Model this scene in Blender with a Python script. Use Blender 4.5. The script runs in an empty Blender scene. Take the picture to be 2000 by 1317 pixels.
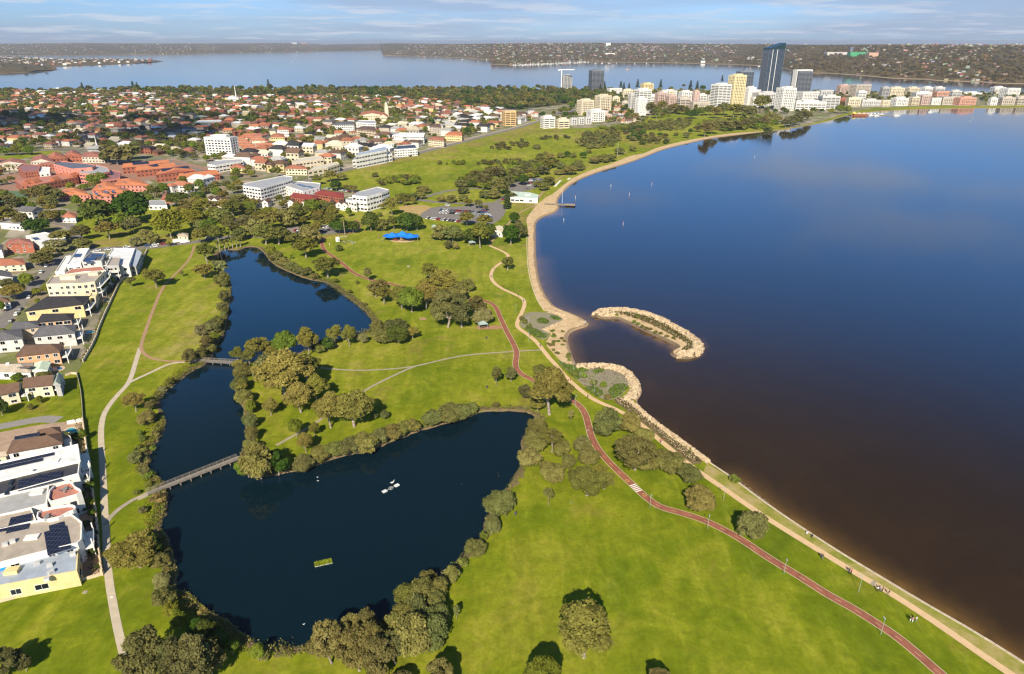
import bpy, math, random
import numpy as np
from mathutils import Vector
from mathutils.geometry import tessellate_polygon
random.seed(7)
RNG = np.random.default_rng(11)
R = math.radians
SC = bpy.context.scene
COL = SC.collection
# ------------------------------------------------------------------ camera
CAM_H = 130.0
PITCH = 23.44
FPX = 1333.0
camd = bpy.data.cameras.new('camera')
cam = bpy.data.objects.new('camera', camd)
COL.objects.link(cam)
cam.location = (0, 0, CAM_H)
cam.rotation_euler = (R(90 - PITCH), 0, 0)
camd.sensor_width = 36.0
camd.lens = 36.0 * FPX / 2000.0
camd.clip_start = 1.0
camd.clip_end = 400000.0
SC.camera = cam
# ------------------------------------------------------------------ sun, sky, exposure
SUN_EL = 37.0
ANTI_AZ = 7.0          # the shadows run this many degrees right of the view axis
SUN_DIR = Vector((-math.sin(R(ANTI_AZ)) * math.cos(R(SUN_EL)), -math.cos(R(ANTI_AZ)) * math.cos(R(SUN_EL)), math.sin(R(SUN_EL))))
sund = bpy.data.lights.new('sun', 'SUN')
sund.energy = 4.9
sund.angle = R(0.55)
sund.color = (1.0, 0.90, 0.73)
sun = bpy.data.objects.new('sun', sund)
COL.objects.link(sun)
sun.rotation_euler = (-SUN_DIR).to_track_quat('-Z', 'Y').to_euler()
sun.location = (0, -200, 400)
SC.view_settings.view_transform = 'Standard'
SC.view_settings.look = 'None'
SC.view_settings.gamma = 1.0
SC.view_settings.exposure = 0.60
SC.view_settings.use_curve_mapping = False
SC.render.engine = 'CYCLES'
SC.cycles.use_denoising = True
SC.cycles.max_bounces = 5
SC.cycles.diffuse_bounces = 2
SC.cycles.glossy_bounces = 3
SC.cycles.transparent_max_bounces = 8
SC.cycles.volume_bounces = 0
SC.cycles.filter_width = 1.3
world = bpy.data.worlds.new('World')
SC.world = world
world.use_nodes = True
class NT:
 """tiny helper for node trees"""
 def __init__(s, tree):
  s.t = tree
  s.n = tree.nodes
  s.l = tree.links
 def add(s, kind, **kw):
  nd = s.n.new(kind)
  for k, v in kw.items():
   if k == 'ins':
    for a, b in v.items():
     s.put(nd, a, b)
   else:
    setattr(nd, k, v)
  return nd
 def put(s, nd, key, val):
  sock = nd.inputs[key]
  if isinstance(val, bpy.types.NodeSocket):
   s.l.new(val, sock)
  else:
   sock.default_value = val
 def math(s, op, a, b=None, c=None, clamp=False):
  nd = s.n.new('ShaderNodeMath')
  nd.operation = op
  nd.use_clamp = clamp
  for i, v in enumerate((a, b, c)):
   if v is not None:
    s.put(nd, i, v)
  return nd.outputs[0]
 def noise(s, vec, scale, detail=3.0, rough=0.55, dist=0.0):
  nd = s.n.new('ShaderNodeTexNoise')
  if vec is not None:
   s.l.new(vec, nd.inputs['Vector'])
  nd.inputs['Scale'].default_value = scale
  nd.inputs['Detail'].default_value = detail
  nd.inputs['Roughness'].default_value = rough
  nd.inputs['Distortion'].default_value = dist
  return nd.outputs['Fac']
 def ramp(s, fac, stops):
  nd = s.n.new('ShaderNodeValToRGB')
  s.l.new(fac, nd.inputs[0])
  els = nd.color_ramp.elements
  while len(els) < len(stops):
   els.new(0.5)
  for e, (p, c) in zip(els, stops):
   e.position = p
   e.color = (c[0], c[1], c[2], 1) if not isinstance(c, (int, float)) else (c, c, c, 1)
  return nd.outputs[0]
 def mix(s, fac, a, b, mode='MIX'):
  nd = s.n.new('ShaderNodeMix')
  nd.data_type = 'RGBA'
  nd.blend_type = mode
  s.put(nd, 0, fac)
  for i, v in ((6, a), (7, b)):
   if not isinstance(v, bpy.types.NodeSocket):
    v = (v[0], v[1], v[2], 1)
   s.put(nd, i, v)
  return nd.outputs[2]
 def maprange(s, v, a, b, c=0.0, d=1.0, smooth=False):
  nd = s.n.new('ShaderNodeMapRange')
  if smooth:
   nd.interpolation_type = 'SMOOTHSTEP'
  s.put(nd, 0, v)
  for i, x in enumerate((a, b, c, d)):
   nd.inputs[i + 1].default_value = x
  return nd.outputs[0]
def build_world():
 w = NT(world.node_tree)
 w.n.clear()
 out = w.add('ShaderNodeOutputWorld')
 bg = w.add('ShaderNodeBackground')
 bg.inputs['Strength'].default_value = 0.088
 sky = w.add('ShaderNodeTexSky')
 sky.sky_type = 'NISHITA'
 sky.sun_disc = False
 sky.sun_elevation = R(SUN_EL)
 sky.sun_rotation = R(180.0 + ANTI_AZ)
 sky.air_density = 1.0
 sky.dust_density = 0.4
 sky.ozone_density = 3.5
 geo = w.add('ShaderNodeNewGeometry')
 sep = w.add('ShaderNodeSeparateXYZ')
 vm = w.add('ShaderNodeVectorMath', operation='SCALE')
 w.l.new(geo.outputs['Incoming'], vm.inputs[0])
 vm.inputs['Scale'].default_value = -1.0
 w.l.new(vm.outputs[0], sep.inputs[0])
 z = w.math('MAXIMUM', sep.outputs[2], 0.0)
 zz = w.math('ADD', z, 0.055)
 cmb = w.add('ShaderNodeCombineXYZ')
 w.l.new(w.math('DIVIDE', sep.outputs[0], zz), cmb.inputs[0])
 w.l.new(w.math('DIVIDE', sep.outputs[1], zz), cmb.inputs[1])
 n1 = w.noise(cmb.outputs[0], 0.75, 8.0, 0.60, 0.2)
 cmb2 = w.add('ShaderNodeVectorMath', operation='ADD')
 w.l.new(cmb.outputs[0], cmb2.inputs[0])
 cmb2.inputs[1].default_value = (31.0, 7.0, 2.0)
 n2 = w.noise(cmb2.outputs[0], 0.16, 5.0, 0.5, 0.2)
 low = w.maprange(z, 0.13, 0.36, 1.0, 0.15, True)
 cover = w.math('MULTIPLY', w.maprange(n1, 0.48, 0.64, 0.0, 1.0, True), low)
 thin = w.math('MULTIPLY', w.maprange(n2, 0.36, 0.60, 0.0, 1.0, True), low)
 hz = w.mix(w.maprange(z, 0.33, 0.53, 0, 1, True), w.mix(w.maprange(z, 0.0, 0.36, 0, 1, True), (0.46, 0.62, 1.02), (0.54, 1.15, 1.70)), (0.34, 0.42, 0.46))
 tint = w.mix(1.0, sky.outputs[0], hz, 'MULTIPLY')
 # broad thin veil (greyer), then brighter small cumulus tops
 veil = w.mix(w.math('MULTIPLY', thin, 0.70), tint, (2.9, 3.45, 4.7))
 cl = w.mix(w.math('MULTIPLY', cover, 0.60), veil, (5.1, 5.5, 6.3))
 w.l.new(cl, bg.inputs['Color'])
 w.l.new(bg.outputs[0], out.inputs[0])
build_world()
# ------------------------------------------------------------------ pixel <-> ground
SP, CP = math.sin(R(PITCH)), math.cos(R(PITCH))
def G(px, py, z=0.0):
 """point of the plane at height z seen at pixel (px, py) of the 2000 x 1317 photograph"""
 u = (px - 1000.0) / FPX
 w = -(py - 658.5) / FPX
 dy = CP + w * SP
 dz = -SP + w * CP
 t = (z - CAM_H) / dz
 return (u * t, dy * t)
def P(x, y, z=0.0):
 dz = z - CAM_H
 depth = y * CP - dz * SP
 up = y * SP + dz * CP
 return (1000 + FPX * x / depth, 658.5 - FPX * up / depth)
def ppm(x, y, z=0.0):
 return FPX / (y * CP - (z - CAM_H) * SP)
def hgt(y, py):
 """height seen at image row py at ground distance y"""
 w = -(py - 658.5) / FPX
 return CAM_H + y * (-SP + w * CP) / (CP + w * SP)
def GG(pts, z=0.0):
 return [G(a, b, z) for a, b in pts]
def chaikin(pts, n=2, closed=False):
 for _ in range(n):
  q = []
  m = len(pts)
  rng = range(m) if closed else range(m - 1)
  if not closed:
   q.append(pts[0])
  for i in rng:
   a, b = pts[i], pts[(i + 1) % m]
   q.append((a[0] * .75 + b[0] * .25, a[1] * .75 + b[1] * .25))
   q.append((a[0] * .25 + b[0] * .75, a[1] * .25 + b[1] * .75))
  if not closed:
   q.append(pts[-1])
  pts = q
 return pts
def resample(pts, step, closed=False):
 p = np.array(pts + ([pts[0]] if closed else []), float)
 d = np.hypot(*np.diff(p, axis=0).T)
 s = np.concatenate([[0], np.cumsum(d)])
 n = max(2, int(s[-1] / step))
 t = np.linspace(0, s[-1], n + 1)
 out = np.stack([np.interp(t, s, p[:, 0]), np.interp(t, s, p[:, 1])], 1)
 return out[:-1] if closed else out
def inside(pts, poly):
 """numpy even-odd test, pts (n,2)"""
 pts = np.atleast_2d(np.asarray(pts, float))
 x, y = pts[:, 0], pts[:, 1]
 c = np.zeros(len(pts), bool)
 q = np.asarray(poly, float)
 n = len(q)
 j = n - 1
 for i in range(n):
  xi, yi = q[i]
  xj, yj = q[j]
  if yi != yj:
   cond = ((yi > y) != (yj > y)) & (x < (xj - xi) * (y - yi) / (yj - yi) + xi)
   c ^= cond
  j = i
 return c
def seg_dist(pts, line):
 """distance of pts (n,2) to a polyline (m,2)"""
 pts = np.asarray(pts, float)
 line = np.asarray(line, float)
 best = np.full(len(pts), 1e9)
 for a, b in zip(line[:-1], line[1:]):
  ab = b - a
  L = max(ab @ ab, 1e-9)
  t = np.clip(((pts - a) @ ab) / L, 0, 1)
  d = np.hypot(*(pts - (a + t[:, None] * ab)).T)
  best = np.minimum(best, d)
 return best
# ------------------------------------------------------------------ materials
MATS = {}
def material(name, fn):
 if name in MATS:
  return MATS[name]
 m = bpy.data.materials.new(name)
 m.use_nodes = True
 t = NT(m.node_tree)
 t.n.clear()
 out = t.add('ShaderNodeOutputMaterial')
 t.out = out
 t.mat = m
 t.geo = t.add('ShaderNodeNewGeometry')
 t.pos = t.geo.outputs['Position']
 sh = fn(t)
 t.l.new(sh, out.inputs[0])
 MATS[name] = m
 return m
def principled(t, color, rough=0.8, spec=0.25, metal=0.0, normal=None):
 b = t.add('ShaderNodeBsdfPrincipled')
 if not isinstance(color, bpy.types.NodeSocket):
  color = (color[0], color[1], color[2], 1)
 t.put(b, 'Base Color', color)
 t.put(b, 'Roughness', rough)
 t.put(b, 'Specular IOR Level', spec)
 t.put(b, 'Metallic', metal)
 if normal is not None:
  t.l.new(normal, b.inputs['Normal'])
 return b.outputs[0]
def bump(t, h, strength=0.5, dist=0.3):
 b = t.add('ShaderNodeBump')
 b.inputs['Strength'].default_value = strength
 b.inputs['Distance'].default_value = dist
 t.l.new(h, b.inputs['Height'])
 return b.outputs[0]
def leaf_shader(t, base):
 at = t.add('ShaderNodeAttribute', attribute_name='v')
 k = t.maprange(at.outputs['Fac'], 0, 1, 0.62, 1.45)
 nd = t.add('ShaderNodeVectorMath', operation='SCALE')
 t.l.new(base, nd.inputs[0])
 t.l.new(k, nd.inputs['Scale'])
 d = t.add('ShaderNodeBsdfDiffuse')
 t.l.new(nd.outputs[0], d.inputs[0])
 tr = t.add('ShaderNodeBsdfTranslucent')
 warm = t.mix(1.0, nd.outputs[0], (1.1, 1.15, 0.5), 'MULTIPLY')
 t.l.new(warm, tr.inputs[0])
 mx = t.add('ShaderNodeMixShader')
 mx.inputs[0].default_value = 0.22
 t.l.new(d.outputs[0], mx.inputs[1])
 t.l.new(tr.outputs[0], mx.inputs[2])
 return mx.outputs[0]
def m_leaf():
 return material('leaves', lambda t: leaf_shader(t, t.add('ShaderNodeObjectInfo').outputs['Color']))
def m_leaf_attr():
 return material('leaves_mixed', lambda t: leaf_shader(t, t.add('ShaderNodeAttribute', attribute_name='col').outputs['Color']))
def m_bark():
 def f(t):
  n = t.noise(t.pos, 1.3, 3)
  return principled(t, t.ramp(n, [(0.3, (0.16, 0.12, 0.09)), (0.7, (0.42, 0.36, 0.29))]), 0.9, 0.1)
 return material('bark', f)
def m_paint(kind='paint'):
 """colour from the object; kind sets the relief and the wear"""
 def f(t):
  c = t.add('ShaderNodeObjectInfo').outputs['Color']
  tc = t.add('ShaderNodeTexCoord').outputs['Object']
  n = t.noise(tc, 0.35, 4, 0.65)
  k = t.maprange(n, 0.3, 0.7, 0.80, 1.12)
  if kind == 'tile':
   w = t.noise(tc, 2.6, 2, 0.7)
   k = t.math('MULTIPLY', k, t.maprange(w, 0.3, 0.7, 0.82, 1.15))
  nd = t.add('ShaderNodeVectorMath', operation='SCALE')
  t.l.new(c, nd.inputs[0])
  t.l.new(k, nd.inputs['Scale'])
  if kind == 'tile':
   wv = t.add('ShaderNodeTexWave', wave_type='BANDS', bands_direction='Z')
   t.l.new(tc, wv.inputs['Vector'])
   wv.inputs['Scale'].default_value = 2.2
   return principled(t, nd.outputs[0], 0.85, 0.15, 0, bump(t, wv.outputs['Fac'], 0.35, 0.08))
  if kind == 'metal':
   wv = t.add('ShaderNodeTexWave', wave_type='BANDS', bands_direction='X')
   t.l.new(tc, wv.inputs['Vector'])
   wv.inputs['Scale'].default_value = 1.6
   return principled(t, nd.outputs[0], 0.45, 0.4, 0, bump(t, wv.outputs['Fac'], 0.5, 0.05))
  return principled(t, nd.outputs[0], 0.8, 0.2)
 return material('surface_' + kind, f)
def m_paint_attr():
 def f(t):
  c = t.add('ShaderNodeAttribute', attribute_name='col').outputs['Color']
  n = t.noise(t.pos, 0.4, 3)
  nd = t.add('ShaderNodeVectorMath', operation='SCALE')
  t.l.new(c, nd.inputs[0])
  t.l.new(t.maprange(n, 0.3, 0.7, 0.82, 1.1), nd.inputs['Scale'])
  return principled(t, nd.outputs[0], 0.8, 0.2)
 return material('mixed_paint', f)
def m_flat(name, color, rough=0.8, spec=0.2, var=0.15, scale=0.8, metal=0.0):
 def f(t):
  n = t.noise(t.pos, scale, 4, 0.6)
  a = tuple(x * (1 - var) for x in color)
  b = tuple(min(1, x * (1 + var)) for x in color)
  return principled(t, t.ramp(n, [(0.3, a), (0.7, b)]), rough, spec, metal)
 return material(name, f)
def m_glass():
 return material('window_glass', lambda t: principled(t, (0.025, 0.032, 0.04), 0.12, 0.6))
def m_glass_blue():
 return material('tower_glass', lambda t: principled(t, (0.010, 0.024, 0.045), 0.25, 0.25))
def m_solar():
 def f(t):
  tc = t.add('ShaderNodeTexCoord').outputs['Object']
  br = t.add('ShaderNodeTexBrick')
  t.l.new(tc, br.inputs['Vector'])
  br.offset = 0
  br.inputs['Scale'].default_value = 1.0
  br.inputs['Mortar Size'].default_value = 0.03
  br.inputs['Brick Width'].default_value = 1.0
  br.inputs['Row Height'].default_value = 1.7
  br.inputs['Color1'].default_value = (0.012, 0.016, 0.035, 1)
  br.inputs['Color2'].default_value = (0.016, 0.02, 0.045, 1)
  br.inputs['Mortar'].default_value = (0.12, 0.12, 0.13, 1)
  return principled(t, br.outputs['Color'], 0.2, 0.5)
 return material('solar_panel', f)
# ------------------------------------------------------------------ mesh builder
class MB:
 def __init__(s):
  s.v, s.f, s.m = [], [], []
 def face(s, idx, m=0):
  s.f.append(idx)
  s.m.append(m)
 def prism(s, poly, z0, z1, m=0, mtop=None, bottom=False):
  a = sum(poly[i][0] * poly[(i + 1) % len(poly)][1] - poly[(i + 1) % len(poly)][0] * poly[i][1] for i in range(len(poly)))
  if a < 0:
   poly = poly[::-1]
  n, b = len(poly), len(s.v)
  z0s = z0 if isinstance(z0, (list, tuple)) else [z0] * n
  s.v += [(p[0], p[1], z) for p, z in zip(poly, z0s)] + [(p[0], p[1], z1) for p in poly]
  for i in range(n):
   j = (i + 1) % n
   s.face((b + i, b + j, b + n + j, b + n + i), m)
  if n <= 4:
   s.face(tuple(b + n + i for i in range(n)), m if mtop is None else mtop)
  else:
   for t in tessellate_polygon([[Vector((p[0], p[1], 0)) for p in poly]]):
    s.face(tuple(b + n + i for i in t), m if mtop is None else mtop)
  if bottom:
   s.face(tuple(b + n - 1 - i for i in range(n)), m)
 def box(s, c, size, rot=0.0, m=0):
  """c = centre of the base, size = (w, d, h)"""
  w, d, h = size
  cr, sr = math.cos(rot), math.sin(rot)
  pl = []
  for ax, ay in ((-1, -1), (1, -1), (1, 1), (-1, 1)):
   x, y = ax * w / 2, ay * d / 2
   pl.append((c[0] + x * cr - y * sr, c[1] + x * sr + y * cr))
  s.prism(pl, c[2], c[2] + h, m, bottom=True)
 def tube(s, p0, p1, r0, r1, n=6, m=0, cap=True):
  p0, p1 = Vector(p0), Vector(p1)
  d = (p1 - p0).normalized()
  a = Vector((0, 0, 1)) if abs(d.z) < 0.9 else Vector((1, 0, 0))
  u = d.cross(a).normalized()
  v = d.cross(u)
  b = len(s.v)
  for p, r in ((p0, r0), (p1, r1)):
   for i in range(n):
    t = 2 * math.pi * i / n
    s.v.append(tuple(p + u * (r * math.cos(t)) + v * (r * math.sin(t))))
  for i in range(n):
   j = (i + 1) % n
   s.face((b + j, b + i, b + n + i, b + n + j), m)
  if cap:
   s.face(tuple(b + n + n - 1 - i for i in range(n)), m)
 def path(s, pts, radii, n=6, m=0):
  for i in range(len(pts) - 1):
   s.tube(pts[i], pts[i + 1], radii[i], radii[i + 1], n, m)
 def quad(s, a, b, c, d, m=0):
  i = len(s.v)
  s.v += [tuple(a), tuple(b), tuple(c), tuple(d)]
  s.face((i, i + 1, i + 2, i + 3), m)
 def tri(s, a, b, c, m=0):
  i = len(s.v)
  s.v += [tuple(a), tuple(b), tuple(c)]
  s.face((i, i + 1, i + 2), m)
 def blob(s, c, rx, ry, rz, m=0, nu=8, nv=5, jit=0.0, rnd=random, zmin=-9):
  b = len(s.v)
  for j in range(nv + 1):
   th = math.pi * j / nv
   for i in range(nu):
    ph = 2 * math.pi * i / nu
    k = 1 + jit * (rnd.random() - .5)
    s.v.append((c[0] + rx * k * math.sin(th) * math.cos(ph), c[1] + ry * k * math.sin(th) * math.sin(ph), c[2] + max(zmin, rz * k * math.cos(th))))
  for j in range(nv):
   for i in range(nu):
    i2 = (i + 1) % nu
    s.face((b + j * nu + i, b + (j + 1) * nu + i, b + (j + 1) * nu + i2, b + j * nu + i2), m)
 def mesh(s, name, mats, origin=(0, 0, 0), smooth=False):
  me = bpy.data.meshes.new(name)
  o = origin
  me.from_pydata([(v[0] - o[0], v[1] - o[1], v[2] - o[2]) for v in s.v], [], s.f)
  for mt in mats:
   me.materials.append(mt)
  if len(mats) > 1:
   me.polygons.foreach_set('material_index', s.m)
  if smooth:
   me.polygons.foreach_set('use_smooth', [True] * len(s.f))
  me.update()
  return me
def link(name, data, parent=None, loc=None, rot=None, scale=None, color=None, **props):
 o = bpy.data.objects.new(name, data)
 COL.objects.link(o)
 if parent is not None:
  o.parent = parent
 if loc is not None:
  o.location = loc
 if rot is not None:
  o.rotation_euler = (0, 0, rot)
 if scale is not None:
  o.scale = scale
 if color is not None:
  o.color = (color[0], color[1], color[2], 1)
 for k, v in props.items():
  o[k] = v
 return o
THINGS = []      # (object, description, x, y, free) : labels are finished at the end
def thing(name, desc, cat, loc, data=None, group=None, final=False, rot=None, scale=None, color=None):
 o = link(name, data, None, loc, rot, scale, color)
 o['category'] = cat
 if group:
  o['group'] = group
 THINGS.append((o, desc, loc[0], loc[1], final))
 return o
def struct(name, data, label=None, **kw):
 o = link(name, data, **kw)
 o['kind'] = 'structure'
 if label:
  o['label'] = label
 return o
def stuff(name, data, label, cat, parent=None, **kw):
 o = link(name, data, parent, **kw)
 o['kind'] = 'stuff'
 if parent is None:
  o['label'] = label
  o['category'] = cat
 return o
# ------------------------------------------------------------------ leaf clouds (numpy)
def quads_mesh(name, V, mats, attrs=None, colattr=None, matidx=None):
 """V (n,4,3)"""
 n = len(V)
 me = bpy.data.meshes.new(name)
 me.vertices.add(n * 4)
 me.vertices.foreach_set('co', np.ascontiguousarray(V, np.float32).ravel())
 me.loops.add(n * 4)
 me.loops.foreach_set('vertex_index', np.arange(n * 4, dtype=np.int32))
 me.polygons.add(n)
 me.polygons.foreach_set('loop_start', np.arange(0, n * 4, 4, dtype=np.int32))
 me.polygons.foreach_set('loop_total', np.full(n, 4, np.int32))
 for m in mats:
  me.materials.append(m)
 if matidx is not None:
  me.polygons.foreach_set('material_index', matidx.astype(np.int32))
 me.update(calc_edges=True)
 if attrs is not None:
  a = me.attributes.new('v', 'FLOAT', 'POINT')
  a.data.foreach_set('value', np.repeat(attrs, 4).astype(np.float32))
 if colattr is not None:
  a = me.attributes.new('col', 'FLOAT_COLOR', 'POINT')
  c = np.ones((n, 4, 4), np.float32)
  c[:, :, :3] = colattr[:, None, :]
  a.data.foreach_set('color', c.ravel())
 return me
def leaf_quads(C, N, S, rng):
 n = len(C)
 N = N / np.maximum(np.linalg.norm(N, axis=1, keepdims=True), 1e-6)
 a = rng.normal(size=(n, 3))
 U = np.cross(N, a)
 U /= np.maximum(np.linalg.norm(U, axis=1, keepdims=True), 1e-6)
 W = np.cross(N, U)
 k = rng.uniform(0.55, 1.25, (n, 4, 1))
 s = (S * 0.7)[:, None]
 cor = np.stack([U * s, W * s, -U * s, -W * s], 1) * k
 return C[:, None, :] + cor
def crown_points(kind, n, W, H, rng, leaf):
 """leaf centres, normals, sizes, shade for one crown"""
 if kind == 'g':
  K, rr, zlo, zc, rz, flat, jn = 34, 0.125, 0.26, 0.60, 0.34, 0.75, 0.8
 elif kind == 'r':
  K, rr, zlo, zc, rz, flat, jn = 40, 0.120, 0.20, 0.54, 0.40, 0.85, 0.8
 elif kind == 'b':
  K, rr, zlo, zc, rz, flat, jn = 36, 0.145, 0.12, 0.46, 0.42, 0.85, 0.55
 elif kind == 'd':
  K, rr, zlo, zc, rz, flat, jn = 40, 0.135, 0.20, 0.56, 0.38, 0.85, 0.5
 elif kind == 'c':
  K, rr, zlo, zc, rz, flat, jn = 12, 0.24, 0.32, 0.64, 0.30, 1.0, 0.9
 else:
  K, rr, zlo, zc, rz, flat, jn = 12, 0.22, 0.10, 0.45, 0.40, 0.8, 0.7
 cen, rad = [], []
 lob = rng.normal(size=(4, 3))
 lob /= np.linalg.norm(lob, axis=1, keepdims=True)
 tries = 0
 while len(cen) < K and tries < 3000:
  tries += 1
  d = rng.normal(size=3)
  d /= np.linalg.norm(d)
  if d[2] < -0.55:
   continue
  q = rng.uniform(0.35, 1.0) ** 0.5 if kind in 'g' else rng.uniform(0.55, 1.0) ** 0.5
  q *= (0.50 + 0.56 * max(0.0, float((lob @ d).max()))) if kind in 'grc' else (0.66 + 0.40 * max(0.0, float((lob @ d).max())))
  r = rr * W * rng.uniform(0.6, 1.35)
  x = d[0] * (W / 2 - r * 0.9) * q
  y = d[1] * (W / 2 - r * 0.9) * q
  z = zc * H + d[2] * rz * H * q
  if z < zlo * H:
   continue
  p = np.array([x, y, z])
  if cen and min(np.linalg.norm(p - c) for c in cen) < r * (0.62 if kind != 'g' else 0.8):
   continue
  cen.append(p)
  rad.append(r)
 cen, rad = np.array(cen), np.array(rad)
 cen[:, 1] *= 0.86
 cen[:, :2] -= (cen[:, :2].max(0) + cen[:, :2].min(0)) * 0.35
 ext = (np.hypot(cen[:, 0], cen[:, 1]) + rad).max()
 cen[:, :2] *= (W / 2) / ext
 rad = rad * ((W / 2) / ext) ** .7
 cen[:, 2] *= (H * .98) / (cen[:, 2] + rad * flat).max()
 w = rad ** 2 / (rad ** 2).sum()
 idx = rng.choice(len(cen), n, p=w)
 d = rng.normal(size=(n, 3))
 d /= np.linalg.norm(d, axis=1, keepdims=True)
 low = d[:, 2] < -0.35
 d[low, 2] *= -1
 q = rng.uniform(0.55, 1.0, n) ** 0.4
 r = rad[idx] * q * (1 + 0.12 * rng.normal(size=n))
 C = cen[idx] + d * r[:, None] * np.array([1, 1, flat])
 Nn = d + jn * rng.normal(size=(n, 3)) + np.array([0, 0, 0.25])
 S = leaf * rng.uniform(0.6, 1.35, n)
 cv = rng.uniform(0, 1, len(cen))
 V = np.clip(0.55 * cv[idx] + 0.45 * rng.uniform(0, 1, n), 0, 1)
 return C, Nn, S, V, cen, rad
def norfolk_points(n, W, H, rng, leaf):
 z = H * (0.08 + 0.92 * rng.uniform(0, 1, n) ** 1.25)
 tier = np.floor(z / (H / 13.0)) * (H / 13.0) + H / 30
 z = 0.7 * tier + 0.3 * z
 R0 = (W / 2) * (1 - z / H) ** 0.8 + 0.15
 a = rng.uniform(0, 2 * math.pi, n)
 q = rng.uniform(0.2, 1, n) ** 0.6
 C = np.stack([np.cos(a) * R0 * q, np.sin(a) * R0 * q, z - 0.10 * R0 * q], 1)
 N = np.stack([np.cos(a) * .5, np.sin(a) * .5, np.ones(n)], 1) + 0.4 * rng.normal(size=(n, 3))
 return C, N, leaf * rng.uniform(0.6, 1.3, n), rng.uniform(0, 1, n)
PROTO = {}
KW = {'g': (12, 13), 'r': (13, 14), 'b': (9, 7), 'd': (14, 12), 'c': (3.5, 6), 's': (2.4, 1.7), 'n': (7, 20), 'p': (5.5, 10)}
def proto(kind, lod, var):
 key = (kind, lod, var)
 if key in PROTO:
  return PROTO[key]
 rng = np.random.default_rng(abs(hash((ord(kind[0]), lod, var))) % 99991)
 W, H = KW[kind]
 tb = MB()
 if kind == 'p':
  lean = rng.uniform(-.4, .4)
  tb.path([(0, 0, 0), (lean * .4, 0, H * .45), (lean, 0, H * .86)], [0.30, 0.24, 0.26], 7)
  V, vv = [], []
  nf = 34 if lod < 2 else 16
  for i in range(nf):
   a = rng.uniform(0, 2 * math.pi)
   el = rng.uniform(-0.5, 1.2)
   L = W * .5 * rng.uniform(.85, 1.1)
   p = np.array([lean, 0, H * .86])
   d = np.array([math.cos(a) * math.cos(el), math.sin(a) * math.cos(el), math.sin(el)])
   sd = np.array([-math.sin(a), math.cos(a), 0])
   for k in range(4):
    d2 = d + np.array([0, 0, -0.42])
    d2 /= np.linalg.norm(d2)
    q = p + d2 * L / 4
    w0, w1 = 0.32 * (1 - abs(k - 1.2) / 4), 0.32 * (1 - abs(k + 1 - 1.2) / 4)
    V.append([p - sd * w0, p + sd * w0, q + sd * w1, q - sd * w1])
    vv.append(rng.uniform(0, 1))
    p, d = q, d2
  cm = quads_mesh('palm_crown', np.array(V), [m_leaf()], np.array(vv))
  PROTO[key] = (tb.mesh('palm_trunk', [m_bark()]), cm)
  return PROTO[key]
 if kind == 'n':
  nl, lf = {0: (3500, .55), 1: (1400, .8), 2: (260, 1.7)}[lod]
  C, N, S, V = norfolk_points(nl, W, H, rng, lf)
  tb.tube((0, 0, 0), (0, 0, H * .97), 0.35, 0.05, 6)
 else:
  table = {'g': (8500, .40), 'r': (10000, .40), 'b': (8000, .34), 'd': (10000, .45), 'c': (1300, .34), 's': (700, .26)}
  nl, lf = table[kind]
  if lod == 1:
   nl, lf = int(nl * .24), lf * 1.75
  elif lod == 2:
   nl, lf = int(nl * .025) + 20, lf * 5.2
   lf = min(lf, W * .22)
  C, N, S, V, cen, rad = crown_points(kind, nl, W, H, rng, lf)
  if kind in 'gr' and lod < 2:
   # a forked trunk whose limbs carry the leaf clumps
   bx, by = rng.uniform(-.6, .6, 2)
   fork = np.array([bx, by, H * (.30 if kind == 'g' else .22)])
   tb.path([(0, 0, -.1), (bx * .5, by * .5, fork[2] * .5), tuple(fork)], [.42, .34, .30], 8)
   order = rng.permutation(len(cen))[:9 if lod == 0 else 5]
   for k in order:
    mid = fork * .45 + cen[k] * .55 + rng.normal(size=3) * .35
    tb.path([tuple(fork), tuple(mid), tuple(cen[k])], [.22, .14, .05], 5)
  elif lod < 2 or kind == 'd':
   tb.path([(0, 0, -.1), (0, 0, H * .3)], [W * .028, W * .022], 7)
   for k in range(min(5, len(cen))):
    tb.tube((0, 0, H * .28), tuple(cen[k]), W * .013, W * .005, 4)
  else:
   tb.tube((0, 0, -.1), (0, 0, H * .5), W * .025, W * .02, 4)
 Q = leaf_quads(C, N, S, rng)
 cm = quads_mesh('crown_leaves', Q, [m_leaf()], V)
 PROTO[key] = (tb.mesh('trunk', [m_bark()]), cm, Q, V)
 return PROTO[key]
def merged(kind, lod, var):
 """crown and trunk in one mesh, for small far trees"""
 key = (kind, lod, var, 'm')
 if key in PROTO:
  return PROTO[key]
 W, H = KW[kind]
 _, _, Q, V = proto(kind, lod, var)
 t = W * .022
 T = []
 for i in range(4):
  a, b = math.pi / 2 * i, math.pi / 2 * (i + 1)
  T.append([(t * math.cos(a), t * math.sin(a), -.1), (t * math.cos(b), t * math.sin(b), -.1), (t * math.cos(b), t * math.sin(b), H * .45), (t * math.cos(a), t * math.sin(a), H * .45)])
 Q2 = np.concatenate([Q, np.array(T)])
 mi = np.concatenate([np.zeros(len(Q)), np.ones(4)])
 PROTO[key] = quads_mesh('small_tree', Q2, [m_leaf(), m_bark()], np.concatenate([V, np.full(4, .5)]), matidx=mi)
 return PROTO[key]
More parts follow.
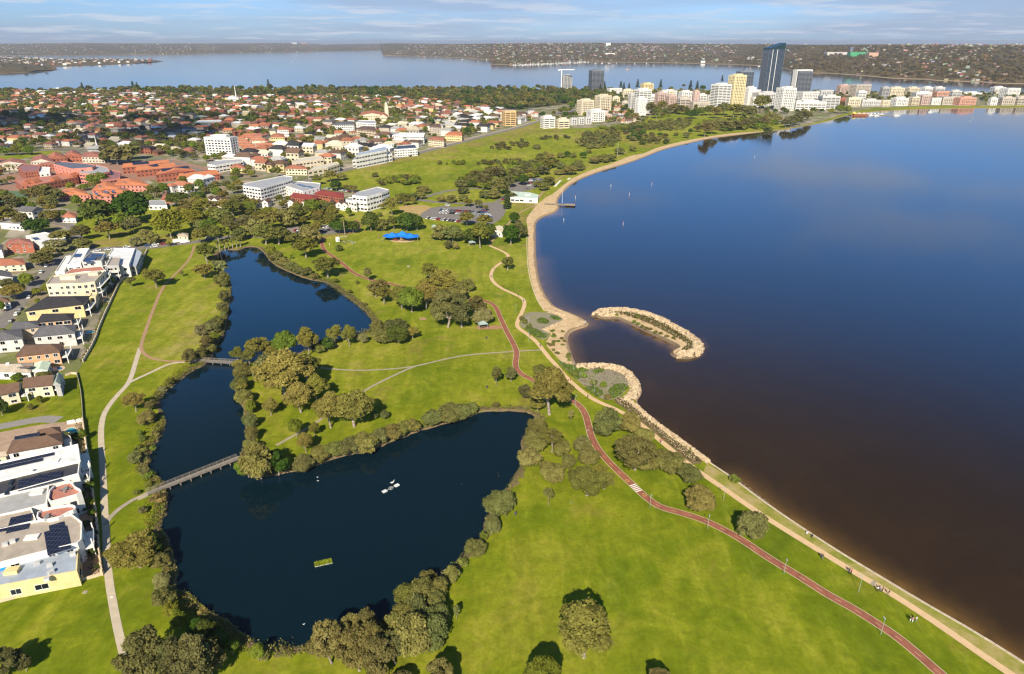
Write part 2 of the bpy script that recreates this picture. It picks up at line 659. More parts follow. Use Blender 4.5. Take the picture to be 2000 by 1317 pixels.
PAL = {
 'g': [(0.177, 0.163, 0.033), (0.213, 0.182, 0.043), (0.149, 0.150, 0.033)],
 'r': [(0.152, 0.137, 0.044), (0.134, 0.130, 0.046), (0.175, 0.156, 0.049)],
 'b': [(0.170, 0.166, 0.046), (0.199, 0.182, 0.052), (0.142, 0.150, 0.048)],
 'd': [(0.050, 0.091, 0.013), (0.064, 0.104, 0.019), (0.085, 0.111, 0.021)],
 'y': [(0.150, 0.180, 0.022), (0.185, 0.190, 0.025), (0.125, 0.165, 0.022)],
 's': [(0.156, 0.169, 0.038), (0.170, 0.143, 0.048), (0.142, 0.182, 0.028)],
 'c': [(0.170, 0.169, 0.048), (0.142, 0.143, 0.043)],
 'n': [(0.057, 0.078, 0.021), (0.050, 0.072, 0.019)],
 'p': [(0.156, 0.169, 0.033), (0.185, 0.182, 0.043)],
 'B': [(0.213, 0.202, 0.081), (0.199, 0.189, 0.076)],     # grey-green
}
TREE_NAME = {
 'g': ('gum_tree', ['tall olive gum tree with an open clumped crown', 'olive gum tree with pale limbs showing', 'spreading gum tree with gaps in its crown'], 'tree', 'gum trees over the park'),
 'r': ('sheoak_tree', ['brown-olive tree with a drooping dense crown', 'rusty olive tree with a ragged crown', 'brownish tree with a tall rough crown'], 'tree', 'brownish trees round the ponds and lawns'),
 'b': ('paperbark_tree', ['rounded olive paperbark bushy to the ground', 'low domed grey-olive paperbark', 'lumpy olive paperbark with a broad crown'], 'tree', 'bushy paperbarks on the banks and lawns'),
 'B': ('saltbush', ['silvery grey-green rounded bush'], 'bush', 'silvery bushes'),
 'd': ('fig_tree', ['dark green fig tree with a dense dome', 'broad deep green shade tree'], 'tree', 'dark green shade trees'),
 'y': ('plane_tree', ['bright yellow-green leafy tree', 'fresh green rounded tree'], 'tree', 'bright green trees'),
 's': ('shrub', ['small olive shrub', 'low dusty green shrub'], 'shrub', 'small shrubs'),
 'c': ('sapling', ['slim young tree with a small crown', 'thin sapling with a loose crown'], 'tree', 'young trees on the lawns'),
 'n': ('norfolk_pine', ['tall dark tiered norfolk pine'], 'tree', 'norfolk pines'),
 'p': ('palm_tree', ['palm with a thin pale trunk and drooping fronds'], 'palm', 'palms by the upper pond'),
}
NTREE = {}
def tree(x, y, w, h, kind, lod=0, z=0.0, solo=False, rnd=random):
 gk = {'y': 'd', 'B': 'b'}.get(kind, kind)
 nm, descs, cat, grp = TREE_NAME[kind]
 nv = 3 if lod == 0 else 2
 var = rnd.randrange(nv)
 W, H = KW[gk]
 c = list(rnd.choice(PAL[kind]))
 k = rnd.uniform(0.85, 1.18)
 c = [a * k * rnd.uniform(.94, 1.06) for a in c]
 rz = rnd.uniform(0, 2 * math.pi)
 sx = w / W
 sc = (sx * rnd.uniform(.95, 1.05), sx * rnd.uniform(.95, 1.05), h / H)
 NTREE[kind] = NTREE.get(kind, 0) + 1
 ds = rnd.choice(descs)
 if lod >= 2 or (solo and gk != 'p'):
  o = thing(nm, ds, cat, (x, y, z), merged(gk, lod, var), grp, rot=rz, scale=sc, color=c)
  return o
 o = thing(nm, ds, cat, (x, y, z), None, grp, rot=rz, scale=sc)
 pr = proto(gk, lod, var)
 link('trunk', pr[0], o)
 link('crown', pr[1], o, color=c)
 return o
def tree_field(name, label, pts, Ws, Hs, kinds, zs=None, lod=2, pal=None, cat='trees', seed=3, kmul=(1, 1, 1), thin=1):
 """many trees that read as one mass, as one mesh"""
 rng = np.random.default_rng(seed)
 VV, AA, CC = [], [], []
 for i, (p, w, h, kd) in enumerate(zip(pts, Ws, Hs, kinds)):
  gk = {'y': 'd', 'B': 'b'}.get(kd, kd)
  W, H = KW[gk]
  _, _, Q, V = proto(gk, lod, int(rng.integers(2)))
  if thin > 1:
   Q, V = Q[::thin], V[::thin]
  a = rng.uniform(0, 2 * math.pi)
  ca, sa = math.cos(a), math.sin(a)
  q = Q * np.array([w / W, w / W, h / H])
  q2 = np.empty_like(q)
  q2[..., 0] = q[..., 0] * ca - q[..., 1] * sa + p[0]
  q2[..., 1] = q[..., 0] * sa + q[..., 1] * ca + p[1]
  q2[..., 2] = q[..., 2] + (0 if zs is None else zs[i])
  VV.append(q2)
  AA.append(V)
  pl = PAL[kd] if pal is None else pal
  c = np.array(pl[int(rng.integers(len(pl)))]) * rng.uniform(.78, 1.2) * np.array(kmul)
  CC.append(np.repeat(c[None], len(V), 0))
 me = quads_mesh(name, np.concatenate(VV), [m_leaf_attr()], np.concatenate(AA), np.concatenate(CC))
 return stuff(name, me, label, cat)
# ================================================================== THE SETTING
COAST = [(2500, 1640), (2200, 1430), (2000, 1294), (1886, 1224), (1801, 1176), (1700, 1115), (1625, 1070), (1500, 987), (1431, 934), (1383, 902), (1351, 875), (1313, 848), (1276, 820), (1236, 784), (1250, 768), (1249, 753), (1241, 735), (1226, 722), (1200, 715), (1175, 713), (1140, 715), (1125, 714), (1117, 700), (1110, 680), (1105, 660), (1110, 648), (1125, 641), (1143, 636), (1149, 630), (1135, 621), (1113, 611), (1090, 603), (1075, 593), (1060, 570), (1050, 543), (1045, 505), (1044, 468), (1044, 443), (1047, 430), (1062, 421), (1085, 413), (1092, 404), (1087, 393), (1093, 382), (1103, 370), (1120, 356), (1140, 346), (1175, 333), (1216, 321), (1241, 313), (1271, 301), (1296, 291), (1333, 282), (1371, 273), (1401, 268), (1441, 263), (1476, 259), (1499, 256), (1538, 252), (1583, 244), (1613, 238), (1640, 229), (1663, 223), (1690, 220), (1713, 217), (1751, 215), (1801, 213), (1851, 212), (2000, 210), (2300, 208), (2600, 207)]
BACK = [(2600, 182), (2300, 181.5), (2000, 181), (1926, 180.5), (1718, 180), (1585, 178.5), (1450, 176.5), (1300, 175), (1000, 174), (600, 174), (250, 175), (120, 176), (0, 177.5), (-300, 181), (-1200, 187), (-1900, 200)]
EDGE = [(-1900, 420), (-1500, 1000), (-900, 1640)]
POND1 = [(426, 490), (440, 486), (466, 488), (480, 481), (500, 481), (512, 486), (523, 498), (530, 510), (550, 523), (575, 533), (600, 543), (620, 547), (640, 550), (660, 563), (680, 578), (700, 593), (718, 608), (731, 626), (736, 638), (718, 647), (698, 653), (670, 662), (630, 672), (590, 688), (540, 700), (500, 706), (470, 712), (462, 722), (464, 735), (458, 747), (466, 773), (481, 798), (484, 840), (484, 863), (470, 893), (480, 915), (500, 932), (550, 920), (595, 915), (633, 898), (680, 884), (716, 879), (738, 870), (776, 854), (813, 840), (863, 825), (911, 815), (934, 800), (1000, 799), (1033, 801), (1050, 813), (1060, 823), (1033, 840), (1022, 860), (1025, 890), (1020, 913), (1003, 938), (985, 965), (968, 990), (951, 1012), (950, 1030), (946, 1052), (930, 1066), (911, 1082), (890, 1098), (871, 1117), (845, 1140), (815, 1165), (780, 1195), (730, 1225), (680, 1248), (613, 1264), (575, 1266), (525, 1266), (501, 1261), (461, 1233), (441, 1213), (411, 1202), (391, 1185), (366, 1160), (338, 1152), (336, 1135), (341, 1117), (336, 1097), (323, 1047), (303, 1030), (321, 1001), (323, 968), (316, 941), (296, 927), (283, 920), (286, 890), (296, 870), (311, 848), (322, 823), (313, 808), (308, 790), (311, 775), (318, 765), (338, 750), (351, 738), (376, 720), (398, 712), (406, 701), (416, 681), (421, 666), (436, 651), (441, 621), (444, 593), (451, 568), (446, 540), (425, 520), (416, 503)]
POND0 = [(440, 430), (462, 424), (490, 425), (506, 431), (500, 439), (470, 442), (448, 438)]
ISLAND = [(1162, 613), (1175, 607), (1213, 604), (1251, 608), (1288, 621), (1326, 641), (1356, 658), (1373, 676), (1368, 688), (1346, 698), (1323, 697), (1313, 690), (1318, 684), (1332, 679), (1321, 671), (1288, 656), (1251, 639), (1226, 627), (1206, 619), (1188, 621), (1170, 619)]
WZ = -0.55      # water level
coast_g = chaikin(GG(COAST), 2)
back_g = GG(BACK)
pond_g = chaikin(GG(POND1), 2, True)
pond0_g = chaikin(GG(POND0), 2, True)
isl_g = chaikin(GG(ISLAND), 2, True)
land_outer = coast_g + back_g + GG(EDGE)
def sheet(poly, z, holes=()):
 me = bpy.data.meshes.new('sheet')
 loops = [[Vector((p[0], p[1], 0)) for p in q] for q in [poly] + list(holes)]
 vs = [p for q in [poly] + list(holes) for p in q]
 tris = tessellate_polygon(loops)
 fs = []
 for a, b, c in tris:
  A, B, Cc = vs[a], vs[b], vs[c]
  cr = (B[0] - A[0]) * (Cc[1] - A[1]) - (B[1] - A[1]) * (Cc[0] - A[0])
  fs.append((a, b, c) if cr > 0 else (a, c, b))
 me.from_pydata([(p[0], p[1], z) for p in vs], [], fs)
 me.update()
 return me
def ribbon_mesh(pts, width, z, closed=False, z2=None, side=0, jitter=0.0, rnd=random):
 """strip along pts; side 0 centred, +1 left only, -1 right only; z2 = height of the far edge"""
 n = len(pts)
 v, f = [], []
 for i in range(n):
  a = pts[(i - 1) % n] if (closed or i > 0) else pts[i]
  b = pts[(i + 1) % n] if (closed or i < n - 1) else pts[i]
  tx, ty = b[0] - a[0], b[1] - a[1]
  L = math.hypot(tx, ty) or 1
  nx, ny = -ty / L, tx / L
  w = width[i] if isinstance(width, (list, np.ndarray)) else width
  if jitter:
   w *= 1 + jitter * (rnd.random() - .5) * 2
  l, r = (w / 2, w / 2) if side == 0 else ((w, 0) if side > 0 else (0, w))
  p = pts[i]
  zl = z2 if (z2 is not None and side > 0) else z
  zr = z2 if (z2 is not None and side < 0) else z
  v += [(p[0] + nx * l, p[1] + ny * l, zl), (p[0] - nx * r, p[1] - ny * r, zr)]
 m = n if closed else n - 1
 for i in range(m):
  j = (i + 1) % n
  f.append((2 * i + 1, 2 * j + 1, 2 * j, 2 * i))
 me = bpy.data.meshes.new('strip')
 me.from_pydata(v, [], f)
 me.update()
 return me
def put(name, me, mat, label=None, **kw):
 me.materials.clear()
 me.materials.append(mat)
 me.name = name
 return struct(name, me, label, **kw)
# ---------------- ground materials
def grass_fn(dry=0.0, lush=1.0):
 def f(t):
  big = t.noise(t.pos, 0.011, 5, 0.6, 0.6)
  mid = t.noise(t.pos, 0.055, 6, 0.62, 1.2)
  fine = t.noise(t.pos, 1.1, 4, 0.7)
  s1 = t.math('ADD', t.math('MULTIPLY', big, 0.55), t.math('MULTIPLY', mid, 0.45))
  c = t.ramp(s1, [(0.36, (0.115 * lush, 0.165 * lush, 0.010)), (0.44, (0.190, 0.240, 0.011)), (0.51, (0.275, 0.300, 0.018)), (0.58, (0.350, 0.335, 0.036)), (0.66, (0.410, 0.335, 0.085))])
  straw = t.noise(t.pos, 0.034, 8, 0.70, 0.6)
  sf = t.maprange(straw, 0.55 - dry, 0.70 - dry * .7, 0, 0.85, True)
  c = t.mix(sf, c, (0.33, 0.225, 0.060))
  mp = t.add('ShaderNodeMapping')
  t.l.new(t.pos, mp.inputs[0])
  mp.inputs['Scale'].default_value = (1.0, 0.22, 1.0)
  mp.inputs['Rotation'].default_value = (0, 0, R(38))
  streak = t.noise(mp.outputs[0], 0.20, 5, 0.65, 0.3)
  c = t.mix(t.maprange(streak, 0.40, 0.62, 0.38, 0.0), c, (0.085, 0.120, 0.004))
  c = t.mix(t.maprange(streak, 0.55, 0.70, 0.0, 0.35), c, (0.34, 0.31, 0.05))
  tuft = t.noise(t.pos, 0.35, 5, 0.7, 0.5)
  c = t.mix(t.maprange(tuft, 0.35, 0.65, 0.45, 0.0), c, (0.065, 0.085, 0.003))
  c = t.mix(t.maprange(fine, 0.3, 0.7, 0.30, 0.0), c, (0.07, 0.09, 0.012))
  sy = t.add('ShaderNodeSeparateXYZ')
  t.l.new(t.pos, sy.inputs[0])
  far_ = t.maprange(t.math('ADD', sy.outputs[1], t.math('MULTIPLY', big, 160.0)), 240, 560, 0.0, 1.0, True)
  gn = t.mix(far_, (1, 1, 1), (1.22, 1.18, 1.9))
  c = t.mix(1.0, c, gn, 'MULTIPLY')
  return principled(t, c, 1.0, 0.0, 0, bump(t, tuft, 0.3, 0.3))
 return f
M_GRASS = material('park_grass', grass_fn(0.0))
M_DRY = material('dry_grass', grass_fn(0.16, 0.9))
def suburb_fn(t):
 n = t.noise(t.pos, 0.06, 4, 0.6)
 v = t.add('ShaderNodeTexVoronoi')
 t.l.new(t.pos, v.inputs['Vector'])
 v.inputs['Scale'].default_value = 0.07
 hs = t.add('ShaderNodeSeparateColor')
 t.l.new(v.outputs['Color'], hs.inputs[0])
 c = t.ramp(hs.outputs[0], [(0.0, (0.28, 0.24, 0.18)), (0.30, (0.40, 0.35, 0.27)), (0.5, (0.16, 0.19, 0.04)), (0.75, (0.14, 0.16, 0.04)), (1.0, (0.32, 0.23, 0.16))])
 nd = t.math('MULTIPLY', t.noise(t.pos, 0.5, 4), 1.0)
 c = t.mix(t.maprange(n, 0.45, 0.7, 0.0, 0.8), c, (0.09, 0.10, 0.04))
 c = t.mix(t.maprange(nd, 0.4, 0.7, 0.0, 0.5), c, (0.25, 0.21, 0.17))
 return principled(t, c, 0.9, 0.1)
M_SUB = material('suburb_yards', suburb_fn)
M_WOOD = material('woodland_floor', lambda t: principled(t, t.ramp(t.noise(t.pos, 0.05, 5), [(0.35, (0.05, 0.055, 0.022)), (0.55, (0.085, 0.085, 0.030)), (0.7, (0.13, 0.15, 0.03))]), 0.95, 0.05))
M_SAND = material('sand', lambda t: principled(t, t.ramp(t.noise(t.pos, 0.25, 6, 0.65), [(0.3, (0.40, 0.28, 0.15)), (0.5, (0.54, 0.39, 0.22)), (0.7, (0.62, 0.48, 0.30))]), 0.95, 0.05, 0, bump(t, t.noise(t.pos, 1.5, 4), 0.3, 0.15)))
M_SOIL = material('bank_soil', lambda t: principled(t, t.ramp(t.noise(t.pos, 0.5, 5, 0.7), [(0.32, (0.10, 0.07, 0.04)), (0.5, (0.20, 0.14, 0.08)), (0.62, (0.12, 0.13, 0.03)), (0.75, (0.26, 0.19, 0.12))]), 0.95, 0.05))
M_CONC = m_flat('pale_concrete', (0.50, 0.42, 0.31), 0.85, 0.15, 0.10, 0.5)
M_CONC2 = m_flat('grey_concrete', (0.34, 0.29, 0.22), 0.9, 0.15, 0.15, 0.5)
M_LIME = m_flat('limestone_path', (0.60, 0.42, 0.24), 0.9, 0.1, 0.08, 0.6)
M_RED = m_flat('red_asphalt', (0.270, 0.105, 0.066), 0.95, 0.05, 0.22, 0.35)
M_ASPH = m_flat('asphalt', (0.20, 0.18, 0.16), 0.9, 0.15, 0.15, 0.4)
M_WHITE = m_flat('white_paint', (0.78, 0.76, 0.70), 0.7, 0.2, 0.08, 2.0)
M_YEL = m_flat('faded_yellow_paint', (0.62, 0.40, 0.10), 0.8, 0.2, 0.2, 2.0)
M_KERB = m_flat('kerb_stone', (0.60, 0.50, 0.33), 0.85, 0.15, 0.12, 0.8)
M_GREYSAND = material('grey_dune_soil', lambda t: principled(t, t.ramp(t.noise(t.pos, 0.22, 6, 0.7), [(0.32, (0.20, 0.17, 0.12)), (0.5, (0.27, 0.235, 0.165)), (0.7, (0.20, 0.21, 0.08))]), 0.95, 0.05))
M_FORE = material('dirt_track', lambda t: principled(t, t.ramp(t.noise(t.pos, 0.3, 5, 0.6), [(0.3, (0.30, 0.20, 0.11)), (0.7, (0.42, 0.29, 0.17))]), 0.95, 0.05))
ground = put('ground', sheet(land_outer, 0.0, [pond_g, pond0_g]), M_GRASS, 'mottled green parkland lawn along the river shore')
# ---------------- water
def water_fn(deep, shallow, rough, bscale, bstr, waves):
 def f(t):
  at = t.add('ShaderNodeAttribute', attribute_name='shallow').outputs['Fac']
  n = t.noise(t.pos, 0.06, 4, 0.6)
  a = t.math('MULTIPLY', at, t.maprange(n, 0.3, 0.7, 0.8, 1.15))
  mid = tuple(deep[i] * .55 + shallow[i] * .24 for i in range(3))
  c = t.ramp(a, [(0.0, deep), (0.40, mid), (1.0, shallow)])
  mp = t.add('ShaderNodeMapping')
  t.l.new(t.pos, mp.inputs[0])
  mp.inputs['Scale'].default_value = (0.35, 1.0, 1.0)
  mp.inputs['Rotation'].default_value = (0, 0, R(-12))
  w = t.noise(mp.outputs[0], bscale, 3, 0.55, 0.4)
  patch = t.maprange(t.noise(t.pos, 0.006, 3, 0.6), 0.42, 0.62, 0.15, 1.0, True)
  b = t.add('ShaderNodeBump')
  b.inputs['Distance'].default_value = waves
  t.l.new(w, b.inputs['Height'])
  sp = t.add('ShaderNodeSeparateXYZ')
  t.l.new(t.pos, sp.inputs[0])
  patch = t.math('MULTIPLY', patch, t.maprange(sp.outputs[1], 260, 480, 1.0, 0.10))
  t.l.new(t.math('MULTIPLY', patch, bstr), b.inputs['Strength'])
  bs = t.add('ShaderNodeBsdfPrincipled')
  t.l.new(c, bs.inputs['Base Color'])
  bs.inputs['Roughness'].default_value = rough
  bs.inputs['IOR'].default_value = 1.333
  t.l.new(b.outputs[0], bs.inputs['Normal'])
  return bs.outputs[0]
 return f
M_RIVER = material('river_water', water_fn((0.0110, 0.0070, 0.0055), (0.270, 0.150, 0.042), 0.07, 0.7, 0.16, 0.11))
M_POND = material('pond_water', water_fn((0.0025, 0.0115, 0.0180), (0.045, 0.035, 0.020), 0.05, 1.2, 0.05, 0.06))
def river():
 xs = np.concatenate([[-300000, -80000, -20000, -7000, -3000, -1200, -400], np.arange(-60, 430, 4.5), [440, 480, 560, 700, 1000, 1600, 3000, 7000, 20000, 80000, 300000]])
 ys = np.concatenate([[-4000, -500, 0, 40], np.arange(60, 560, 4.5), [575, 600, 640, 700, 780, 900, 1100, 1400, 2000, 3500, 7000, 15000, 40000, 120000, 350000]])
 X, Y = np.meshgrid(xs, ys)
 pts = np.stack([X.ravel(), Y.ravel()], 1)
 sh = np.zeros(len(pts))
 near = (pts[:, 0] > -70) & (pts[:, 0] < 450) & (pts[:, 1] > 30) & (pts[:, 1] < 600)
 q = pts[near]
 s = np.zeros(len(q))
 def addl(line, width, peak):
  d = seg_dist(q, np.array(line))
  np.maximum(s, peak * np.clip(1 - d / width, 0, 1) ** 1.4, out=s)
 addl(GG(COAST[0:9]), 13, 0.70)
 addl(GG(COAST[0:14]), 190, 0.15)
 addl(GG(COAST[8:13]), 6.0, 0.32)
 addl(GG([(1262, 740), (1275, 760), (1290, 770)]), 13, 0.22)
 addl(GG(COAST[21:29]), 9, 0.75)
 addl(GG(COAST[28:36]), 15, 0.62)
 addl(GG(COAST[35:44]), 4, 0.5)
 addl(GG([(1060, 421), (1086, 416)]), 14, 0.7)
 addl(GG([(1200, 621), (1226, 629), (1251, 643), (1288, 660), (1318, 676)]), 8, 0.8)
 addl(GG(ISLAND + ISLAND[:1]), 2.5, 0.7)
 sh[near] = s
 ny, nx = X.shape
 idx = np.arange(ny * nx).reshape(ny, nx)
 F = np.stack([idx[:-1, :-1], idx[:-1, 1:], idx[1:, 1:], idx[1:, :-1]], -1).reshape(-1, 4)
 me = bpy.data.meshes.new('river')
 me.vertices.add(len(pts))
 me.vertices.foreach_set('co', np.column_stack([pts, np.full(len(pts), WZ)]).astype(np.float32).ravel())
 me.loops.add(F.size)
 me.loops.foreach_set('vertex_index', F.astype(np.int32).ravel())
 me.polygons.add(len(F))
 me.polygons.foreach_set('loop_start', np.arange(0, F.size, 4, dtype=np.int32))
 me.polygons.foreach_set('loop_total', np.full(len(F), 4, np.int32))
 me.update(calc_edges=True)
 a = me.attributes.new('shallow', 'FLOAT', 'POINT')
 a.data.foreach_set('value', sh.astype(np.float32))
 put('river', me, M_RIVER, 'wide calm river reaching to the ocean horizon')
river()
def pond(name, poly, label):
 """water sheet with a shallow rim, slightly above the river level"""
 big = chaikin(poly, 0, True)
 me = sheet(big, WZ + 0.06)
 pts = np.array([(v.co.x, v.co.y) for v in me.vertices])
 a = me.attributes.new('shallow', 'FLOAT', 'POINT')
 a.data.foreach_set('value', np.zeros(len(pts), np.float32))
 put(name, me, M_POND, label)
pond('pond', pond_g, 'dark blue park pond with two arms crossed by footbridges')
pond('pond', pond0_g, 'small pond among trees behind the car park road')
# banks falling into the water
rb = random.Random(5)
put('pond_bank', ribbon_mesh(pond_g[::-1], 1.3, 0.0, True, -0.75, 1, 0.4, rb), M_SOIL)
put('pond_bank', ribbon_mesh(pond0_g[::-1], 1.3, 0.0, True, -0.75, 1, 0.4, rb), M_SOIL)
put('bank_path', ribbon_mesh(pond_g[::-1], 1.5, 0.02, True, None, -1, 0.9, rb), M_SOIL)
ci = len(chaikin(GG(COAST[:10]), 2))
M_WET = m_flat('wet_sand', (.30, .205, .115), .6, .3, .15, .6)
put('river_bank', ribbon_mesh(coast_g, 1.3, 0.0, False, -0.9, -1), M_WET)
put('back_shore', ribbon_mesh(back_g, 14, 0.03, False, None, 1), M_SAND)
put('back_shore', ribbon_mesh(back_g, 4, 0.03, False, -0.9, -1), M_SAND)
# ---------------- overlay regions
def region(name, px, z, mat, label=None, smooth=2):
 return put(name, sheet(chaikin(GG(px), smooth, True), z), mat, label)
SUB_MAIN = [(-1500, 184), (150, 177), (480, 186), (740, 187), (860, 196), (960, 215), (1053, 236), (1000, 251), (938, 266), (876, 283), (801, 301), (713, 321), (630, 341), (600, 352), (640, 375), (700, 372), (770, 385), (765, 403), (640, 412), (480, 408), (420, 402), (380, 392), (320, 405), (230, 396), (160, 402), (145, 440), (150, 470), (-30, 500), (-1500, 470)]
region('suburb_ground', SUB_MAIN, 0.03, M_SUB, 'yards and lanes between the suburban houses', 1)
SUB_WEST = [(-900, 450), (130, 462), (180, 486), (287, 489), (273, 520), (251, 540), (236, 547), (221, 580), (195, 636), (185, 668), (163, 708), (148, 732), (-900, 790)]
region('suburb_ground', SUB_WEST, 0.06, M_SUB, 'yards of the big houses facing the lawn', 0)
SUB_LOW = [(-700, 860), (60, 820), (163, 826), (170, 875), (175, 926), (183, 976), (190, 1026), (193, 1075), (200, 1123), (100, 1150), (0, 1178), (-900, 1380)]
region('paved_yard', SUB_LOW, 0.06, m_flat('yard_paving', (0.38, 0.27, 0.19), 0.9, 0.1, 0.2, 0.4), 'brick paved yards of the lowest row of houses', 0)
SUB_TOWER = [(1053, 236), (960, 214), (1020, 205), (1110, 196), (1140, 180), (1300, 177), (1500, 178.5), (1720, 181), (2000, 182), (2600, 184), (2600, 204), (2000, 206), (1800, 208), (1700, 212), (1650, 222), (1600, 238), (1545, 250), (1520, 240), (1480, 222), (1420, 215), (1360, 212), (1270, 226), (1240, 246), (1180, 248), (1110, 252), (1080, 246)]
region('suburb_ground', SUB_TOWER, 0.03, M_SUB, 'streets and yards among the apartment towers', 0)
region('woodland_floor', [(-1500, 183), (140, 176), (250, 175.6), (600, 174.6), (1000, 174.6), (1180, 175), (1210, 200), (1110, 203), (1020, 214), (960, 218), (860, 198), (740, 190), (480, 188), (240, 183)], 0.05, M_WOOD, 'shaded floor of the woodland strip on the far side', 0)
region('dry_lawn', [(165, 470), (180, 486), (288, 484), (330, 470), (400, 466), (360, 455), (300, 458), (250, 452), (180, 455)], 0.04, M_DRY, 'straw coloured lawn by the upper car row')
region('dry_lawn', [(630, 346), (713, 326), (801, 306), (876, 288), (938, 271), (1000, 256), (1053, 240), (1120, 258), (1060, 262), (1000, 272), (900, 293), (800, 314), (700, 338), (640, 352)], 0.03, M_DRY, 'dry verge between the road and the far lawn', 1)
region('dry_lawn', [(770, 404), (815, 400), (850, 404), (822, 421), (800, 440), (780, 436), (800, 418)], 0.04, material('straw', lambda t: principled(t, t.ramp(t.noise(t.pos, 0.2, 5), [(0.3, (0.36, 0.25, 0.09)), (0.7, (0.45, 0.33, 0.15))]), 0.95, 0.05)), 'bare straw patch beside the car park')
region('dry_lawn', [(985, 395), (1045, 397), (1048, 402), (1028, 425), (1025, 445), (1005, 430), (995, 410)], 0.04, M_DRY, 'dry grass before the clubhouse')
region('dry_lawn', [(1110, 255), (1240, 258), (1330, 270), (1300, 285), (1240, 290), (1200, 275), (1140, 268)], 0.03, M_DRY, 'dry grass between the far clumps')
region('dry_lawn', [(1381, 906), (1431, 936), (1500, 989), (1625, 1072), (1700, 1117), (1801, 1178), (1886, 1226), (2000, 1296), (2200, 1433), (2070, 1383), (1974, 1317), (1926, 1285), (1851, 1232), (1776, 1182), (1675, 1122), (1563, 1053), (1451, 981), (1371, 926)], 0.02, material('verge_grass', lambda t: principled(t, t.ramp(t.noise(t.pos, 0.16, 7, 0.7), [(0.32, (0.15, 0.18, 0.02)), (0.45, (0.25, 0.24, 0.05)), (0.56, (0.34, 0.28, 0.10)), (0.70, (0.40, 0.31, 0.17))]), 1.0, 0.0)), 'thin dry grass between the seawall and the promenade', 0)
region('school_oval', [(-200, 322), (0, 318), (60, 308), (110, 300), (125, 297), (100, 294), (60, 297), (0, 306), (-200, 316)], 0.08, M_GRASS, 'green school oval at the left edge')
region('sports_court', [(-100, 402), (0, 397), (62, 384), (60, 378), (30, 373), (0, 376), (-100, 382)], 0.08, m_flat('green_court', (0.10, 0.17, 0.10), 0.9, 0.1), 'green sports court beside the school', 0)
region('school_yard', [(0, 376), (30, 371), (70, 373), (118, 366), (160, 356), (200, 362), (300, 352), (430, 345), (440, 335), (340, 312), (200, 318), (60, 330), (0, 345)], 0.07, m_flat('school_paving', (0.30, 0.18, 0.13), 0.9, 0.1, 0.2), 'reddish paved grounds round the school', 0)
region('villa_lawn', [(-500, 830), (-200, 800), (-40, 795), (60, 780), (110, 770), (140, 733), (152, 735), (156, 775), (160, 822), (110, 826), (60, 833), (0, 845), (-400, 880)], 0.09, M_GRASS, 'striped lawn beside the twin cream villas', 0)
put('driveway', ribbon_mesh(chaikin(GG([(-300, 870), (-60, 846), (30, 828), (85, 818), (115, 821)]), 2), 5.0, 0.11), m_flat('driveway_grey', (0.26, 0.24, 0.22)), 'grey curving driveway through the villa lawn')
# ---------------- sand and dunes
BEACH_N = COAST[30:58]
BIN = [(1489, 256.5), (1426, 260.5), (1376, 268), (1326, 277.5), (1281, 289), (1256, 301), (1231, 304), (1195, 320), (1158, 331), (1126, 344), (1104, 358), (1082, 378), (1066, 386), (1046, 402), (1033, 418), (1027, 430), (1031, 443), (1031, 480), (1032, 518), (1039, 555), (1050, 588), (1064, 608)]
def region2(name, outer, inner, z, mat, label):
 poly = chaikin(GG(outer), 2) + chaikin(GG(inner), 2)
 put(name, sheet(poly, z), mat, label)
region2('beach', BEACH_N, BIN, 0.025, M_SAND, 'narrow sandy beach curving along the river')
region2('beach', COAST[21:32], [(1074, 607), (1066, 612), (1080, 616), (1098, 622), (1100, 629), (1085, 636), (1062, 642), (1060, 646), (1078, 652), (1072, 660), (1064, 672), (1080, 690), (1096, 706), (1108, 716)], 0.03, M_SAND, 'sandy spit and dune slope between the two scrub plots')
region('dune_scrub_ground', [(1026, 610), (1064, 610), (1085, 614), (1099, 622), (1102, 629), (1085, 637), (1060, 645), (1075, 652), (1068, 664), (1050, 662), (1030, 646), (1014, 636), (1020, 622)], 0.045, M_GREYSAND, 'grey scrubby plot behind the spit', 1)
region('dune_scrub_ground', [(1085, 702), (1110, 713), (1140, 717), (1175, 716), (1200, 719), (1222, 728), (1229, 745), (1226, 760), (1213, 773), (1197, 781), (1180, 782), (1160, 770), (1130, 745), (1105, 722)], 0.045, M_GREYSAND, 'grey scrubby plot inside the rock bulb', 1)
region('planting_bed', [(1196, 782), (1213, 774), (1232, 786), (1274, 826), (1310, 854), (1348, 881), (1378, 903), (1352, 908), (1336, 894), (1310, 871), (1275, 842), (1245, 818), (1215, 796)], 0.04, M_SOIL, 'planted embankment along the promenade', 1)
put('wet_sand', ribbon_mesh(chaikin(GG(COAST[21:58]), 2), 1.0, 0.06, False, None, 1, .5, rb), M_WET, 'darker wet sand along the waterline')
